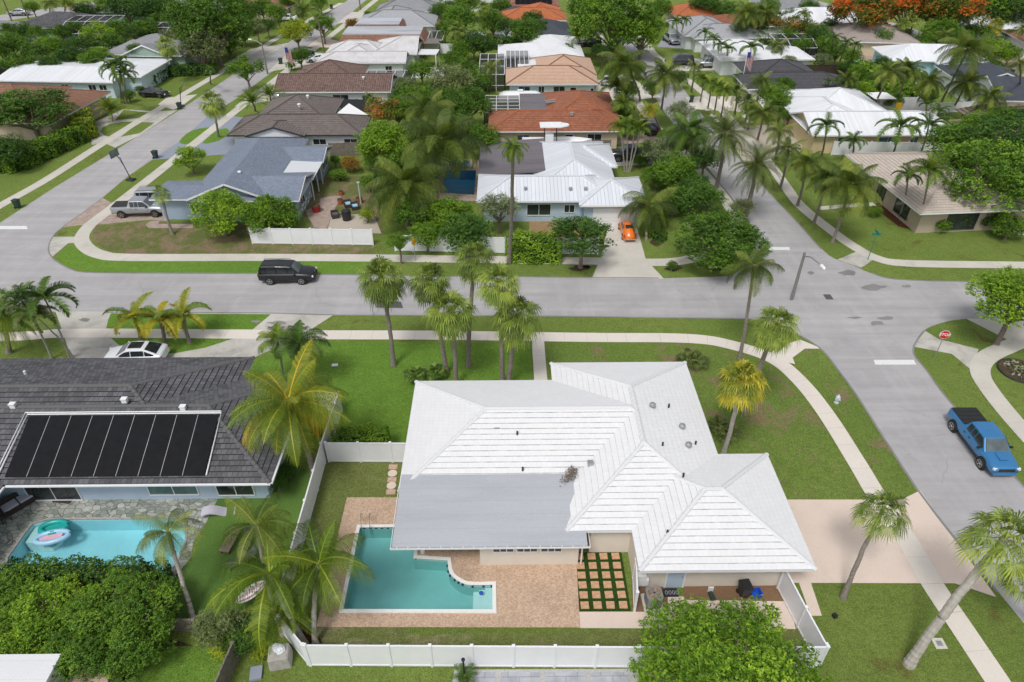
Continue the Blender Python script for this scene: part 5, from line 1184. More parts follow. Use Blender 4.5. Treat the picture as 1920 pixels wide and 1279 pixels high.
for x, w_ in ((3.3, 1.8), (6.1, .9), (9.0, 1.8)): HB3.win('S', x, 114.85, w_, 1.1, 1.1)
door(HB3, 'S', 11.3, 114.85, .9, 2.05, 'plastic_black'); HB3.win('S', 15.0-.6, 114.85, .5, 1.5, .4, mull=0)
HB3.slab('flat_roof', (2.4, 123.4, 6.0, 128.4), (2.9, 3.05), 'flat_white')
screen_cage('tall white framed pool cage beside the peach roof house', (-4.2, 119.8, .1, 131), 2.8, 3.4, 3, 3); screen_cage('dark screened cage with white beams behind the peach roof', (.4, 124, 4.4, 130.6), 2.8, 4.0, 5, 1)
HB4 = House('house', 'bright white low hip roof house behind the peach roof', [W((-1.1, 130.8, 14.7, 140.4), e='hh', p=.3), W((3.8, 136, 14.3, 147), ax='y', e='hh', p=.3)], 'tile_white2', 'wall_palegreen', hipcap=False)
HB4.win('S', 4.6, 131.45, 1, .9, 1.2); HB4.win('S', 8, 131.45, 1.2, .9, 1.2)
HB5 = House('house', 'dark navy shingle hip roof house half hidden by trees', [W((2.5, 148.2, 13.8, 160), e='hh', p=.36)], 'shingle_navy', 'wall_green', hipcap=False, course=0)
HB6 = House('house', 'bright orange tile hip roof house', [W((-.9, 162.2, 13.9, 171.5), p=.38), W((3.6, 165, 13.2, 177), ax='y', e='hh', p=.38)], 'tile_orange', 'wall_white')
HB7 = House('house', 'brown tile roof house with a wide field of solar panels at the top', [W((.6, 176.8, 13.4, 187), p=.36)], 'tile_terra', 'wall_tan')
mb = MB()
for i in range(7):
    for j in range(3):
        x = -4.2+i*1.25; d = 1.0+j*1.2; p = lambda a, b: (a, -5.1+b, 2.95+b*.36); q = [p(x, d), p(x+1.2, d), p(x+1.2, d+1.1), p(x, d+1.1)]; mb.face(q); mb.face([(a, b, c_-.05) for a, b, c_ in reversed(q)])
mb.build('solar_panels', M['solar'], HB7.roof)
HB8 = House('house', 'dark slate roof edge beside the orange tile house', [W((-.6, 170, 6, 176), p=.3)], 'shingle_navy', 'wall_white', hipcap=False, course=0)
HB9 = House('house', 'white flat roofed house at the very top centre', [W((-12, 197, 4, 206), p=.1)], 'tile_white2', 'wall_white', hipcap=False, course=0)
# ---- west of the left street
rw = R(-6)
HW1 = House('house', 'long bright white roof house with blue white walls beside the parked black sedan', [
    W((-83.5, 116.6, -63.3, 129), e='gg', p=.13, ax='x'), W((-73.5, 120, -60.2, 131.5), e='hh', p=.15)], 'metal_bright', 'wall_lightblue', course=0, rot=rw*.6, hipcap=False)
for x in (-78, -72, -67.4, -65.6): HW1.win('S', x, 117.25, 1.2, .8, 1.3)
HW2 = House('house', 'terracotta barrel tile roof house behind the clipped hedge', [
    W((-92, 103.2, -70, 114.5), e='hh', p=.33), W((-73.5, 97.5, -62.3, 112.5), ax='y', e='hh', p=.36)], 'tile_terra', 'wall_tan', rot=rw, cap='tile_terra')
HW3 = House('house', 'grey shingle roof house with cream gable and green walls', [
    W((-73.8, 133.6, -57.6, 142.5), e='hg', p=.36), W((-69.4, 132.6, -60.2, 139), ax='y', e='gh', p=.4, ov=.3, z=2.85), W((-73, 138, -62, 148.5), e='hh', p=.3)], 'shingle_grey', 'wall_green', rot=rw*.8, course=0, hipcap=False)
HW4 = House('house', 'dark brown tile roof house beside a grey screen dome at the top left', [W((-103, 156, -87, 168), ax='x', p=.34)], 'tile_dark', 'wall_bluegrey', rot=R(-8), hipcap=False)
HW5 = House('house', 'grey shingle roof with white edge by the leaning utility pole', [W((-118, 152, -100.5, 162), p=.3)], 'shingle_grey', 'wall_white', rot=R(-8), course=0, hipcap=False)
HW6 = House('house', 'small grey roofed house behind the dark brown roof at the top left', [W((-98, 172, -84, 182), p=.3)], 'shingle_grey', 'wall_bluegrey', rot=R(-8), course=0, hipcap=False)
HW7 = House('house', 'slate grey roofed house between two big trees at the top left', [W((-80, 166, -66, 182), p=.4)], 'shingle_grey', 'wall_bluegrey', rot=R(-8), course=0, hipcap=False)
HW8 = House('house', 'brown roofed house with pink garage wall near the top of the left street', [W((-64, 176, -50, 188), p=.36)], 'tile_terra', 'drive_peach', rot=R(-8), hipcap=False)
HW9 = House('shed', 'flat white shed roof among the trees behind the long white roof', [W((-82.3, 139, -73.5, 142), p=.05, z=2.3, ov=.3)], 'tile_white2', 'wall_white', rot=R(-5), course=0, hipcap=False, cat='shed')
screen_cage('grey screened pool cage behind the dark brown roof', (-91.5, 152, -81, 161), 2.5, 4.2, 5, 2); screen_cage('screened cage with a peach roof inside near the big round tree', (-74, 148.5, -63, 156), 2.5, 3.8, 4, 2)
# ---- east of the right street
re_ = R(2)
HE1 = House('house', 'long white metal roof house with yellow walls and teal windows', [
    W((41.3, 90.2, 62, 99.5), e='gh', p=.36), W((43.6, 98, 56, 110), ax='y', e='hh', p=.36), W((41.5, 93, 52, 107), ax='y', e='hh', p=.3)], 'metal_bright', 'wall_yellow', course=0)
for x, w_ in ((46.0, 1.6), (52.0, 2.4), (55.6, 1.0), (60.0, 2.6)): HE1.win('S', x, 90.85, w_, 1.0, 1.2, pane='glass_teal')
HE2 = House('house', 'tan striped tile roof house under the big spreading tree', [W((43.3, 66.9, 56, 84), ax='y', e='hh', p=.34, z=2.9, ov=1.1), W((50, 68, 66, 80), e='hh', p=.3)], 'tile_tan', 'wall_tan', near=False, rot=R(4), hipcap=True)
HE2.win('W', 44.4, 71.5, 2.6, 1.6, .5, pane='glass', frame='trim_dark'); HE2.win('W', 44.4, 76, 1.6, 1.6, .5, frame='trim_dark'); HE2.win('S', 49.2, 68.0, 3.4, 1.8, .3, frame='trim_dark', mull=2)
HE3 = House('house', 'dark charcoal tile roof house with white walls and maroon shrubs', [
    W((38.6, 111.2, 56, 119.5), e='hh', p=.36), W((40.5, 115, 52.8, 127), ax='y', e='hh', p=.34)], 'tile_charcoal', 'wall_white', hipcap=True)
for x, w_ in ((46.3, 1.2), (49, 1.4), (53.5, 1.8)): HE3.win('S', x, 111.85, w_, .9, 1.2)
HE4 = House('house', 'light grey hip roof house with garage beyond the lawn and parked cars', [W((37.3, 145.5, 53, 155), p=.36), W((36, 148, 48, 163), ax='y', e='hh', p=.34)], 'shingle_lgrey', 'wall_white', course=0, rot=R(3))
garage(HE4, 'S', 41.4, 146.2, 4.6)
HE5 = House('house', 'white hip roof house behind the charcoal tile roof', [W((38.4, 128.8, 55.8, 138), p=.3), W((38.3, 133, 50, 143), p=.3)], 'tile_white2', 'wall_white', rot=R(2), hipcap=False)
HE5.win('S', 43.2, 129.45, 2, .9, 1.2); screen_cage('dark screened pool cage behind the white hip roof', (52.5, 138.5, 60, 145), 2.5, 3.6, 3, 2)
HE6 = House('house', 'pale orange roof house by the big tree at the top', [W((38, 166, 53, 177), p=.36)], 'tile_orange', 'wall_tan', rot=R(3)); HE7 = House('house', 'brown tile roof house with white trim behind the light grey roof', [W((43, 155.8, 61, 165), p=.34)], 'tile_red', 'wall_white', rot=R(3), hipcap=False)
HE8 = House('house', 'slate roof house with white walls at the top right of centre', [W((60.5, 171, 76, 185), p=.36)], 'shingle_grey', 'wall_white', rot=R(3), course=0, hipcap=False); HE8.win('S', 66, 171.65, 1.4, 1.1, 1)
HE9 = House('house', 'wide white hip roof house beneath the slate roof at the upper right', [W((60, 157.5, 79, 170), p=.36)], 'metal_bright', 'wall_white', course=0, rot=R(-4), hipcap=False)
HE10 = House('house', 'grey tan shingle roof house left of the orange flowered tree', [W((66, 141.5, 82, 156), p=.33)], 'shingle_tan', 'wall_beige', course=0, rot=R(-6), hipcap=False)
HE11 = House('house', 'white metal roof house with pale blue walls and bay window', [
    W((69.5, 127.5, 87, 137.5), p=.36, e='hh'), W((77, 125.6, 85.5, 135), ax='y', e='gh', p=.34, ov=.4)], 'metal_bright', 'wall_aqua', course=0, rot=R(-5), hipcap=False)
HE11.win('W', 70.15, 131, 2.4, 1.3, .8, pane='glass', mull=3)
HE12 = House('house', 'navy shingle roof house with white walls at the right edge', [W((76, 104, 98, 115.5), p=.36, e='gh', ov=.4), W((74.5, 112, 86, 124), ax='y', e='gh', p=.34)], 'shingle_navy', 'wall_white', course=0, rot=R(-5), hipcap=False)
HE12.win('W', 76.5, 108, 1.4, 1.1, 1.0); HE12.win('W', 76.5, 112.4, 1.4, 1.1, 1.0)
HE13 = House('house', 'white roof house with green gable at the upper right edge', [W((99, 152.5, 118, 165), p=.36, e='gh')], 'tile_white2', 'wall_green', course=0, rot=R(-8), hipcap=False)
HE14 = House('house', 'terracotta roof house with white wall at the right edge', [W((102, 139, 120, 150), p=.34)], 'tile_terra', 'wall_white', rot=R(-8), hipcap=False)
HE15 = House('house', 'brown hip roof with tan ridge tiles by the thatched hut', [W((62.8, 88.5, 69.5, 96), p=.36)], 'tile_greybrown', 'wall_tan', cap='tile_peach')
mb = MB(); r_ = empty('thatched_hut', (73.5, 99, 0), 0, 'long shaggy grey brown thatched hut roof behind the big tree', 'hut')
fs, hp, gb = wing_geo((-6.5, -3.2, 6.5, 3.2), 2.3, .6, 'x', 'hh')
for f in fs: roof_face(mb, f, .5, .12)
mb.build('roof', M['thatch'], r_); mb = MB()
for x in (-5.5, 0, 5.5):
    for y in (-2.4, 2.4): mb.cyl((x, y, 0), .1, 2.9, 8)
each(mb, 'post', M['bark'], r_)
mb = MB(); r_ = empty('shed', (*G(1095, 0), 0), 0, 'small dark roofed pavilion with posts', 'shed')
r_.location = (*G(932, 62), 0) ; bpy.data.objects.remove(r_)
# ================================================================ FENCES
fence('long white vinyl fence behind the pool yard at the bottom', [(-10.31, 19.14), (6.65, 18.85), (16.2, 18.75)], 1.95, 2.15)
fence('white vinyl fence slanting between trash bins and the right lawn', [(15.6, 23.45), (15.9, 21.0), (16.2, 18.9)], 1.9, 2.4)
fence('white vinyl side fence between the pool yard and the dark roofed neighbour', [(-10.45, 19.2), (-12.45, 21.2), (-12.55, 33.6), (-12.4, 38.9), (-14.3, 39.05)], 1.9, 2.3)
fence('short white fence run from side fence to the white house corner', [(-12.3, 33.72), (-5.7, 33.6)], 1.85, 2.3)
fence('single white fence panel screening the air conditioner from the turf grid', [(7.36, 24.2), (7.1, 22.1)], 1.75, 3)
fence('white fence along the far sidewalk behind the parked black SUV', [(-27.5, 69.8), (-26.9, 65.66), (-14.0, 65.16)], 1.85, 2.1)
fence('white fence along the far sidewalk behind the palm cluster', [(-11.5, 63.9), (-6.05, 63.6), (4, 63.0), (9.6, 62.9)], 1.85, 2.1)
fence('white back yard fence near the screened barrel roof pool', [(775, 147), (835, 147)], 1.9, 2.4, px=True); fence('white yard fence behind the brown pergola', [(778, 101), (850, 101)], 1.9, 2.4, px=True)
fence('dark screen fence behind the grey brown tile house', [(640, 210), (705, 211)], 2.0, 2.4, mat='screen', px=True)
fence('weathered wood fence between the blue grey and grey brown houses', [(620, 293), (680, 291)], 1.8, 2.4, mat='wood_grey', px=True, lat=True)
fence('weathered wood fence behind the centre console boat', [(1.5, 91.7), (14.5, 91.6)], 1.7, 2.4, mat='wood_grey', lat=True)
fence('tall white privacy fence around the yellow walled house patio', [(1612, 208), (1712, 209), (1748, 232)], 2.2, 2.4, px=True); fence('pale grey fence in front of the yellow walled house', [(1558, 291), (1765, 294)], 1.9, 2.4, px=True)
fence('white fence beside shrubs behind the slate roof house', [(1422, 52), (1460, 76)], 2, 2.4, px=True); fence('dark brown fence behind the charcoal tile roof', [(1500, 141), (1618, 140)], 1.8, 2.4, mat='wood_dark', px=True)
fence('low grey wood fence at the foot of the leaning pool palm', [(296, 1180), (372, 1184)], 1.1, 1.9, mat='wood_grey', px=True, lat=True); fence('weathered wood fence running to the bottom edge beside the croton bed', [(448, 1235), (408, 1330)], 1.5, 2.0, mat='wood_grey', px=True, lat=True)
fence('black yard fence beside the dark brown roof at the upper left', [(0, 142), (60, 128), (150, 124)], 1.6, 2.4, mat='screen', px=True)
fence('white fence beside the light teal pool at the right', [(1700, 205), (1725, 214), (1850, 208)], 1.6, 2.4, px=True)
# ================================================================ VEHICLES
car('suv', (-21.2, 58.2), 0, 'car_black', 'black SUV driving along the cross street', name='suv', cat='SUV')
car('hatch', (-30.4, 45.35), math.pi+.03, 'car_white', 'white hatchback with dark glass sunroof parked behind the dark tile roof', sunroof=True)
car('pickup', (33.45, 34.5), R(-90.5), 'car_blue', 'bright blue pickup truck with folded bed cover at the right kerb', name='pickup_truck', cat='pickup', cover='plastic_black')
car('pickup', (-41.7, 73.0), R(3), 'car_silver', 'silver grey pickup truck with open bed on the brick driveway', name='pickup_truck', cat='pickup')
car('suv', (-40.6, 75.7), R(2), 'car_silver', 'silver SUV parked just behind the silver pickup', name='suv', cat='SUV')
car('sedan', (-58.3, 117.6), R(-8), 'car_black', 'black sedan parked beside the long white roof house')
car('pickup', (17.0, 89.0), math.pi, 'car_dark', 'dark grey pickup parked behind the multi trunk palm', name='pickup_truck', cat='pickup', cover='plastic_black')
car('suv', (21.4, 100.0), R(92), 'car_black', 'black SUV seen from behind beside the red brown roof house', name='suv', cat='SUV')
car('sedan', (-35.9, 139.6), R(200), 'car_white', 'white sedan in the driveway of the weathered white roof house')
car('hatch', (-39.6, 142.6), R(200), 'car_black', 'black hatchback beside the white sedan under a tree'); car('sedan', (-37.2, 117.5), R(80), 'car_silver', 'silver sedan at the end of the barrel tile roof')
car('hatch', (-51, 176), R(175), 'car_white', 'white hatchback near the top of the left street'); car('pickup', (35.2, 154), R(-80), 'car_silver', 'silver pickup on the dark driveway beyond the big bright tree', name='pickup_truck', cat='pickup')
car('suv', (33.4, 136.6), R(180), 'car_dark', 'dark blue SUV on the driveway by the square lawn', name='suv', cat='SUV'); car('suv', (38.6, 134.6), R(172), 'car_silver', 'pale silver SUV on the driveway by the white hip roof', name='suv', cat='SUV')
car('sedan', (18.4, 124.4), R(70), 'car_white', 'white car half hidden beside the peach roof house'); car('suv', (17.6, 151), R(180), 'car_black', 'black SUV under the big bright tree', name='suv', cat='SUV')
car('sedan', (-125, 175), R(10), 'car_dark', 'dark car at the very top left corner'); car('hatch', (-117.5, 183), R(185), 'car_silver', 'pale car parked by the top left street'); car('sedan', (-118.5, 165.5), R(10), 'car_dark', 'dark car on the top left street')
car('suv', (70, 163), R(60), 'car_dark', 'dark SUV beside the street by the orange flowering tree', name='suv', cat='SUV')
# orange rounded beetle shaped car, rear towards the viewer
def beetle(loc, rz, label):
    r = empty('small_car', (loc[0], loc[1], .02), rz, label, 'car'); mb = MB(); S = []
    for x, w_, zt in [(-2.0, .30, .62), (-1.85, .55, .82), (-1.4, .66, 1.12), (-.9, .70, 1.36), (-.3, .70, 1.50), (.15, .68, 1.47), (.55, .68, 1.2), (.8, .66, 1.0), (1.3, .60, .93), (1.75, .46, .78), (1.98, .25, .55)]:
        S.append([(x, w_*math.cos(a)*(1 if math.sin(a) < .5 else 1), .28+(zt-.28)*max(0, math.sin(a))**.8) for a in [math.pi*k/12 for k in range(13)]])
    loft(mb, S, close=True); mb.build('body', M['car_orange'], r, smooth=True)
    for sx in (1.2, -1.2):
        for sy in (1, -1):
            mb = MB(); S = []
            for k in range(7):
                t = -1+2*k/6; q = math.sqrt(max(.02, 1-t*t)); S.append([(sx+t*.62, sy*(.52+.26*math.sin(a)*q), .22+.55*q*max(0, math.cos(a-.3))) for a in [(-.3+j*.42) for j in range(8)]]) if False else S.append([(sx+t*.62, sy*(.45+.36*math.cos(a)*q), .25+.50*q*math.sin(a)) for a in [math.pi*j/14 for j in range(8)]]+[(sx+t*.62, sy*.4, .25)])
            loft(mb, S); mb.build('fender', M['car_orange'], r, smooth=True); mb = MB(); mb.tube([(sx, sy*.58, .32), (sx, sy*.76, .32)], .32, 18); mb.build('wheel', M['rubber'], r)
    mb = MB(); mb.mesh([(-1.12, -.42, 1.30), (-1.12, .42, 1.30), (-.72, .40, 1.47), (-.72, -.40, 1.47)], [(0, 1, 2, 3)]); mb.face([(-1.14, -.42, 1.30), (-.74, -.40, 1.47), (-.74, .40, 1.47), (-1.14, .42, 1.30)]); mb.build('rear_window', M['glass_car'], r)
    mb = MB()
    for sy in (1, -1): mb.mesh([(-.85, sy*.715, 1.0), (.5, sy*.70, 1.0), (.2, sy*.58, 1.38), (-.7, sy*.58, 1.36)], [(0, 1, 2, 3), (3, 2, 1, 0)])
    mb.build('side_window', M['glass_car'], r)
    mb = MB(); bar(mb, (-2.08, -.72, .42), (-2.08, .72, .42), .1, .12); bar(mb, (2.06, -.7, .42), (2.06, .7, .42), .1, .12); each(mb, 'bumper', M['steel'], r)
    for sy in (1, -1): mb = MB(); mb.cyl((-1.75, sy*.62, .62), .09, .12, 10); mb.build('taillight', M['lamp_red'], r)
beetle((13.3, 67.4), R(91), 'small rounded bright orange car on the pale driveway, rear to the street')
# centre console boat with T-top, and a covered boat
def hull(mb, L, w_, h, z0=.6):
    S = []
    for k in range(13):
        t = k/12; x = -L/2+L*t; q = w_*(1-max(0, (t-.55)/.45)**2.2*.98); zz = z0+h+.35*max(0, t-.4)
        S.append([(x, -q, zz), (x, -q*.85, z0+.35*h), (x, 0, z0+.5*max(0, t-.75)*4*h*.6), (x, q*.85, z0+.35*h), (x, q, zz), (x, q*.82, zz+.02), (x, q*.78, zz-.35), (x, -q*.78, zz-.35), (x, -q*.82, zz+.02)])
    loft(mb, S)
b_ = empty('motor_boat', (6.9, 90.0, .55), 0, 'white centre console boat with white hardtop parked behind the metal roof house', 'boat')
mb = MB(); hull(mb, 9.6, 1.35, 1.0, .7); mb.build('hull', M['trim_white'], b_)
mb = MB(); mb.box((-.9, 0, 2.1), (1.1, .9, 1.1)); o = mb.build('console', M['trim_white'], b_); smooth_bevel(o, .08)
mb = MB(); mb.prism([(-2.2, -1.0), (.5, -1.0), (1.5, -.45), (1.7, 0), (1.5, .45), (.5, 1.0), (-2.2, 1.0)], 3.75, 3.87); mb.box((-.3, .2, 3.98), (1.8, .5, .18)); mb.build('hardtop', M['trim_white'], b_)
mb = MB()
for x in (-1.5, .1):
    for y in (-.5, .5): mb.tube([(x, y, 1.5), (x-.1, y*1.3, 3.75)], .035, 6)
each(mb, 'support', M['plastic_black'], b_); mb = MB(); mb.box((-4.8, .35, 1.7), (.5, .4, 1.2)); mb.box((-4.8, -.35, 1.7), (.5, .4, 1.2)); each(mb, 'outboard_motor', M['plastic_black'], b_)
mb = MB(); mb.box((0, 0, .5), (7, 1.6, .12)); [mb.tube([(x, -.95, -.2), (x, .95, -.2)], .33, 12) for x in (-1.6, -.7)]; mb.build('trailer', M['galv'], b_)
b_ = empty('camper', (2.6, 112.0, 0), 0, 'low white rounded camper roof behind the screened patio', 'camper')
mb = MB(); loft(mb, [[(x, 1.15*math.cos(a)*q, .6+1.7*q*max(0, math.sin(a))**.35) for a in [math.pi*k/10 for k in range(11)]] for x, q in ((-3.6, .5), (-3.3, .85), (-2.6, 1), (2.4, 1), (3.2, .85), (3.6, .45))]); mb.build('body', M['trim_white'], b_, smooth=True)
mb = MB(); mb.box((0, 0, 2.42), (.9, .7, .22)); mb.build('roof_unit', M['trim_white'], b_)
# ================================================================ STREET FURNITURE
for px_, lab in [((293, 297), 'dark green trash bin at the street end of the blue driveway'), ((35, 390), 'dark green trash bin on the grass strip beside the left street'), ((338, 205), 'black trash bin beneath the far basketball hoop'), ((527, 120), 'black trash bin at the kerb near the street lamp'), ((1296, 192), 'black trash bin beside the upper right street'), ((1301, 281), 'dark trash bin at the street behind the coconut palm'), ((1374, 279), 'dark trash bin beyond the date palms'), ((622, 17), 'dark bin on the verge at the top of the left street'), ((1895, 142), 'dark green trash bin by the street at the right edge')]:
    bin_(G(*px_), R(80), lab)
bin_((13.45, 23.0), R(8), 'grey black wheeled trash bin by the cream wall', 'plastic_black')
r_ = empty('recycling_bin', (14.15, 22.95, .02), R(10), 'low blue recycling crate tucked beside the black bin', 'recycling bin'); mb = MB()
mb.mesh([(-.25, -.2, 0), (.25, -.2, 0), (.25, .2, 0), (-.25, .2, 0), (-.32, -.27, .4), (.32, -.27, .4), (.32, .27, .4), (-.32, .27, .4), (-.28, -.23, .4), (.28, -.23, .4), (.28, .23, .4), (-.28, .23, .4), (-.22, -.17, .1), (.22, -.17, .1), (.22, .17, .1), (-.22, .17, .1)], [(0, 1, 5, 4), (1, 2, 6, 5), (2, 3, 7, 6), (3, 0, 4, 7), (4, 5, 9, 8), (5, 6, 10, 9), (6, 7, 11, 10), (7, 4, 8, 11), (8, 9, 13, 12), (9, 10, 14, 13), (10, 11, 15, 14), (11, 8, 12, 15), (12, 13, 14, 15)]); mb.build('body', M['plastic_blue'], r_)
def lamp_at(bpx, tpx, armpx, label, **k):
    b = G(*bpx); h = fit_h(b, *tpx, lo=5, hi=11); a = G(armpx[0], armpx[1], h+.3); street_lamp(b, h, (a[0]-b[0], a[1]-b[1]), label, **k)
lamp_at((1484, 562), (1503, 503), (1538, 497), 'concrete street lamp with long arm at the right intersection')
lamp_at((502, 139), (491, 80), (472, 75), 'street lamp with curved arm beside the left street'); lamp_at((676, 19), (672, -28), (660, -30), 'street lamp at the top of the left street', mat='pole_wood'); lamp_at((1186, 132), (1180, 74), (1196, 70), 'street lamp under the big bright tree')
for b, h, lab in [(G(54, 36), 11, 'utility pole left of the dark brown roof'), (G(36, 72), 12, 'leaning dark utility pole behind the trees at the upper left'), (G(609, 102), 7, 'thin brown pole beside the weathered white roof')]:
    r_ = empty('utility_pole', b, 0, lab, 'utility pole'); mb = MB(); mb.tube([(0, 0, 0), (-.3, 0, h)], [.17, .1], 8); mb.build('pole', M['pole_wood'], r_); mb = MB(); mb.box((-.28, 0, h-.6), (1.6, .12, .12)); mb.build('crossarm', M['pole_wood'], r_)
hoop(G(246, 338), R(165), 'black basketball hoop standing on the verge, backboard over the street'); hoop(G(340, 200), R(20), 'basketball hoop by the driveway of the black sedan')
# stop sign, street name sign, yellow sign
def text(s, size, mat, loc, rot, parent, name='lettering', ex=.006):
    c = bpy.data.curves.new(name, 'FONT'); c.body = s; c.size = size; c.align_x = 'CENTER'; c.align_y = 'CENTER'; c.extrude = ex; c.offset = size*.02
    o = bpy.data.objects.new(name, c); COL.objects.link(o); bpy.context.view_layer.update(); me = bpy.data.meshes.new_from_object(o.evaluated_get(bpy.context.evaluated_depsgraph_get())); bpy.data.objects.remove(o)
    q = bpy.data.objects.new(name, me); me.materials.clear(); me.materials.append(M[mat]); COL.objects.link(q); q.location = loc; q.rotation_euler = rot; q.parent = parent; return q
b = G(1751, 672); r_ = empty('stop_sign', b, R(-12), 'red octagonal STOP sign on a thin pole beside the right street', 'stop sign')
mb = MB(); mb.tube([(0, 0, 0), (0, 0, 2.75)], .035, 8); mb.build('pole', M['galv'], r_)
tilt = R(90)
oc = [(.42*math.cos(R(22.5+45*k)), .42*math.sin(R(22.5+45*k))) for k in range(8)]
mb = MB(); mb.mesh([(x, -.045, 2.45+z) for x, z in oc]+[(x, -.025, 2.45+z) for x, z in oc], [tuple(range(7, -1, -1)), tuple(range(8, 16))]+[(k, (k+1) % 8, 8+(k+1) % 8, 8+k) for k in range(8)]); o = mb.build('panel', M['sign_white'], r_)
mb = MB(); mb.mesh([(x*.93, -.052, 2.45+z*.93) for x, z in oc]+[(x*.93, -.044, 2.45+z*.93) for x, z in oc], [tuple(range(8)), tuple(range(15, 7, -1))]+[(k, 8+k, 8+(k+1) % 8, (k+1) % 8) for k in range(8)]); mb.build('sign_face', M['sign_red'], o)
text('STOP', .34, 'sign_white', (0, -.058, 2.45), (R(90), 0, 0), r_)
b = G(1627, 487); r_ = empty('street_sign', b, 0, 'green street name sign on a thin pole at the corner ramp', 'street sign'); mb = MB(); mb.tube([(0, 0, 0), (0, 0, 3.0)], .035, 8); mb.build('pole', M['sign_green'], r_)
mb = MB(); mb.box((0, 0, 2.9), (.9, .03, .24)); mb.box((0, 0, 3.15), (.03, .9, .24)); mb.build('panel', M['sign_green'], r_)
b = G(779, 489); r_ = empty('warning_sign', b, R(60), 'yellow diamond warning sign by the white fence across the street', 'warning sign'); mb = MB(); mb.tube([(0, 0, 0), (0, 0, 2.4)], .03, 8); mb.build('pole', M['galv'], r_); mb = MB(); mb.box((0, -.05, 2.2), (.65, .02, .65), rot=Matrix.Rotation(R(45), 3, 'Y')); mb.build('panel', M['sign_yellow'], r_)
b = G(839/1.0, 1) if False else G(700, 591); r_ = empty('sign_post', b, 0, 'thin grey post with the back of a small sign by the near palm', 'sign post'); mb = MB(); mb.tube([(0, 0, 0), (0, 0, 2.5)], .03, 8); mb.build('pole', M['galv'], r_); mb = MB(); mb.box((0, 0, 2.3), (.45, .02, .6)); mb.build('panel', M['galv'], r_)
b = G(1568, 755); r_ = empty('fire_hydrant', b, R(20), 'pale silver fire hydrant on the grass beside the curving sidewalk', 'fire hydrant'); mb = MB(); mb.tube([(0, 0, 0), (0, 0, .06), (0, 0, .08), (0, 0, .5), (0, 0, .52), (0, 0, .6), (0, 0, .68), (0, 0, .74)], [.19, .19, .13, .13, .17, .16, .1, .04], 14); mb.build('body', M['hydrant'], r_, smooth=False)
mb = MB(); mb.tube([(-.24, 0, .42), (.24, 0, .42)], .065, 10); mb.tube([(0, 0, .42), (0, -.25, .42)], .09, 10); mb.build('nozzle', M['hydrant'], r_); mb = MB(); mb.cyl((0, 0, .73), .04, .08, 6); mb.build('cap', M['hydrant'], r_)
for b, lab, h in [((1387, 176), 'flagpole with striped flag in front of the charcoal tile house', 7), ((542, 140), 'small flagpole with striped flag beside the left street', 5)]:
    r_ = empty('flagpole', G(*b), 0, lab, 'flagpole'); mb = MB(); mb.tube([(0, 0, 0), (0, 0, h)], .05, 8); mb.cyl((0, 0, h), .09, .1, 8); mb.build('pole', M['trim_white'], r_)
    for k in range(7):
        mb = MB(); mb.mesh([(.06+.05*j, .1*math.sin(j*1.3), h-.4-1.9+k*.2*0-.0) for j in range(0)], []) if False else None
    mb = MB(); mw = MB()
    for k in range(13):
        t = mb if k % 2 == 0 else mw; x0_ = .05+k*.085
        t.mesh([(x0_, .08*math.sin(k), h-.3-.25*k*.3), (x0_+.085, .08*math.sin(k+1), h-.3-.25*(k+1)*.3), (x0_+.085, .08*math.sin(k+1), h-2.3-.1*(k+1)), (x0_, .08*math.sin(k), h-2.3-.1*k)], [(0, 1, 2, 3), (3, 2, 1, 0)])
    o = mb.build('flag', M['flag_red'], r_); mw.build('white_stripes', M['sign_white'], o); mc = MB(); mc.box((.32, 0, h-.75), (.5, .24, .8)); mc.build('canton', M['flag_blue'], o)
# ================================================================ YARD THINGS
r_ = empty('air_conditioner', (8.2, 22.55, .02), R(3), 'round cornered grey air conditioning unit on a concrete pad beside the turf grid', 'air conditioner')
mb = MB(); mb.box((0, 0, .05), (1.15, 1.15, .12)); mb.build('pad', M['concrete'], r_)
mb = MB(); oc = [(.46*(1 if abs(math.cos(a)) > .92 else .97)*math.copysign(abs(math.cos(a))**.45, math.cos(a)), .46*math.copysign(abs(math.sin(a))**.45, math.sin(a))) for a in [k*math.pi/12 for k in range(24)]]
mb.prism(oc, .12, .98); mb.build('housing', M['galv'], r_)
mb = MB()
for k in range(9): mb.prism([(x*1.015, y*1.015) for x, y in oc], .2+k*.08, .225+k*.08)
mb.build('louvre', M['car_grey'], r_); mb = MB(); mb.cyl((0, 0, .975), .36, .012, 20); mb.build('fan_opening', M['bark_rust'], r_)
mb = MB()
for k in range(5): a = k*2*math.pi/5; mb.box((.16*math.cos(a), .16*math.sin(a), 1.0), (.3, .1, .01), a)
for k in range(3): mb.tube([(.12*(k+1)*math.cos(t), .12*(k+1)*math.sin(t), 1.02) for t in [j*math.pi/10 for j in range(21)]], .006, 4, cap=False)
mb.build('fan', M['galv'], r_)
T((lambda m: (m.box((0, 0, 0), (.5, .3, .85)), m.box((.28, .0, -.2), (.3, .26, .5)), m)[2])(MB()).build('electric_box', M['trim_white']), 'pale electric boxes on the cream wall behind the air conditioner', 'electric box').location = (7.6, 23.45, 1.0)
def simple(name, label, cat, loc, rz=0): return empty(name, loc, rz, label, cat)
r_ = simple('doormat', 'black patterned doormat below the side door of the white house', 'doormat', (*G(1256, 1112), Z5)); mb = MB(); mb.box((0, 0, .01), (.9, .55, .02)); mb.build('mat', M['plastic_black'], r_); mb = MB()
for k in range(4): mb.tube([(.1+.0*k-.3+.2*k+.07*math.cos(a), .12*math.sin(a), .024) for a in [j*math.pi/6 for j in range(13)]], .012, 4, cap=False)
mb.build('pattern', M['cushion'], r_)
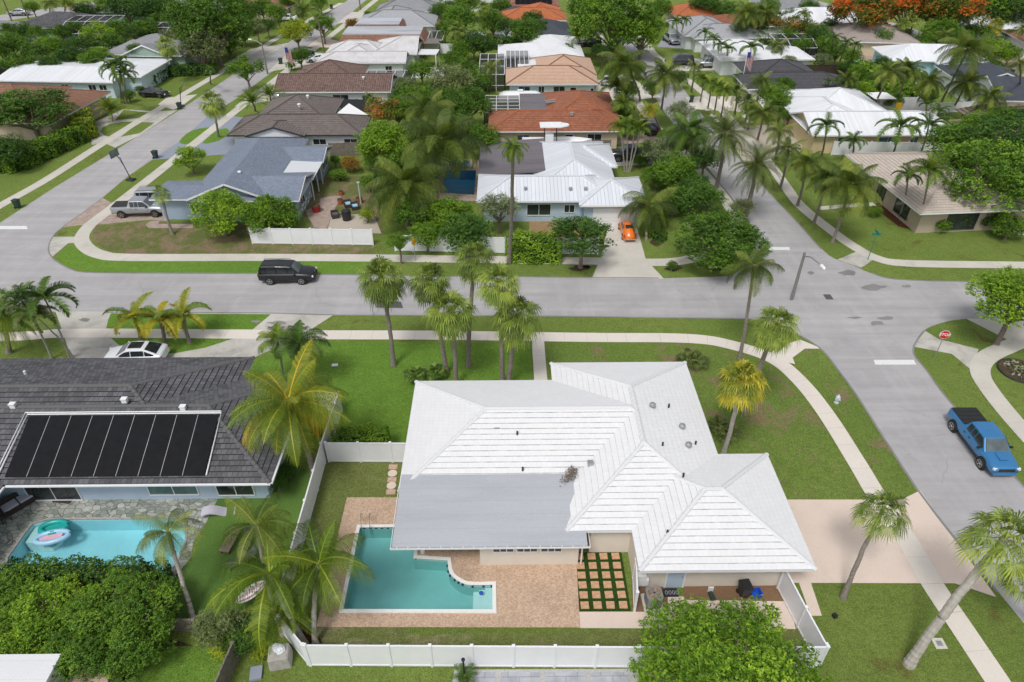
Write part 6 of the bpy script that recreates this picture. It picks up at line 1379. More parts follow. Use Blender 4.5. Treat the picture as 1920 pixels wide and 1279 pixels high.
r_ = simple('doormat', 'dark brown doormat on the flagstones before the sliding door', 'doormat', (*G(121, 935), Z3), R(-8)); mb = MB(); mb.box((0, 0, .01), (1.25, .75, .03)); mb.build('mat', M['wood_dark'], r_)
r_ = simple('garden_hose_reel', 'small green and white hose box on the gravel bed', 'hose box', G(1334, 1120)); mb = MB(); mb.box((0, 0, .12), (.25, .5, .2), .2); mb.build('lid', M['plastic_green'], r_); mb = MB(); mb.box((0, .35, .25), (.3, .08, .4)); mb.build('rack', M['trim_white'], r_)
r_ = simple('wall_ornament', 'round metal ornament hanging on the cream wall by the slanting fence', 'wall ornament', (14.9, 23.58, 1.5)); mb = MB()
for q in (.12, .22): mb.tube([(q*1.4*math.cos(t), 0, q*math.sin(t)) for t in [j*math.pi/8 for j in range(17)]], .012, 4, cap=False)
for k in range(6): a = k*math.pi/3; mb.tube([(0, 0, 0), (.3*math.cos(a), 0, .22*math.sin(a))], .01, 4)
mb.build('metalwork', M['galv'], r_)
r_ = simple('wicker_sofa', 'dark wicker sofa with lilac cushions under the dark roof overhang', 'sofa', G(38, 948), R(52)); mb = MB(); mb.box((0, 0, .2), (2.1, .85, .36)); mb.box((0, .42, .5), (2.1, .12, .6)); mb.box((-1.0, 0, .4), (.12, .85, .5)); mb.box((1.0, 0, .4), (.12, .85, .5)); mb.build('frame', M['wood_dark'], r_)
for k in (-.48, .48): mb = MB(); mb.box((k, -.03, .46), (.9, .7, .16)); o = mb.build('cushion', M['cushion'], r_); smooth_bevel(o, .05)
r_ = simple('side_table', 'small dark wicker side table beside the sofa', 'table', G(12, 975), R(50)); mb = MB(); mb.box((0, 0, .42), (.6, .6, .06)); mb.build('tabletop', M['wood_dark'], r_)
for a in (-.25, .25):
    for b in (-.25, .25): mb = MB(); mb.box((a, b, .2), (.06, .06, .4)); mb.build('leg', M['wood_dark'], r_)
def ring(mb, rx, ry, z, r, n=20): mb.tube([(rx*math.cos(t), ry*math.sin(t), z) for t in [j*2*math.pi/n for j in range(n+1)]], r, 8, cap=False)
r_ = simple('pool_float', 'teal inflatable ring float beside the pool steps', 'pool float', (*G(101, 989), -.05), .2); mb = MB(); ring(mb, .75, .45, .08, .17); mb.build('ring', M['float_teal'], r_, smooth=True); mb = MB(); mb.box((0, 0, 0), (1.2, .6, .05)); mb.build('floor', M['float_teal'], r_)
r_ = simple('pool_float', 'pale blue inflatable lounger float with pink middle', 'pool float', (*G(98, 1008), -.05), .25); mb = MB(); ring(mb, .95, .42, .1, .16); mb.build('ring', M['float_blue'], r_, smooth=True); mb = MB(); mb.box((-.1, 0, .03), (1.3, .5, .1)); mb.build('floor', M['float_pink'], r_)
def lounger(loc, rz, label, mat, fold=True):
    r = simple('sun_lounger', label, 'sun lounger', loc, rz); mb = MB(); mb.box((0, 0, .3), (1.3, .62, .09)); 
    mb.build('seat', M[mat], r); mb = MB(); mb.box((.85, 0, .45 if fold else .3), (.6, .62, .09), rot=Matrix.Rotation(R(-35 if fold else 0), 3, 'Y')); mb.build('backrest', M[mat], r)
    for a in (-.55, .55):
        for b in (-.25, .25): mb = MB(); mb.box((a, b, .13), (.06, .06, .27)); mb.build('leg', M['wood_dark'], r)
lounger(G(431, 1024), R(82), 'flat brown lounger on the artificial turf', 'lounge_brown', False); lounger(G(450, 1056), R(30), 'dark lounge chair with grey cushion on the turf', 'cushion_dark'); lounger(G(462, 1024), R(88), 'dark lounge chair half hidden by palm fronds', 'cushion_dark')
r_ = simple('pool_lounger', 'white wavy ledge lounger on the turf corner by the flagstones', 'sun lounger', G(411, 962), R(12)); S = []
for k in range(17): t = k/16; x = -1+2*t; z = .18+.28*math.sin(t*5.0+.6)*(.6+.6*t); S.append([(x, -.35, z), (x, .35, z), (x, .35, z+.09), (x, -.35, z+.09)])
mb = MB(); loft(mb, S); mb.build('shell', M['cushion'], r_)
for k in range(2): pass
hm = empty('hammock', (*G(470, 1108, 1.1), 1.0), 0, 'striped white and red hammock hanging beneath the big coconut palm', 'hammock'); d = Vector((*G(500, 1085, 1.4), 1.5))-Vector((*G(440, 1123, .9), .9))
mb, mw = MB(), MB()
for k in range(7):
    for j in range(10):
        t0, t1 = j/10-.5, (j+1)/10-.5; s_ = Vector((-d.y, d.x, 0)).normalized()
        P_ = lambda t, q: d*t+s_*(q-3.5)*.13*math.cos(t*math.pi)**.6+Vector((0, 0, -.35*math.cos(t*math.pi)+.03*(q-3.5)**2*math.cos(t*math.pi)))
        (mw if k % 2 else mb).mesh([P_(t0, k), P_(t1, k), P_(t1, k+1), P_(t0, k+1)], [(0, 1, 2, 3), (3, 2, 1, 0)])
o = mb.build('cloth', M['sign_white'], hm); mw.build('stripes', M['float_pink'], o)
r_ = simple('utility_vault', 'square concrete vault with a pale bag on top outside the fence corner', 'concrete block', G(528, 1240), R(10)); mb = MB(); mb.box((0, 0, .45), (1.15, 1.0, .95), taper=.9); o = mb.build('block', M['rock'], r_); smooth_bevel(o, .08)
r_ = simple('bag', 'crumpled pale bag lying on the concrete vault', 'bag', (*G(524, 1216, .95), .93)); mb = MB(); rr = random.Random(3)
for k in range(5): mb.tube([(rr.uniform(-.25, .25), rr.uniform(-.2, .2), 0), (rr.uniform(-.25, .25), rr.uniform(-.2, .2), .1), (rr.uniform(-.1, .1), rr.uniform(-.1, .1), .22)], [.2, .17, .05], 7)
mb.build('cloth', M['lamp_clear'], r_)
r_ = simple('utility_box', 'low green grey lid box in the grass near the bottom edge', 'utility box', G(481, 1264), R(10)); mb = MB(); mb.box((0, 0, .08), (.6, .7, .18)); mb.build('body', M['drive_blue'], r_)
r_ = simple('vent_pipe', 'short white capped pipe among the crotons', 'pipe', G(487, 1206)); mb = MB(); mb.cyl((0, 0, 0), .13, .6, 12); mb.cyl((0, 0, .6), .15, .06, 12); mb.build('pipe', M['trim_white'], r_)
r_ = simple('access_cover', 'pale square access cover with a dark centre in the right lawn', 'access cover', (*G(1761, 1207), Z2), R(0)); mb = MB(); mb.box((0, 0, .01), (.62, .62, .02)); mb.build('frame', M['concrete'], r_); mb = MB(); mb.box((0, 0, .024), (.3, .3, .012)); mb.build('lid', M['galv'], r_)
r_ = simple('spotlight', 'small black landscape spotlight in the lawn below the driveway', 'spotlight', G(1564, 1158), R(20)); mb = MB(); mb.box((0, 0, .18), (.2, .22, .26)); mb.box((0, 0, .03), (.1, .1, .08)); mb.build('body', M['plastic_black'], r_)
r_ = simple('meter_cover', 'small white meter cover in the front lawn behind the yellow palm', 'meter cover', (*G(628, 685), Z2), .1); mb = MB(); mb.box((0, 0, .02), (.5, .32, .04)); mb.build('lid', M['trim_white'], r_)
r_ = simple('potted_palm', 'small potted palm tied to a black post by the bottom fence', 'potted plant', G(871, 1277)); mb = MB(); mb.tube([(0, 0, 0), (0, 0, .45)], [.24, .34], 14); mb.build('pot', M['plastic_black'], r_); mb = MB(); mb.tube([(0, .1, .3), (0, .1, 1.9)], .045, 8); mb.cyl((0, .1, 1.85), .1, .06, 8); mb.build('post', M['plastic_black'], r_)
mb = MB(); rr = random.Random(4)
for k in range(9): frond(mb, (0, 0, .5), k*2.4, .9-.1*k, .8, 1.1, 14, .28, .5, rr, wid=.02)
mb.build('leaves', M['frond_dark'], r_, tint=True)
r_ = simple('grill', 'barbecue under a black fitted cover on the sandy patio', 'grill', G(651, 412)); mb = MB(); mb.tube([(0, 0, 0), (0, 0, .8), (0, 0, 1.15), (0, 0, 1.3)], [.5, .55, .5, .2], 12); o = mb.build('cover', M['plastic_black'], r_)
for b, lab in [((629, 408), 'dark patio armchair left of the covered grill'), ((653, 388), 'dark patio armchair with pale blue cushion behind the grill'), ((666, 392), 'patio armchair with light cushion right of the grill')]:
    r_ = simple('armchair', lab, 'armchair', G(*b), R(20)); mb = MB(); mb.box((0, 0, .22), (.8, .8, .4)); mb.box((0, .38, .5), (.8, .12, .55)); mb.box((-.38, 0, .45), (.12, .8, .4)); mb.box((.38, 0, .45), (.12, .8, .4)); mb.build('frame', M['wood_dark'], r_); mb = MB(); mb.box((0, -.02, .46), (.62, .62, .14)); mb.build('cushion', M['float_blue' if '653' in str(b) or 'light' in lab else 'cushion_dark'], r_)
for b, lab, s_ in [((594, 397), 'large red planter beside the blue grey house', .5), ((639, 382), 'small terracotta pot at the bend of the brick path', .35), ((674, 380), 'terracotta pot by the pale green post', .4), ((640, 365), 'terracotta bowl at the top of the brick path', .3)]:
    r_ = simple('plant_pot', lab, 'plant pot', G(*b)); mb = MB(); mb.tube([(0, 0, 0), (0, 0, s_*1.5)], [s_*.8, s_*1.1], 14); mb.build('pot', M['pot_red' if s_ > .45 else 'terracotta'], r_); mb = MB(); mb.cyl((0, 0, s_*1.45), s_*.95, .08, 14); mb.build('soil', M['soil'], r_)
r_ = simple('post', 'slim pale green post standing in the blue grey house yard', 'post', G(677, 382)); mb = MB(); mb.tube([(0, 0, 0), (0, 0, 2.6)], .09, 10); mb.box((0, 0, 2.65), (.3, .3, .1)); mb.build('pole', M['wall_palegreen'], r_)
r_ = simple('wood_screen', 'slatted warm wood privacy screen before the light blue house', 'wood screen', G(1013, 445)); mb = MB()
for k in range(8): mb.box((2.3, 0, .15+k*.24), (7.0, .05, .2))
for k in range(4): mb.box((-1.1+k*2.3, .06, 1), (.1, .1, 2))
mb.build('slats', M['wood_warm'], r_)
r_ = simple('parasol', 'open square white parasol in the fenced patio of the yellow walled house', 'parasol', G(1643, 210)); mb = MB(); mb.mesh([(-1.7, -1.7, 2.5), (1.7, -1.7, 2.5), (1.7, 1.7, 2.5), (-1.7, 1.7, 2.5), (0, 0, 3.1), (0, 0, 2.95)], [(0, 1, 4), (1, 2, 4), (2, 3, 4), (3, 0, 4), (1, 0, 5), (2, 1, 5), (3, 2, 5), (0, 3, 5)]); mb.build('canopy', M['umbrella_white'], r_); mb = MB(); mb.tube([(0, 0, 0), (0, 0, 3)], .04, 8); mb.build('pole', M['galv'], r_)
r_ = simple('deck_chair', 'bright yellow draped chair on the fenced patio', 'chair', G(1685, 217)); mb = MB(); mb.box((0, 0, .4), (.9, 1.6, .12)); mb.build('seat', M['canvas_yellow'], r_); mb = MB(); mb.box((0, .9, 1.1), (.9, .14, 1.3)); mb.build('backrest', M['canvas_yellow'], r_)
sheet('patio', 'sand', [(1655, 215), (1712, 211), (1742, 228), (1700, 236), (1640, 232)], Z2)
r_ = simple('canopy', 'small white peaked canopy on posts at the edge of the far lawn', 'canopy', G(893, 92)); mb = MB(); mb.mesh([(-2.2, -2.2, 2.4), (2.2, -2.2, 2.4), (2.2, 2.2, 2.4), (-2.2, 2.2, 2.4), (0, 0, 3.4), (0, 0, 3.3)], [(0, 1, 4), (1, 2, 4), (2, 3, 4), (3, 0, 4), (1, 0, 5), (2, 1, 5), (3, 2, 5), (0, 3, 5)]); mb.build('roof', M['umbrella_white'], r_); mb = MB()
for a in (-2, 2):
    for b in (-2, 2): mb.cyl((a, b, 0), .06, 2.4, 6)
each(mb, 'post', M['galv'], r_)
def pergola(name, label, c4, h, roofm, postm, slope=0):
    P_ = PX(c4); c = P_[0]; r = simple(name, label, name.replace('_', ' '), c); mb = MB(); q = [(p[0]-c[0], p[1]-c[1]) for p in P_]; mb.prism(q, h, h+.14); mb.build('roof', M[roofm], r); mb = MB()
    for x, y in q: mb.box((x*.97, y*.97, h/2), (.14, .14, h))
    each(mb, 'post', M[postm], r)
pergola('pergola', 'brown roofed open pergola before the white fence', [(795, 108), (826, 108), (822, 98), (793, 98)], 2.5, 'shingle_tan', 'wood_dark')
pergola('patio_cover', 'flat grey and white patio cover beside the weathered white roof house', [(766, 130), (820, 131), (826, 121), (765, 120)], 2.6, 'flat_white', 'trim_white')
pergola('patio_cover', 'curved white patio cover by the navy roof house', [(1752, 155), (1790, 162), (1805, 154), (1765, 146)], 2.6, 'metal_white', 'trim_white')
pergola('swing_frame', 'thin wooden swing frame by the dark hedge', [(956, 88), (975, 88), (975, 86), (956, 86)], 2.4, 'wood_warm', 'wood_warm')
pergola('playhouse', 'low dark roofed playhouse near the far lawn corner', [(858, 119), (872, 119), (872, 113), (858, 113)], 1.6, 'shingle_grey', 'wood_dark')
for b, lab in [((932, 66), 'white poolside chair left of its twin by the far trees'), ((941, 66), 'white poolside chair right of its twin by the far trees')]: lounger(G(*b), R(100), lab, 'trim_white')
sheet('patio', 'concrete', [(925, 70), (962, 70), (960, 60), (925, 60)], Z1); sheet('pool_surface', 'basin_turq', [(936, 68), (958, 68), (956, 62), (936, 62)], Z2)
sheet('patio', 'pavers', [(1590, 128), (1655, 135), (1700, 112), (1640, 100), (1600, 105)], Z1); o = sheet('swimming_pool', 'basin_teal', [(1592, 118), (1622, 124), (1632, 118), (1604, 110)], Z2, kind=None); T(o, 'small dark green pool beside the bay window house', 'pool')
sheet('patio', 'concrete_new', [(1680, 152), (1730, 180), (1752, 176), (1700, 148)], Z1); o = sheet('swimming_pool', 'basin_turq', [(1700, 157), (1738, 175), (1748, 170), (1712, 152)], Z2, kind=None); T(o, 'narrow turquoise pool beside the white walled navy roof house', 'pool')
sheet('pool_surface', 'basin_turq', [(676, 190), (712, 190), (714, 176), (680, 176)], Z2)
g_ = simple('flower_bed', 'round edged flower bed of rocks and plants at the right edge', 'flower bed', G(1912, 697)); mb = MB(); mb.cyl((0, 0, 0), 1.55, .12, 24); mb.build('soil', M['soil'], g_); mb = MB(); mb.tube([(1.6*math.cos(t), 1.6*math.sin(t), .08) for t in [j*math.pi/12 for j in range(25)]], .07, 6, cap=False); mb.build('edging', M['plastic_black'], g_)
mb = MB(); rr = random.Random(8)
for k in range(14): a = rr.uniform(0, 6.28); q = rr.uniform(.2, 1.3); mb.box((q*math.cos(a), q*math.sin(a), .15), (rr.uniform(.15, .35), rr.uniform(.12, .3), .16), a, taper=.6)
each(mb, 'rock', M['rock'], g_)
mb = MB()
for k in range(90): a = rr.uniform(0, 6.28); q = rr.uniform(0, 1.2); leafquad(mb, Vector((q*math.cos(a), q*math.sin(a), rr.uniform(.15, .45))), Vector((rr.uniform(-1, 1), rr.uniform(-1, 1), 1)).normalized(), .14, rr.random(), rr)
mb.build('plants', M['leaf_silver'], g_, tint=True)
for k, (x, y) in enumerate([(737, 876), (736, 888), (735, 900), (734, 911), (733, 923)]):
    mb = MB(); (mb.cyl((0, 0, 0), .32, .03, 14) if k % 2 else mb.box((0, 0, .015), (.6, .42, .03))); o = mb.build('stepping_stone', M['drive_peach' if k % 2 else 'aggregate']); o.location = (*G(x, y), Z2)
    T(o, ['square tan stepping stone nearest the short white fence', 'round tan stepping stone between two square ones, nearer the fence', 'square stepping stone in the middle of the side yard row', 'round tan stepping stone nearer the patio', 'square stepping stone touching the patio'][k], 'stepping stone', 'stepping stones beside the white roof')
sk = empty('pool_skimmer_lid', (*G(631, 1120), .05), 0, 'small round white skimmer lid on the pool deck left of the pool', 'skimmer lid'); mb = MB(); mb.cyl((0, 0, 0), .13, .02, 16); mb.build('lid', M['trim_white'], sk)
fl = empty('chlorine_floater', (*G(902, 1111), -.08), 0, 'small bright blue floater on the pool steps', 'floater'); mb = MB(); mb.cyl((0, 0, 0), .12, .07, 14); mb.build('disc', M['plastic_blue'], fl)
# ================================================================ PLANTS
proto('round', 11, 12000, .042, 'leaf_mid', nb=40)
proto('dense', 12, 20000, .033, 'leaf_bright', nb=60, sub=(.16, .30), spread=.78, flat=.7)
proto('big', 19, 64000, .024, 'leaf_bright', nb=170, sub=(.12, .22), spread=.84, flat=.85)
proto('open', 13, 9000, .045, 'leaf_mid', nb=26, sub=(.18, .34), spread=.8, airy=1)
proto('wide', 14, 17000, .034, 'leaf_dark', nb=52, sub=(.15, .28), spread=.82, flat=.6)
proto('wispy', 15, 10000, .034, 'leaf_olive', nb=40, sub=(.16, .3), airy=1, spread=.75)
proto('flower', 16, 11000, .042, 'leaf_flame', nb=44, sub=(.14, .27), spread=.8, flat=.5, patch=.22)
proto('blush', 17, 9000, .044, 'leaf_redgreen', nb=34, sub=(.18, .34), patch=.22)
proto('ball', 18, 6000, .052, 'leaf_mid', nb=22, sub=(.3, .45), spread=.55, flat=.8)
pproto('coco', coco_crown(1, 'frond_coco', 24, 3.0, .85, 54, .3, wid=.019, vee=.05, tipdroop=1.4))
pproto('coco2', coco_crown(2, 'frond_coco', 18, 3.0, .85, 52, .15, droop=1.7, wid=.018, vee=.05, tipdroop=1.4))
pproto('gold', coco_crown(3, 'frond_yellow', 28, 3.1, .9, 62, .62, droop=1.45, lo=-.8, wid=.014, vee=-.15, tipdroop=1.6))
pproto('bold', coco_crown(4, 'frond_green', 14, 3.0, .72, 62, .3, droop=1.7, up=1.2, lo=-.15, wid=.012, vee=-.15, tipdroop=1.6))
pproto('date', coco_crown(5, 'frond_olive', 52, 2.7, .45, 50, .1, droop=1.1, up=1.4, lo=-.9, wid=.012, vee=.5, tipdroop=.4))
pproto('queen', coco_crown(6, 'frond_green', 16, 2.5, .75, 60, .3, droop=2.1, up=1.35, lo=.1, wid=.015, vee=.5))
pproto('fox', coco_crown(7, 'frond_dark', 11, 2.2, .6, 64, .1, droop=2.0, up=1.2, lo=.05, wid=.018, vee=.9, tipdroop=.7))
pproto('royal', coco_crown(8, 'frond_green', 22, 2.3, .6, 54, .4, droop=1.9, up=1.3, lo=-.6, wid=.016))
pproto('areca', coco_crown(9, 'frond_yellow', 30, 2.2, .45, 36, .1, droop=1.2, up=1.45, lo=.2, wid=.016, vee=.6, tipdroop=.5))
pproto('sabal', fan_crown(21, 'frond_sabal', 58, gold=.1, lo=-1.1)); pproto('sabal2', fan_crown(22, 'frond_sabal', 54, gold=.35, lo=-1.1)); pproto('sabalg', fan_crown(23, 'frond_sabal_gold', 60, gold=.55, lo=-.8)); pproto('sabalthin', fan_crown(24, 'frond_sabal', 30, gold=.2, lo=-.5)); pproto('palmetto', fan_crown(25, 'frond_olive', 16, .6, .7, up=1.4, lo=.1))
U = dict(coco=2.6, coco2=2.6, gold=2.7, bold=2.5, date=2.4, queen=1.9, fox=1.6, royal=1.9, areca=1.7, sabal=1.75, sabal2=1.75, sabalg=1.75, sabalthin=1.75, palmetto=1.15)
def pp(key, b, c, r, label, **k): return ppalm(key, b, c, label, rpx=r, unit=U[key], **k)
def vp(key, cx, cy, h, r, label, n=1, **k):
    g = G(cx, cy, h); k.setdefault('r0', .14); return palm(key, g, (g[0]+.2, g[1], h), k.pop('r0'), label, scale=r/pxm(cx, cy, h)/U[key], **k)
# cluster of cabbage palms in the front lawn
sb = dict(r0=.19, bark='bark_palm', boots=14)
pp('sabal', (738, 686), (715, 520), 54, 'tall fan palm standing apart at the left of the front lawn group', **sb)
pp('sabal', (837, 700), (806, 522), 46, 'fan palm with slim leaning trunk, second from left in the front lawn', **sb)
pp('sabal2', (879, 688), (891, 482), 44, 'fan palm with strongly curved dark trunk, farthest back in the front lawn', **sb, h=9.5)
pp('sabal2', (942, 722), (935, 528), 48, 'yellowish fan palm in the middle of the front lawn group', **sb)
pp('sabal', (855, 724), (845, 582), 54, 'fan palm with straight dark trunk nearest the white roof edge', **sb)
pp('sabal2', (954, 724), (970, 590), 52, 'fan palm with orange upper trunk beside the front walk', r0=.2, bark='bark_palm', boots=18)
pp('coco2', (1386, 675), (1414, 500), 56, 'coconut palm beside the curving sidewalk near the street lamp', r0=.15, bark='bark_palm')
pp('sabal2', (1396, 778), (1456, 608), 50, 'yellow green fan palm leaning over the sidewalk curve', **sb, h=8.2)
pp('sabalg', (1356, 852), (1391, 712), 54, 'fan palm with golden halo of old leaves beside the white roof', r0=.17, bark='bark_light', boots=10)
pp('sabalthin', (1580, 1122), (1655, 958), 52, 'slender fan palm leaning right over the peach driveway', r0=.14, h=5.8)
pp('sabalthin', (1704, 1246), (1885, 1010), 78, 'thick trunked fan palm leaning far right over the sidewalk', r0=.25, bark='bark_light', h=7.6)
pp('sabalthin', (1960, 1190), (1925, 1092), 44, 'fan palm crown at the right edge above the road', r0=.18, h=4)
pp('royal', (955, 494), (962, 278), 30, 'very tall slim palm with small round crown on the far verge', r0=.19, bark='bark_palm', h=14.5)
gp_ = pp('gold', (590, 893), (541, 752), 112, 'large coconut palm with golden drooping fronds beside the dark roof', r0=.2, h=7.2, boots=16)
mb = MB(); rr = random.Random(5); cc = [c for c in gp_.children if c.name.startswith('crown')][0].location
for k in range(6): frond(mb, cc-Vector((0, 0, .3)), k*1.1+3.6, -.9-.1*(k % 3), 2.3, .65, 30, .5, .5, rr, wid=.016, vee=-.4)
mb.build('dead_fronds', M['leaf_rust'], gp_, tint=True); mb = MB()
for k in range(12): a = k*.55; mb.tube([cc+Vector((.35*math.cos(a), .35*math.sin(a)-.2, -.35-.05*(k % 3))), cc+Vector((.35*math.cos(a), .35*math.sin(a)-.2, -.58-.05*(k % 3)))], [.09, .1], 8)
mb.build('coconuts', M['tile_orange'], gp_)
pp('queen', (530, 702), (521, 640), 40, 'small palm left of its twin behind the golden coconut palm', r0=.08, h=3.8)
pp('queen', (565, 716), (561, 645), 50, 'small dark palm right of its twin behind the golden coconut palm', r0=.1, h=4.2, mat='frond_dark')
pp('fox', (98, 672), (42, 566), 50, 'slender white stemmed palm left of its twin by the dark roof', r0=.08, bark='bark_light', h=6.5)
pp('fox', (131, 671), (84, 560), 52, 'slender white stemmed palm over the left driveway', r0=.08, bark='bark_light', h=6.8)
pp('fox', (137, 671), (62, 590), 40, 'third slender palm crossing its neighbour by the left driveway', r0=.07, bark='bark_light', h=6.0, mat='frond_olive')
pp('date', (18, 662), (8, 592), 62, 'bushy palm cut by the left edge', r0=.2, h=4, mat='frond_green')
for b, c, l in [((264, 636), (253, 596), 'left of three short yellow green palms in the driveway island'), ((309, 643), (300, 600), 'middle of three short yellow green palms in the driveway island'), ((356, 643), (345, 592), 'right of three short yellow green palms in the driveway island')]: pp('fox', b, c, 44, l, r0=.16, h=2.6, mat='frond_yellow', group='short palms in the driveway island')
pp('bold', (362, 1162), (316, 998), 68, 'coconut palm with curved bare trunk beside the light turquoise pool', r0=.13, bark='bark_light', h=5.2, bend=-.6, mat='frond_coco')
pp('bold', (572, 1208), (506, 1075), 122, 'big green coconut palm holding the hammock at the yard corner', r0=.15, bark='bark_light', h=4.6)
pp('bold', (592, 1209), (598, 1058), 106, 'big coconut palm leaning toward the teal pool, left fronds overlapping its neighbour', r0=.15, bark='bark_light', h=5.0, rot=1.2)
pp('bold', (530, 1190), (480, 985), 80, 'smaller coconut palm rising behind the hammock palm', r0=.12, bark='bark_light', h=6.8, rot=.5, mat='frond_coco')
pp('areca', (545, 1190), (535, 1150), 60, 'bright green areca palm clump at the slanting fence corner', r0=.07, h=1.6, mat='frond_green')
# palms between and beside the houses
vp('coco', 756, 345, 5.0, 86, 'large drooping coconut palm in front, between blue grey house and blue pool', r0=.2); vp('coco', 822, 262, 6.5, 88, 'tall feathery coconut palm by the deep blue pool spa', r0=.2); vp('coco', 800, 205, 7, 55, 'coconut palm behind, over the back yard trees', r0=.18)
pp('coco2', (1212, 452), (1216, 385), 56, 'young coconut palm with yellow lower fronds by the orange car', r0=.14, h=3.2, mat='frond_coco')
g = G(1174, 322)
for k, (dx, dy, cx, cy) in enumerate([(-.2, 0, 1163, 240), (.1, .1, 1176, 236), (.3, -.1, 1190, 240), (.5, 0, 1199, 244)]): palm('queen', (g[0]+dx, g[1]+dy), (*G(cx, cy, 6), 6), .1, ['first', 'second', 'third', 'fourth'][k]+' stem from the left in the clump of palms before the dark pickup', scale=24/pxm(cx, cy, 6)/1.9, bark='bark_light', group='clumped palms before the dark pickup')
D = dict(r0=.2)
pp('coco', (1297, 300), (1293, 243), 52, 'dense coconut palm over the left kerb of the upper right street', r0=.2, h=5.5, mat='frond_dark'); pp('date', (1343, 352), (1362, 250), 58, 'date palm with long trunk, behind the nearer date palm', r0=.24, h=8); pp('date', (1397, 408), (1419, 310), 54, 'nearer date palm standing at the street edge', r0=.26, h=6.5)
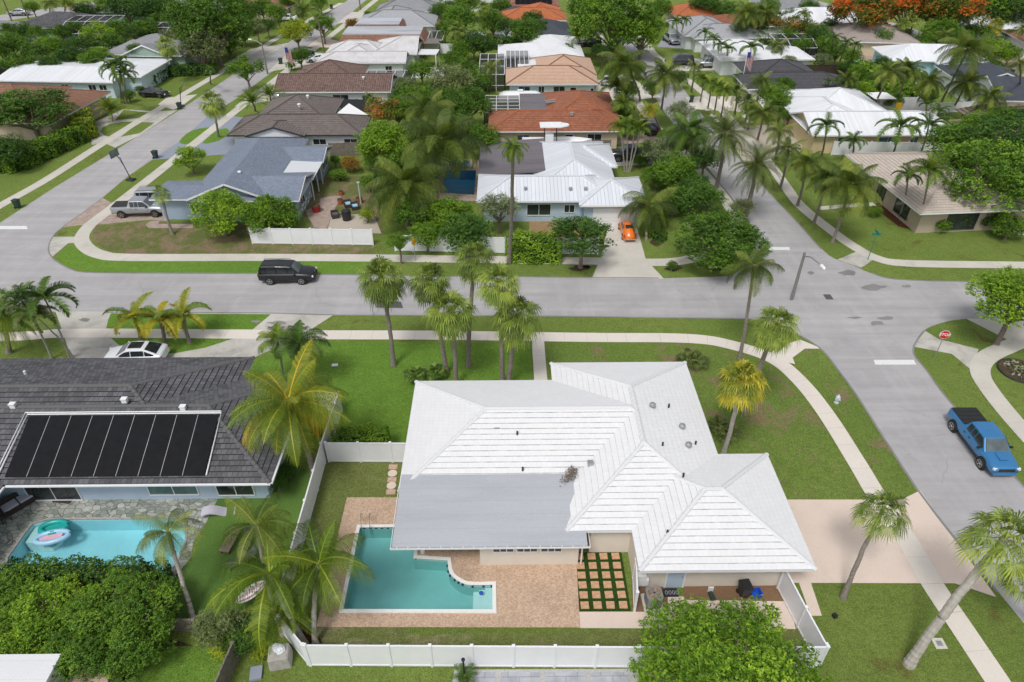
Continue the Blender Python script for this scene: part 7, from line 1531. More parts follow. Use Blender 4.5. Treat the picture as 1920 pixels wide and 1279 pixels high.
for b, c, r, h, l, ky in [((1463, 352), (1478, 280), 34, 6, 'coconut palm farthest up the right verge row', 'coco2'), ((1495, 386), (1512, 305), 40, 6.2, 'coconut palm second in the right verge row', 'coco'), ((1526, 418), (1550, 332), 42, 6.2, 'coconut palm third in the right verge row', 'coco'), ((1560, 456), (1594, 345), 68, 6.8, 'largest coconut palm, nearest in the right verge row', 'coco'),
    ((1540, 292), (1549, 238), 30, 5.5, 'dark arching palm before the yellow wall, leftmost', 'fox'), ((1673, 291), (1688, 240), 40, 5.5, 'dark arching palm before the yellow wall, middle', 'fox'), ((1724, 292), (1741, 236), 34, 5.5, 'dark arching palm before the yellow wall, rightmost', 'fox'), ((1598, 292), (1599, 265), 24, 3, 'short palm before the pale grey fence', 'fox'),
    ((1686, 410), (1703, 330), 30, 5.5, 'slim palm against the tan roof, left of the pair', 'fox'), ((1718, 428), (1742, 322), 42, 7.5, 'tall palm against the tan roof, right of the pair', 'queen'),
    ((1240, 205), (1247, 140), 46, 8, 'tall coconut palm over the far street bend', 'coco'), ((1200, 190), (1170, 120), 50, 9, 'feathery coconut palm near the peach roof house', 'coco'), ((1190, 205), (1158, 165), 36, 5, 'dark drooping palm behind the red brown roof', 'queen'), ((1180, 225), (1168, 195), 26, 4, 'short palm close to the red brown roof corner', 'queen'),
    ((1296, 172), (1302, 125), 18, 6, 'thin palm on the little grass island', 'coco2'), ((1313, 190), (1318, 150), 20, 6, 'thin palm, first in the stone ringed verge row', 'queen'), ((1327, 203), (1333, 158), 20, 6.3, 'thin palm, second in the stone ringed verge row', 'queen'), ((1338, 215), (1346, 165), 22, 6.5, 'thin palm, third in the stone ringed verge row', 'queen'), ((1350, 225), (1358, 172), 20, 6.5, 'thin palm, fourth in the stone ringed verge row', 'queen'),
    ((1377, 214), (1381, 172), 28, 5.5, 'bright coconut palm with orange trunk near the striped flag', 'coco2'), ((1404, 120), (1408, 90), 22, 5, 'lone palm before the white hip roof', 'fox'), ((1338, 108), (1338, 73), 15, 5.5, 'palm by the garage of the light grey house, left', 'fox'), ((1350, 118), (1352, 85), 16, 5, 'palm at the white roof corner, middle', 'fox'), ((1358, 126), (1364, 92), 17, 5, 'palm at the white roof corner, right', 'fox'),
    ((1268, 79), (1268, 42), 16, 6, 'palm by the light grey house driveway, left one', 'fox'), ((1273, 78), (1284, 38), 14, 6.5, 'palm by the light grey house driveway, right one', 'fox'), ((1316, 100), (1322, 62), 15, 5.5, 'palm in front of the garage of the light grey house', 'fox'),
    ((1420, 262), (1432, 212), 34, 6, 'palm at the drive of the yellow walled house', 'coco'), ((1452, 300), (1462, 245), 30, 5.5, 'drooping palm beside the sandy driveway', 'coco2'), ((1395, 240), (1402, 190), 28, 5.5, 'palm behind the date palms on the stone ring lawn', 'coco2'), ((1410, 225), (1428, 150), 24, 8, 'palm left of the charcoal roof house', 'coco2'),
    ((1553, 182), (1552, 152), 10, 4, 'small palm in front of the charcoal house, left', 'fox'), ((1563, 182), (1567, 153), 11, 4, 'small palm in front of the charcoal house, right', 'fox'), ((1588, 175), (1590, 148), 24, 4, 'palm at the right end of the charcoal roof', 'coco2'),
    ((1635, 208), (1668, 135), 34, 8, 'slim palm crossing the white privacy fence, left', 'coco'), ((1676, 202), (1702, 130), 32, 8, 'slim palm crossing the white privacy fence, middle', 'coco'), ((1712, 205), (1742, 152), 32, 6, 'palm leaning beside the narrow turquoise pool', 'coco'), ((1766, 190), (1815, 92), 52, 11, 'tallest palm with long slanting trunk at the upper right', 'coco'),
    ((1785, 208), (1812, 155), 38, 6, 'palm with yellowing skirt before the navy roof', 'coco'), ((1843, 225), (1856, 182), 34, 5, 'palm before the white gable at the right', 'coco'), ((1733, 217), (1737, 196), 14, 3, 'little palm by the privacy fence corner, left', 'fox'), ((1757, 226), (1760, 208), 18, 3, 'little palm by the privacy fence corner, right', 'fox'),
    ((1857, 77), (1868, 46), 18, 4.5, 'palm with orange old fronds beside the white green gabled house', 'sabalg'), ((1703, 70), (1712, 40), 15, 5, 'pale palm below the orange flowering tree, right', 'sabalthin'), ((1688, 68), (1694, 42), 14, 5, 'pale palm below the orange flowering tree, left', 'sabalthin'), ((1765, 95), (1772, 65), 18, 5, 'palm beside the upper right street', 'coco2'), ((1912, 80), (1918, 55), 16, 5, 'palm at the upper right edge', 'coco2'),
    ((1616, 68), (1622, 38), 18, 5.5, 'palm beside the grey tan roof', 'queen'), ((1555, 112), (1562, 72), 16, 6, 'palm in the back yard clump, left', 'fox'), ((1575, 115), (1585, 80), 16, 6, 'palm in the back yard clump, middle', 'fox'), ((1592, 118), (1604, 85), 15, 6, 'palm in the back yard clump, right', 'fox'), ((1452, 110), (1458, 85), 22, 4.5, 'palm between the white roofs', 'coco2'), ((1505, 60), (1508, 28), 16, 6, 'palm in front of the wide white hip roof', 'queen'),
    ((1390, 70), (1400, 25), 34, 7, 'broad dark palm at the top by the slate roof', 'coco'), ((1420, 60), (1432, 22), 30, 7, 'second broad palm at the top by the slate roof', 'coco'), ((1905, 190), (1912, 120), 24, 9, 'palm at the right edge beside the trash bin', 'coco2'), ((1840, 120), (1848, 92), 16, 5, 'palm behind the navy roof', 'coco2'),
    ((410, 257), (397, 190), 28, 6.5, 'fan palm on the blue driveway island', 'sabal2'), ((233, 194), (214, 128), 30, 7.5, 'dark palm in front of the long white roof, left', 'fox'), ((238, 194), (232, 140), 26, 6.5, 'dark palm in front of the long white roof, right', 'fox'), ((228, 194), (225, 120), 26, 8, 'dark palm in front of the long white roof, tallest', 'fox'), ((316, 134), (311, 84), 22, 6.5, 'fan palm before the cream gable', 'sabal2'),
    ((324, 440), (302, 362), 20, 4.5, 'rough trunked fan palm in front of the silver pickup', 'sabalthin'), ((478, 208), (474, 194), 28, 2.5, 'bushy palm left of the grey brown roof', 'areca'), ((508, 196), (506, 180), 24, 2.8, 'bushy palm by the barrel roof corner', 'areca'), ((697, 210), (695, 184), 18, 3.5, 'young palm at the dark screen fence', 'coco2'), ((395, 158), (393, 132), 10, 4, 'small palm on the left street lawn', 'fox'),
    ((919, 172), (921, 125), 20, 6.5, 'palm beside the tall white pool cage', 'coco2'), ((908, 50), (907, 14), 16, 6, 'fan palm with dead skirt at the top centre', 'sabal2'), ((858, 92), (856, 55), 20, 6, 'fan palm with brown skirt among the back yard trees', 'sabal2'), ((940, 100), (938, 75), 8, 4, 'tiny yellow palm near the white canopy', 'fox'), ((567, 55), (570, 22), 28, 6, 'weeping feather palm near the top of the left street', 'queen'),
    ((95, 35), (93, 5), 18, 6, 'palm above the dark brown roof, left', 'coco2'), ((122, 32), (124, 3), 16, 6, 'palm above the dark brown roof, right', 'gold'), ((1078, 62), (1079, 38), 16, 4.5, 'yellow palm at the edge of the big bright tree', 'gold'), ((1088, 88), (1084, 70), 24, 4, 'clump palm under the big bright tree', 'areca'), ((1240, 255), (1218, 205), 20, 5, 'yellowing palm by the pavement near the black SUV', 'gold'), ((1322, 290), (1310, 255), 24, 5, 'palm close behind the dense coconut palm', 'coco2')]:
    k = dict(r0=.12 if ky in ('fox', 'queen') else .16)
    if ky == 'areca': k['mat'] = 'frond_green'
    pp(ky, b, c, r, l, h=h, **k)
vp('areca', 205, 208, 1.6, 30, 'bright yellow green palm clump on the left street lawn island', r0=.1); vp('areca', 128, 208, 1.5, 30, 'green palm clump before the terracotta roof', r0=.1, mat='frond_green'); vp('areca', 152, 212, 1.2, 20, 'olive palm clump at the tan wall', r0=.1, mat='frond_olive')
for x, y, l in [(1300, 676, 'low fan palm shrub behind the far corner of the white roof'), (1285, 672, 'low fan palm shrub beside its twin at the white roof'), (1342, 800, 'low fan palm shrub against the right side of the white roof'), (1360, 812, 'second low fan palm shrub at the right side of the white roof'), (775, 705, 'dark low palm shrub at the left front corner of the white roof'), (812, 700, 'dark low palm shrub beside the straight trunk')]: vp('palmetto', x, y, .5, 28, l, r0=.06, mat='frond_dark' if x < 900 else 'frond_olive')
# broadleaf trees
ptree('big', 'leaf_bright', 1368, 1302, 196, 2.2, 'huge round bright green tree at the bottom beside the slanting fence', asp=.6, seed=3)
ptree('big', 'leaf_mid', 218, 1176, 112, 1.8, 'dark glossy tree with pale leaf tips below the turquoise pool', asp=.55, seed=5); ptree('big', 'leaf_bright', 70, 1180, 105, 1.6, 'lighter green bushy tree at the bottom left', asp=.52, seed=8)
ptree('round', 'leaf_mid', 15, 1112, 62, 1.5, 'dark bush at the left edge beside the turquoise pool', seed=9)
hedge('thick clipped hedge closing the lower side of the turquoise pool', [(30, 1098), (318, 1102)], 1.4, 1.8, 'leaf_mid', px=True, dens=130, ls=.10)
hedge('short bright hedge beside the short white fence', [(-12.0, 34.75), (-8.2, 34.7)], 1.3, 1.9, 'leaf_bright', dens=240, ls=.08, name='shrub_row')
hedge('low hedge behind the white fence panels under the golden palm', [(-17, 36.8), (-13.2, 36.9)], 1.2, 1.5, 'leaf_mid', dens=160, ls=.09)
ptree('dense', 'leaf_bright', 1912, 560, 88, 4.6, 'bright green tree cut by the right edge above the corner driveway', asp=.8, seed=4)
ptree('wide', 'leaf_mid', 1852, 330, 112, 5.2, 'giant spreading tree with thick trunk shading the tan roof house', asp=.8, seed=7, bark='bark'); ptree('wide', 'leaf_dark', 1905, 260, 90, 6.5, 'upper dark crown of spreading tree at the right edge', asp=.6, seed=17); ptree('round', 'leaf_mid', 1800, 268, 60, 5.5, 'left lobe tree beside the giant spreading tree', asp=.7, seed=27)
tree('open', 'leaf_dark', G(1088, 502), 3.6, 3.2, 2.1, 'dark leafed street tree with forked trunk in a mulch ring', seed=6, bark='bark')
tree('dense', 'leaf_mid', G(1335, 500), 3.2, 4.6, 2.9, 'wide rounded tree with pale buds at the street corner', seed=2, bark='bark_light')
TR = [('round', 'leaf_dark', 880, 438, 54, 2.6, 'dark round tree on the far sidewalk left of the tall palm'), ('dense', 'leaf_bright', 846, 402, 48, 2.6, 'bright leafy tree at the foot of the blue pool'), ('open', 'leaf_mid', 776, 398, 42, 2.8, 'olive green tree inside the far white fence'), ('round', 'leaf_mid', 800, 440, 34, 2.0, 'green bush behind the far white fence'), ('dense', 'leaf_bright', 748, 452, 24, 2.6, 'narrow bright green tree standing before the fence gap'), ('wispy', 'leaf_silver', 936, 388, 42, 3.2, 'silvery olive tree before the white metal roof'),
  ('dense', 'leaf_bright', 410, 398, 56, 2.8, 'bright green tree left of the pair before the blue gable'), ('dense', 'leaf_bright', 508, 404, 54, 2.4, 'bright green tree right of the pair before the blue gable'), ('ball', 'leaf_rust', 658, 306, 22, 1.2, 'round rust coloured bush in the blue grey house yard'), ('ball', 'leaf_mid', 633, 328, 19, .8, 'low round green bush beside the rust bush'), ('ball', 'leaf_yellow', 688, 402, 20, 1.0, 'round yellow green croton by the covered grill'), ('ball', 'leaf_mid', 627, 300, 14, 1.2, 'small green bush against the blue grey wall'),
  ('dense', 'leaf_bright', 715, 262, 52, 3.6, 'bright green dense tree beside the grey brown tile roof'), ('blush', 'leaf_redgreen', 722, 208, 36, 3.8, 'green tree with reddish new leaves near the dark screen fence'), ('round', 'leaf_mid', 762, 188, 40, 3.2, 'green tree behind the reddish tree'), ('dense', 'leaf_mid', 875, 195, 46, 4.2, 'dark green tree left of the red brown roof'), ('round', 'leaf_mid', 905, 262, 38, 3.0, 'leafy tree beside the flat black roof'), ('round', 'leaf_dark', 862, 240, 34, 3.2, 'dark tree behind the blue pool spa'), ('wispy', 'leaf_olive', 845, 150, 48, 4.6, 'airy willowy tree in the back yards'), ('ball', 'leaf_mid', 690, 340, 20, 1.4, 'small bush in the shade of the drooping coconut palm'), ('round', 'leaf_mid', 730, 370, 26, 1.8, 'green shrub under the drooping coconut palm'), ('round', 'leaf_dark', 800, 318, 34, 2, 'shrub mass between the coconut palms'),
  ('wide', 'leaf_dark', 50, 205, 80, 4.6, 'large dark green tree with pale limbs at the left edge'), ('round', 'leaf_dark', 5, 285, 44, 2.6, 'dark tree lowest at the left edge above the hedge'), ('open', 'leaf_bright', 355, 296, 32, 2.2, 'small spreading tree before the blue grey shingle roof'),
  ('dense', 'leaf_mid', 395, 42, 78, 7.5, 'biggest round dark green tree at the top left of the street'), ('wispy', 'leaf_olive', 375, 88, 52, 4.5, 'willowy olive tree under the biggest round tree'), ('open', 'leaf_mid', 460, 128, 34, 4, 'open street tree at the kerb near the lamp'), ('dense', 'leaf_yellow', 555, 58, 31, 4, 'bright yellow green street tree'), ('open', 'leaf_mid', 604, 44, 28, 4, 'darker street tree right of the yellow green one'), ('ball', 'leaf_rust', 662, 46, 19, 1.6, 'brownish bush beside the streaky flat roof'), ('open', 'leaf_olive', 480, 48, 20, 4, 'thin street tree on the left verge'), ('round', 'leaf_mid', 460, 25, 34, 4, 'rounded tree behind the thin street tree'), ('ball', 'leaf_mid', 690, 27, 10, 1, 'tiny shrub near the slate blue roof'), ('round', 'leaf_mid', 562, 104, 22, 2.4, 'leafy tree beside the white sedan'), ('ball', 'leaf_mid', 545, 122, 12, 1, 'small bush below the striped flag at left'),
  ('round', 'leaf_dark', 285, 18, 38, 5, 'dark tree at the top left behind the cage'), ('round', 'leaf_dark', 235, 14, 40, 5, 'olive dark tree beside the slate grey roof'), ('dense', 'leaf_mid', 1158, 36, 84, 7.5, 'great bright spreading tree at the top right of centre'), ('dense', 'leaf_bright', 1205, 60, 48, 5, 'bright lower lobe tree of the great spreading tree'), ('round', 'leaf_mid', 987, 58, 36, 4.5, 'tree in front of the orange roof'), ('round', 'leaf_mid', 865, 35, 36, 4.5, 'tree in the top centre yard row, left'), ('round', 'leaf_dark', 888, 78, 32, 3.8, 'dark tree behind the white canopy'), ('round', 'leaf_mid', 925, 40, 30, 3.5, 'tree in the top centre yard row, right'), ('round', 'leaf_mid', 868, 92, 26, 3, 'leafy shrub tree beside the white canopy'), ('dense', 'leaf_mid', 1100, 8, 40, 6, 'dark tree at the very top right of centre'),
  ('flower', 'leaf_flame', 1625, 18, 62, 7, 'orange flowering tree, left of the group at the top right'), ('flower', 'leaf_flame', 1710, 8, 66, 7, 'orange flowering tree, middle of the group at the top right'), ('flower', 'leaf_flame', 1790, 22, 60, 6.5, 'orange flowering tree, right of the group at the top right'), ('round', 'leaf_mid', 1765, 55, 34, 4, 'green tree below the orange flowering group'), ('round', 'leaf_mid', 1850, 12, 46, 6, 'green tree at the top right corner'), ('round', 'leaf_dark', 1900, 16, 50, 6, 'dark tree at the top right corner'),
  ('ball', 'leaf_silver', 1478, 116, 20, 2.4, 'silvery round tree in front of the screened cage'), ('ball', 'leaf_silver', 1541, 112, 21, 2.4, 'silvery round tree at the dark brown fence'), ('blush', 'leaf_redgreen', 1500, 52, 34, 4, 'reddish green tree between the white roofs'), ('blush', 'leaf_redgreen', 1452, 38, 26, 3.5, 'small reddish tree beside the white slat fence'), ('round', 'leaf_dark', 1535, 68, 30, 3.5, 'dark shrub tree among the back yard palms'), ('round', 'leaf_mid', 1425, 75, 22, 2, 'low tree beside the white hip roof'), ('round', 'leaf_mid', 1640, 50, 26, 3, 'brownish tree right of the grey tan roof'), ('dense', 'leaf_bright', 1862, 96, 36, 2.6, 'bright clipped tree before the terracotta roof'), ('dense', 'leaf_bright', 1895, 100, 22, 2.4, 'smaller clipped bright tree at the right edge'),
  ('wispy', 'leaf_silver', 1238, 282, 42, 3.2, 'grey green airy shrub tree right of the metal roof house, upper'), ('round', 'leaf_mid', 1258, 318, 44, 3, 'green shrub tree right of the metal roof house, middle'), ('round', 'leaf_dark', 1295, 365, 46, 2.6, 'dark leafy tree behind the rounded corner tree'), ('wispy', 'leaf_olive', 1392, 388, 26, 2.2, 'sparse olive shrub at the street edge under the date palm'), ('round', 'leaf_dark', 1322, 295, 32, 2.8, 'dark round tree at the kerb behind the date palms'), ('wispy', 'leaf_silver', 1275, 208, 30, 4.2, 'pale airy tree with leaning trunk by the upper sidewalk'), ('ball', 'leaf_mid', 1260, 497, 14, .6, 'small shrub in a mulch ring by the pale driveway'), ('round', 'leaf_mid', 1200, 300, 16, 1, 'low bush behind the clumped palms'),
  ('ball', 'leaf_dark', 262, 168, 12, 1, 'dark bush by the black sedan, right'), ('ball', 'leaf_dark', 240, 178, 16, 1.2, 'dark bush at the foot of the dark palms'), ('ball', 'leaf_maroon', 1872, 72, 8, 1, 'maroon round bush at the white wall, left'), ('ball', 'leaf_maroon', 1898, 80, 8, 1, 'maroon round bush at the white wall, right'), ('ball', 'leaf_mid', 1764, 420, 22, .9, 'leafy shrub at the dark porch of the tan roof house'), ('ball', 'leaf_yellow', 1706, 412, 8, .6, 'small red green croton at the tan wall corner'), ('round', 'leaf_mid', 1895, 425, 34, 1.6, 'bushy shrub mass right of the giant trunk'),
  ('round', 'leaf_mid', 1410, 205, 22, 3, 'leafy tree behind the stone ring lawn'), ('round', 'leaf_mid', 1455, 180, 34, 3.6, 'dark leafy tree at the left corner of the yellow walled house'), ('round', 'leaf_mid', 1480, 215, 18, 2, 'green tree before the yellow gable'), ('ball', 'leaf_mid', 1192, 128, 22, 2, 'dark conifer like shrub beside the white hip roof'), ('ball', 'leaf_mid', 1330, 90, 10, .8, 'clipped bush by the white roof corner'), ('round', 'leaf_mid', 1720, 105, 24, 2.5, 'green tree before the pale blue walls'), ('round', 'leaf_mid', 1740, 92, 20, 2.5, 'leafy tree beside the pale blue gable'), ('round', 'leaf_bright', 1620, 165, 22, 2, 'bright bush at the lower end of the long hedge'),
  ('wispy', 'leaf_olive', 410, 1170, 52, 1.6, 'bare twiggy shrub by the wood fence and turf'), ('round', 'leaf_dark', 455, 1190, 42, 1.0, 'croton and shrub mass under the hammock palm'), ('ball', 'leaf_yellow', 420, 1218, 30, .5, 'low yellow striped croton bed at the wood fence'), ('ball', 'leaf_yellow', 490, 1222, 26, .5, 'yellow green croton patch beside the concrete vault'), ('ball', 'leaf_dark', 540, 880, 26, .8, 'dark green spiky shrub below the golden palm'), ('ball', 'leaf_dark', 520, 905, 22, .7, 'dark shrub at the pale blue house corner'), ('round', 'leaf_mid', 655, 130, 10, 1.4, 'small green tree against the weathered roof house')]
for key, m_, x, y, r, h, l in TR: ptree(key, m_, x, y, r, h, l, asp=.8 if key == 'ball' else .62 if key == 'wide' else .92, cat='bush' if key == 'ball' else 'tree', name='bush' if key == 'ball' else 'tree')
BG = [(18, 82, 34), (60, 98, 30), (100, 84, 30), (72, 62, 26), (128, 104, 28), (30, 118, 30), (150, 84, 30), (185, 60, 34), (168, 108, 26), (205, 80, 28), (225, 50, 26), (250, 60, 22), (190, 98, 18), (12, 55, 20), (90, 118, 22), (140, 50, 20), (160, 18, 24), (200, 10, 26), (255, 92, 18), (300, 10, 30), (60, 12, 16), (340, 8, 30)]
ADJ = ['broad', 'rounded', 'ragged', 'low', 'dense', 'loose', 'bushy', 'spreading', 'tall', 'compact', 'leaning']
MT = [('leaf_mid', 'mid green'), ('leaf_dark', 'dark green'), ('leaf_bright', 'bright green'), ('leaf_mid', 'olive green'), ('leaf_dark', 'deep green')]
GM = [(35, 60, 'the leaning utility pole'), (160, 70, 'the grey screen dome'), (200, 95, 'the flat white shed'), (70, 118, 'the black yard fence'), (130, 25, 'the dark brown roof'), (290, 10, 'the slate grey roof'), (230, 60, 'the peach cage')]
ORDN = ['leftmost', 'second from left', 'third from left', 'fourth from left', 'fifth from left', 'sixth from left', 'seventh from left', 'eighth from left', 'ninth from left', 'tenth from left', 'eleventh from left', 'twelfth from left', 'thirteenth from left', 'fourteenth from left', 'fifteenth from left', 'sixteenth from left', 'seventeenth from left', 'eighteenth from left', 'nineteenth from left', 'twentieth from left']
def nearest(L, x, y): return min(L, key=lambda q: (q[0]-x)**2+((q[1]-y)*1.6)**2)[2]
def ords(L, pts):
    g = {}; out = {}
    for i, (x, y) in enumerate(pts): g.setdefault(nearest(L, x, y), []).append((x, i))
    for w_, q in g.items():
        for n, (x, i) in enumerate(sorted(q)): out[i] = (w_, ORDN[n] if len(q) > 1 else 'the only one')
    return out
go_ = ords(GM, [(a, b) for a, b, c in BG]); GL = [f'{ADJ[k % 11]} {MT[k % 5][1]} grove tree, {go_[k][1]} by {go_[k][0]}' for k in range(len(BG))]
for k, (x, y, r) in enumerate(BG):
    m_ = MT[k % 5]; ptree(['round', 'open', 'round', 'wispy'][k % 4], m_[0], x, y, r, 3.6, GL[k], asp=.8, group='trees in the upper left grove')
hedge('tall clipped hedge along the left street sidewalk', [(-40, 322), (40, 318), (158, 262)], 2.4, 2.3, 'leaf_bright', px=True, dens=65, ls=.15); hedge('yellow topped hedge running back from the left street corner', [(165, 262), (160, 235), (75, 240)], 2.6, 2.5, 'leaf_yellow', px=True, dens=50, ls=.16)
hedge('bright ivy covered hedge before the light blue house', [(952, 482), (1050, 483)], 3.0, 2.3, 'leaf_bright', px=True, dens=75, ls=.13)
hedge('dark clipped hedge beside the long white roof house', [(272, 165), (318, 140)], 2.0, 1.6, 'leaf_dark', px=True, dens=30, ls=.2); hedge('dark hedge row at the foot of the big round tree', [(322, 142), (408, 138)], 2.4, 1.7, 'leaf_dark', px=True, dens=30, ls=.2)
hedge('long bright hedge slanting between yards at the right', [(1605, 145), (1655, 172), (1725, 205)], 3.4, 2.8, 'leaf_bright', px=True, dens=28, ls=.24); hedge('maroon shrub row along the charcoal roof house', [(1500, 186), (1612, 188)], 1.5, 1.2, 'leaf_maroon', px=True, dens=45, ls=.18, name='shrub_row')
hedge('dark hedge behind the far lawn with the white canopy', [(905, 92), (1000, 92)], 2, 2.2, 'leaf_dark', px=True, dens=25, ls=.22); hedge('dark hedge under the grey tan roof', [(1560, 100), (1650, 100)], 1.6, 1.6, 'leaf_dark', px=True, dens=22, ls=.22); hedge('clipped hedge beside the light grey house', [(1332, 128), (1328, 112)], 1.5, 1.3, 'leaf_dark', px=True, dens=28, ls=.18)
hedge('shrub border behind the far verge palm', [(1225, 440), (1240, 455)], 1.4, .8, 'leaf_mid', px=True, dens=50, ls=.12, name='shrub_row')

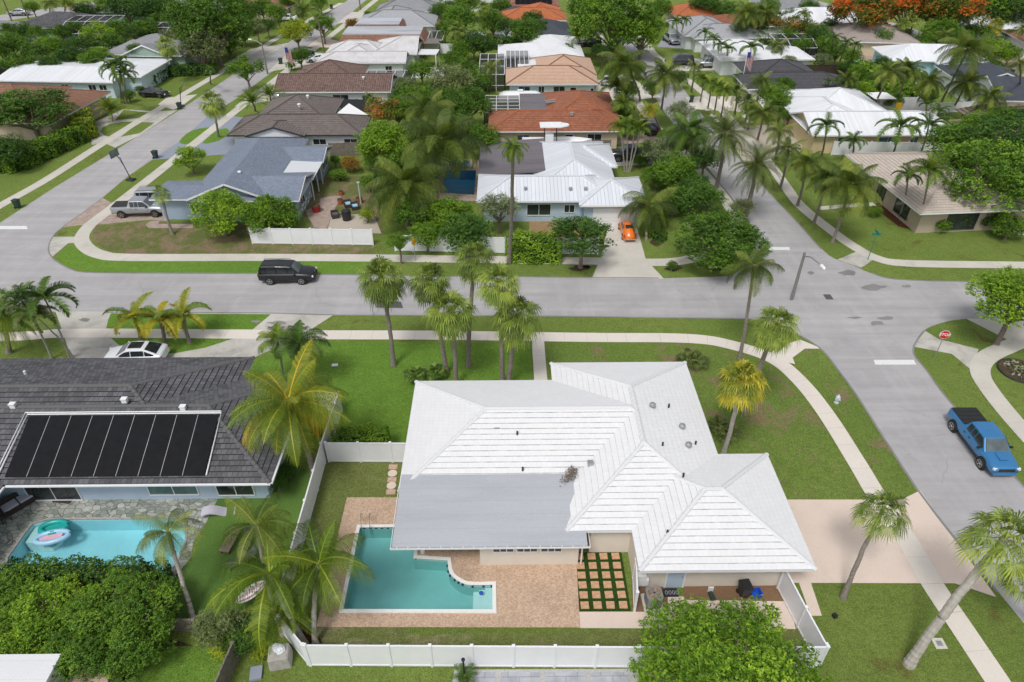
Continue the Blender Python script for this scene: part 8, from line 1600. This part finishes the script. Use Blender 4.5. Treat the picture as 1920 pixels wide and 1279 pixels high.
FILL = [('dense', 'leaf_mid', 745, 205, 34, 3.4), ('round', 'leaf_mid', 790, 130, 26, 3), ('dense', 'leaf_mid', 800, 262, 38, 2.2), ('round', 'leaf_mid', 735, 300, 36, 1.8), ('dense', 'leaf_bright', 770, 340, 30, 1.6), ('round', 'leaf_mid', 828, 190, 36, 3.2), ('wispy', 'leaf_mid', 870, 130, 34, 3.6), ('round', 'leaf_mid', 905, 150, 22, 2.2), ('wispy', 'leaf_mid', 815, 165, 30, 3), ('round', 'leaf_mid', 850, 55, 26, 3.4), ('dense', 'leaf_mid', 905, 85, 24, 2.6), ('round', 'leaf_dark', 950, 50, 22, 3), ('dense', 'leaf_mid', 1010, 52, 24, 3.4), ('round', 'leaf_mid', 830, 20, 26, 3.4), ('dense', 'leaf_mid', 875, 5, 28, 4), ('round', 'leaf_mid', 940, 10, 22, 3.4),
 ('dense', 'leaf_mid', 1232, 330, 30, 1.8), ('dense', 'leaf_mid', 1280, 330, 34, 2.2), ('round', 'leaf_mid', 1262, 385, 28, 1.6), ('wispy', 'leaf_mid', 1330, 370, 34, 2), ('round', 'leaf_mid', 1240, 410, 18, 1), ('round', 'leaf_mid', 1215, 285, 20, 1.6), ('dense', 'leaf_mid', 1180, 240, 22, 1.6), ('round', 'leaf_mid', 1165, 215, 22, 2), ('dense', 'leaf_mid', 1250, 255, 18, 1.6), ('wispy', 'leaf_mid', 1290, 262, 22, 2), ('round', 'leaf_mid', 1155, 130, 26, 2.4), ('dense', 'leaf_mid', 1175, 168, 24, 2),
 ('round', 'leaf_mid', 1430, 165, 24, 2.6), ('dense', 'leaf_mid', 1470, 160, 22, 3), ('round', 'leaf_mid', 1610, 135, 20, 2.2), ('dense', 'leaf_mid', 1640, 150, 22, 2.2), ('round', 'leaf_mid', 1690, 165, 24, 2.0), ('dense', 'leaf_mid', 1672, 185, 22, 1.8), ('round', 'leaf_mid', 1625, 188, 20, 1.6), ('wispy', 'leaf_mid', 1570, 95, 24, 2.8), ('round', 'leaf_mid', 1600, 105, 22, 2.6), ('dense', 'leaf_mid', 1550, 82, 24, 3), ('round', 'leaf_mid', 1500, 85, 22, 2.6), ('dense', 'leaf_mid', 1475, 70, 22, 2.8), ('round', 'leaf_mid', 1655, 70, 24, 3), ('dense', 'leaf_mid', 1740, 70, 24, 3), ('round', 'leaf_mid', 1800, 75, 26, 3), ('wispy', 'leaf_olive', 1690, 58, 24, 2.4), ('round', 'leaf_mid', 1830, 60, 26, 3), ('dense', 'leaf_mid', 1880, 45, 22, 3), ('round', 'leaf_mid', 1770, 112, 24, 2.2), ('dense', 'leaf_mid', 1855, 125, 22, 2), ('round', 'leaf_mid', 1790, 250, 30, 3), ('round', 'leaf_mid', 1835, 235, 34, 3.5), ('dense', 'leaf_mid', 1880, 225, 36, 4),
 ('round', 'leaf_mid', 1385, 60, 24, 3), ('dense', 'leaf_dark', 1410, 45, 30, 4), ('round', 'leaf_dark', 1360, 20, 26, 4), ('round', 'leaf_dark', 1325, 5, 28, 5), ('dense', 'leaf_mid', 1240, 15, 24, 4), ('round', 'leaf_mid', 1440, 12, 24, 4), ('round', 'leaf_dark', 1520, 15, 22, 3.4),
 ('dense', 'leaf_mid', 115, 60, 20, 3), ('round', 'leaf_mid', 275, 55, 30, 3.4), ('dense', 'leaf_mid', 300, 42, 26, 3.4), ('wispy', 'leaf_olive', 340, 70, 40, 3.6), ('round', 'leaf_mid', 428, 80, 30, 2.6), ('round', 'leaf_dark', 40, 60, 24, 3), ('dense', 'leaf_mid', 5, 92, 28, 3.4), ('round', 'leaf_mid', 490, 12, 24, 4), ('round', 'leaf_mid', 520, 24, 24, 3.6), ('dense', 'leaf_mid', 455, 58, 26, 3), ('round', 'leaf_mid', 540, 0, 22, 4), ('round', 'leaf_mid', 600, 4, 18, 3), ('wispy', 'leaf_mid', 800, 175, 26, 2.4),
('round', 'leaf_dark', 1130, 95, 22, 3), ('dense', 'leaf_mid', 1065, 95, 20, 2.6), ('round', 'leaf_dark', 1225, 165, 20, 2.4), ('round', 'leaf_dark', 1275, 145, 18, 2.2), ('dense', 'leaf_mid', 1395, 150, 20, 2.2), ('round', 'leaf_dark', 1440, 135, 20, 2.4), ('round', 'leaf_dark', 1465, 200, 22, 2.4), ('dense', 'leaf_dark', 1590, 125, 18, 2.4), ('round', 'leaf_dark', 1655, 120, 20, 2.4), ('dense', 'leaf_mid', 1710, 140, 20, 2.2), ('round', 'leaf_dark', 1740, 180, 18, 1.8), ('round', 'leaf_dark', 1800, 130, 20, 2.4), ('dense', 'leaf_mid', 1825, 165, 18, 2.2), ('round', 'leaf_dark', 1870, 160, 20, 2.4), ('round', 'leaf_dark', 1905, 215, 26, 3), ('dense', 'leaf_mid', 1640, 30, 24, 4), ('round', 'leaf_dark', 1560, 50, 22, 3), ('round', 'leaf_dark', 1480, 30, 20, 3), ('round', 'leaf_dark', 1900, 65, 18, 2.4), ('dense', 'leaf_dark', 855, 215, 30, 2.6), ('round', 'leaf_dark', 890, 160, 26, 2.8), ('dense', 'leaf_dark', 720, 330, 24, 1.8), ('round', 'leaf_mid', 700, 300, 20, 1.6), ('wispy', 'leaf_olive', 760, 160, 26, 3), ('dense', 'leaf_mid', 850, 110, 22, 2.6), ('round', 'leaf_dark', 970, 80, 16, 2.2), ('round', 'leaf_dark', 1000, 35, 22, 3), ('round', 'leaf_dark', 1290, 310, 26, 2.2), ('dense', 'leaf_dark', 1310, 345, 26, 2), ('round', 'leaf_dark', 1275, 275, 20, 1.8), ('round', 'leaf_mid', 1640, 395, 14, 0.7), ('round', 'leaf_mid', 1800, 405, 26, 1.2), ('dense', 'leaf_dark', 1860, 410, 26, 1.3), ('round', 'leaf_dark', 330, 20, 30, 4), ('round', 'leaf_dark', 440, 5, 26, 4), ('round', 'leaf_dark', 500, 45, 18, 3)]
SZ = lambda r: 'small' if r < 22 else 'medium' if r < 30 else 'large'
LM = [(1280, 290, 'the coconut palm at the kerb'), (1440, 170, 'the charcoal roof corner'), (1880, 150, 'the navy roof'), (80, 150, 'the terracotta roof edge'), (1840, 400, 'the giant trunk'), (755, 250, 'the drooping coconut palms'), (850, 160, 'the willowy yard trees'), (880, 60, 'the white canopy'), (960, 30, 'the orange roof'), (1250, 330, 'the metal roof garden'), (1170, 190, 'the peach roof drive'), (1430, 165, 'the yellow walled house'), (1650, 160, 'the long slanting hedge'), (1540, 85, 'the back yard palms'), (1800, 80, 'the terracotta roof'), (1700, 60, 'the orange flowering trees'), (1840, 235, 'the thatched hut'), (1370, 40, 'the brown tile roof'), (60, 220, 'the clipped hedge'), (300, 50, 'the cream gable'), (20, 80, 'the grey shingle roof'), (500, 20, 'the left street top'), (1240, 15, 'the big bright tree'), (1500, 20, 'the slate roof')]
FO = ords(LM, [(q[2], q[3]) for q in FILL])
for k_, (key, m_, x, y, r, h) in enumerate(FILL):
    w_, q = FO[k_]
    ptree(key, m_, x, y, r, h, f"{SZ(r)} {dict(leaf_mid='green', leaf_dark='dark green', leaf_bright='bright green', leaf_olive='olive')[m_]} {dict(dense='dense', round='rounded', wispy='airy')[key]} tree, {q} around {w_}", asp=.92, group='garden trees around '+w_.replace('the ', '', 1))
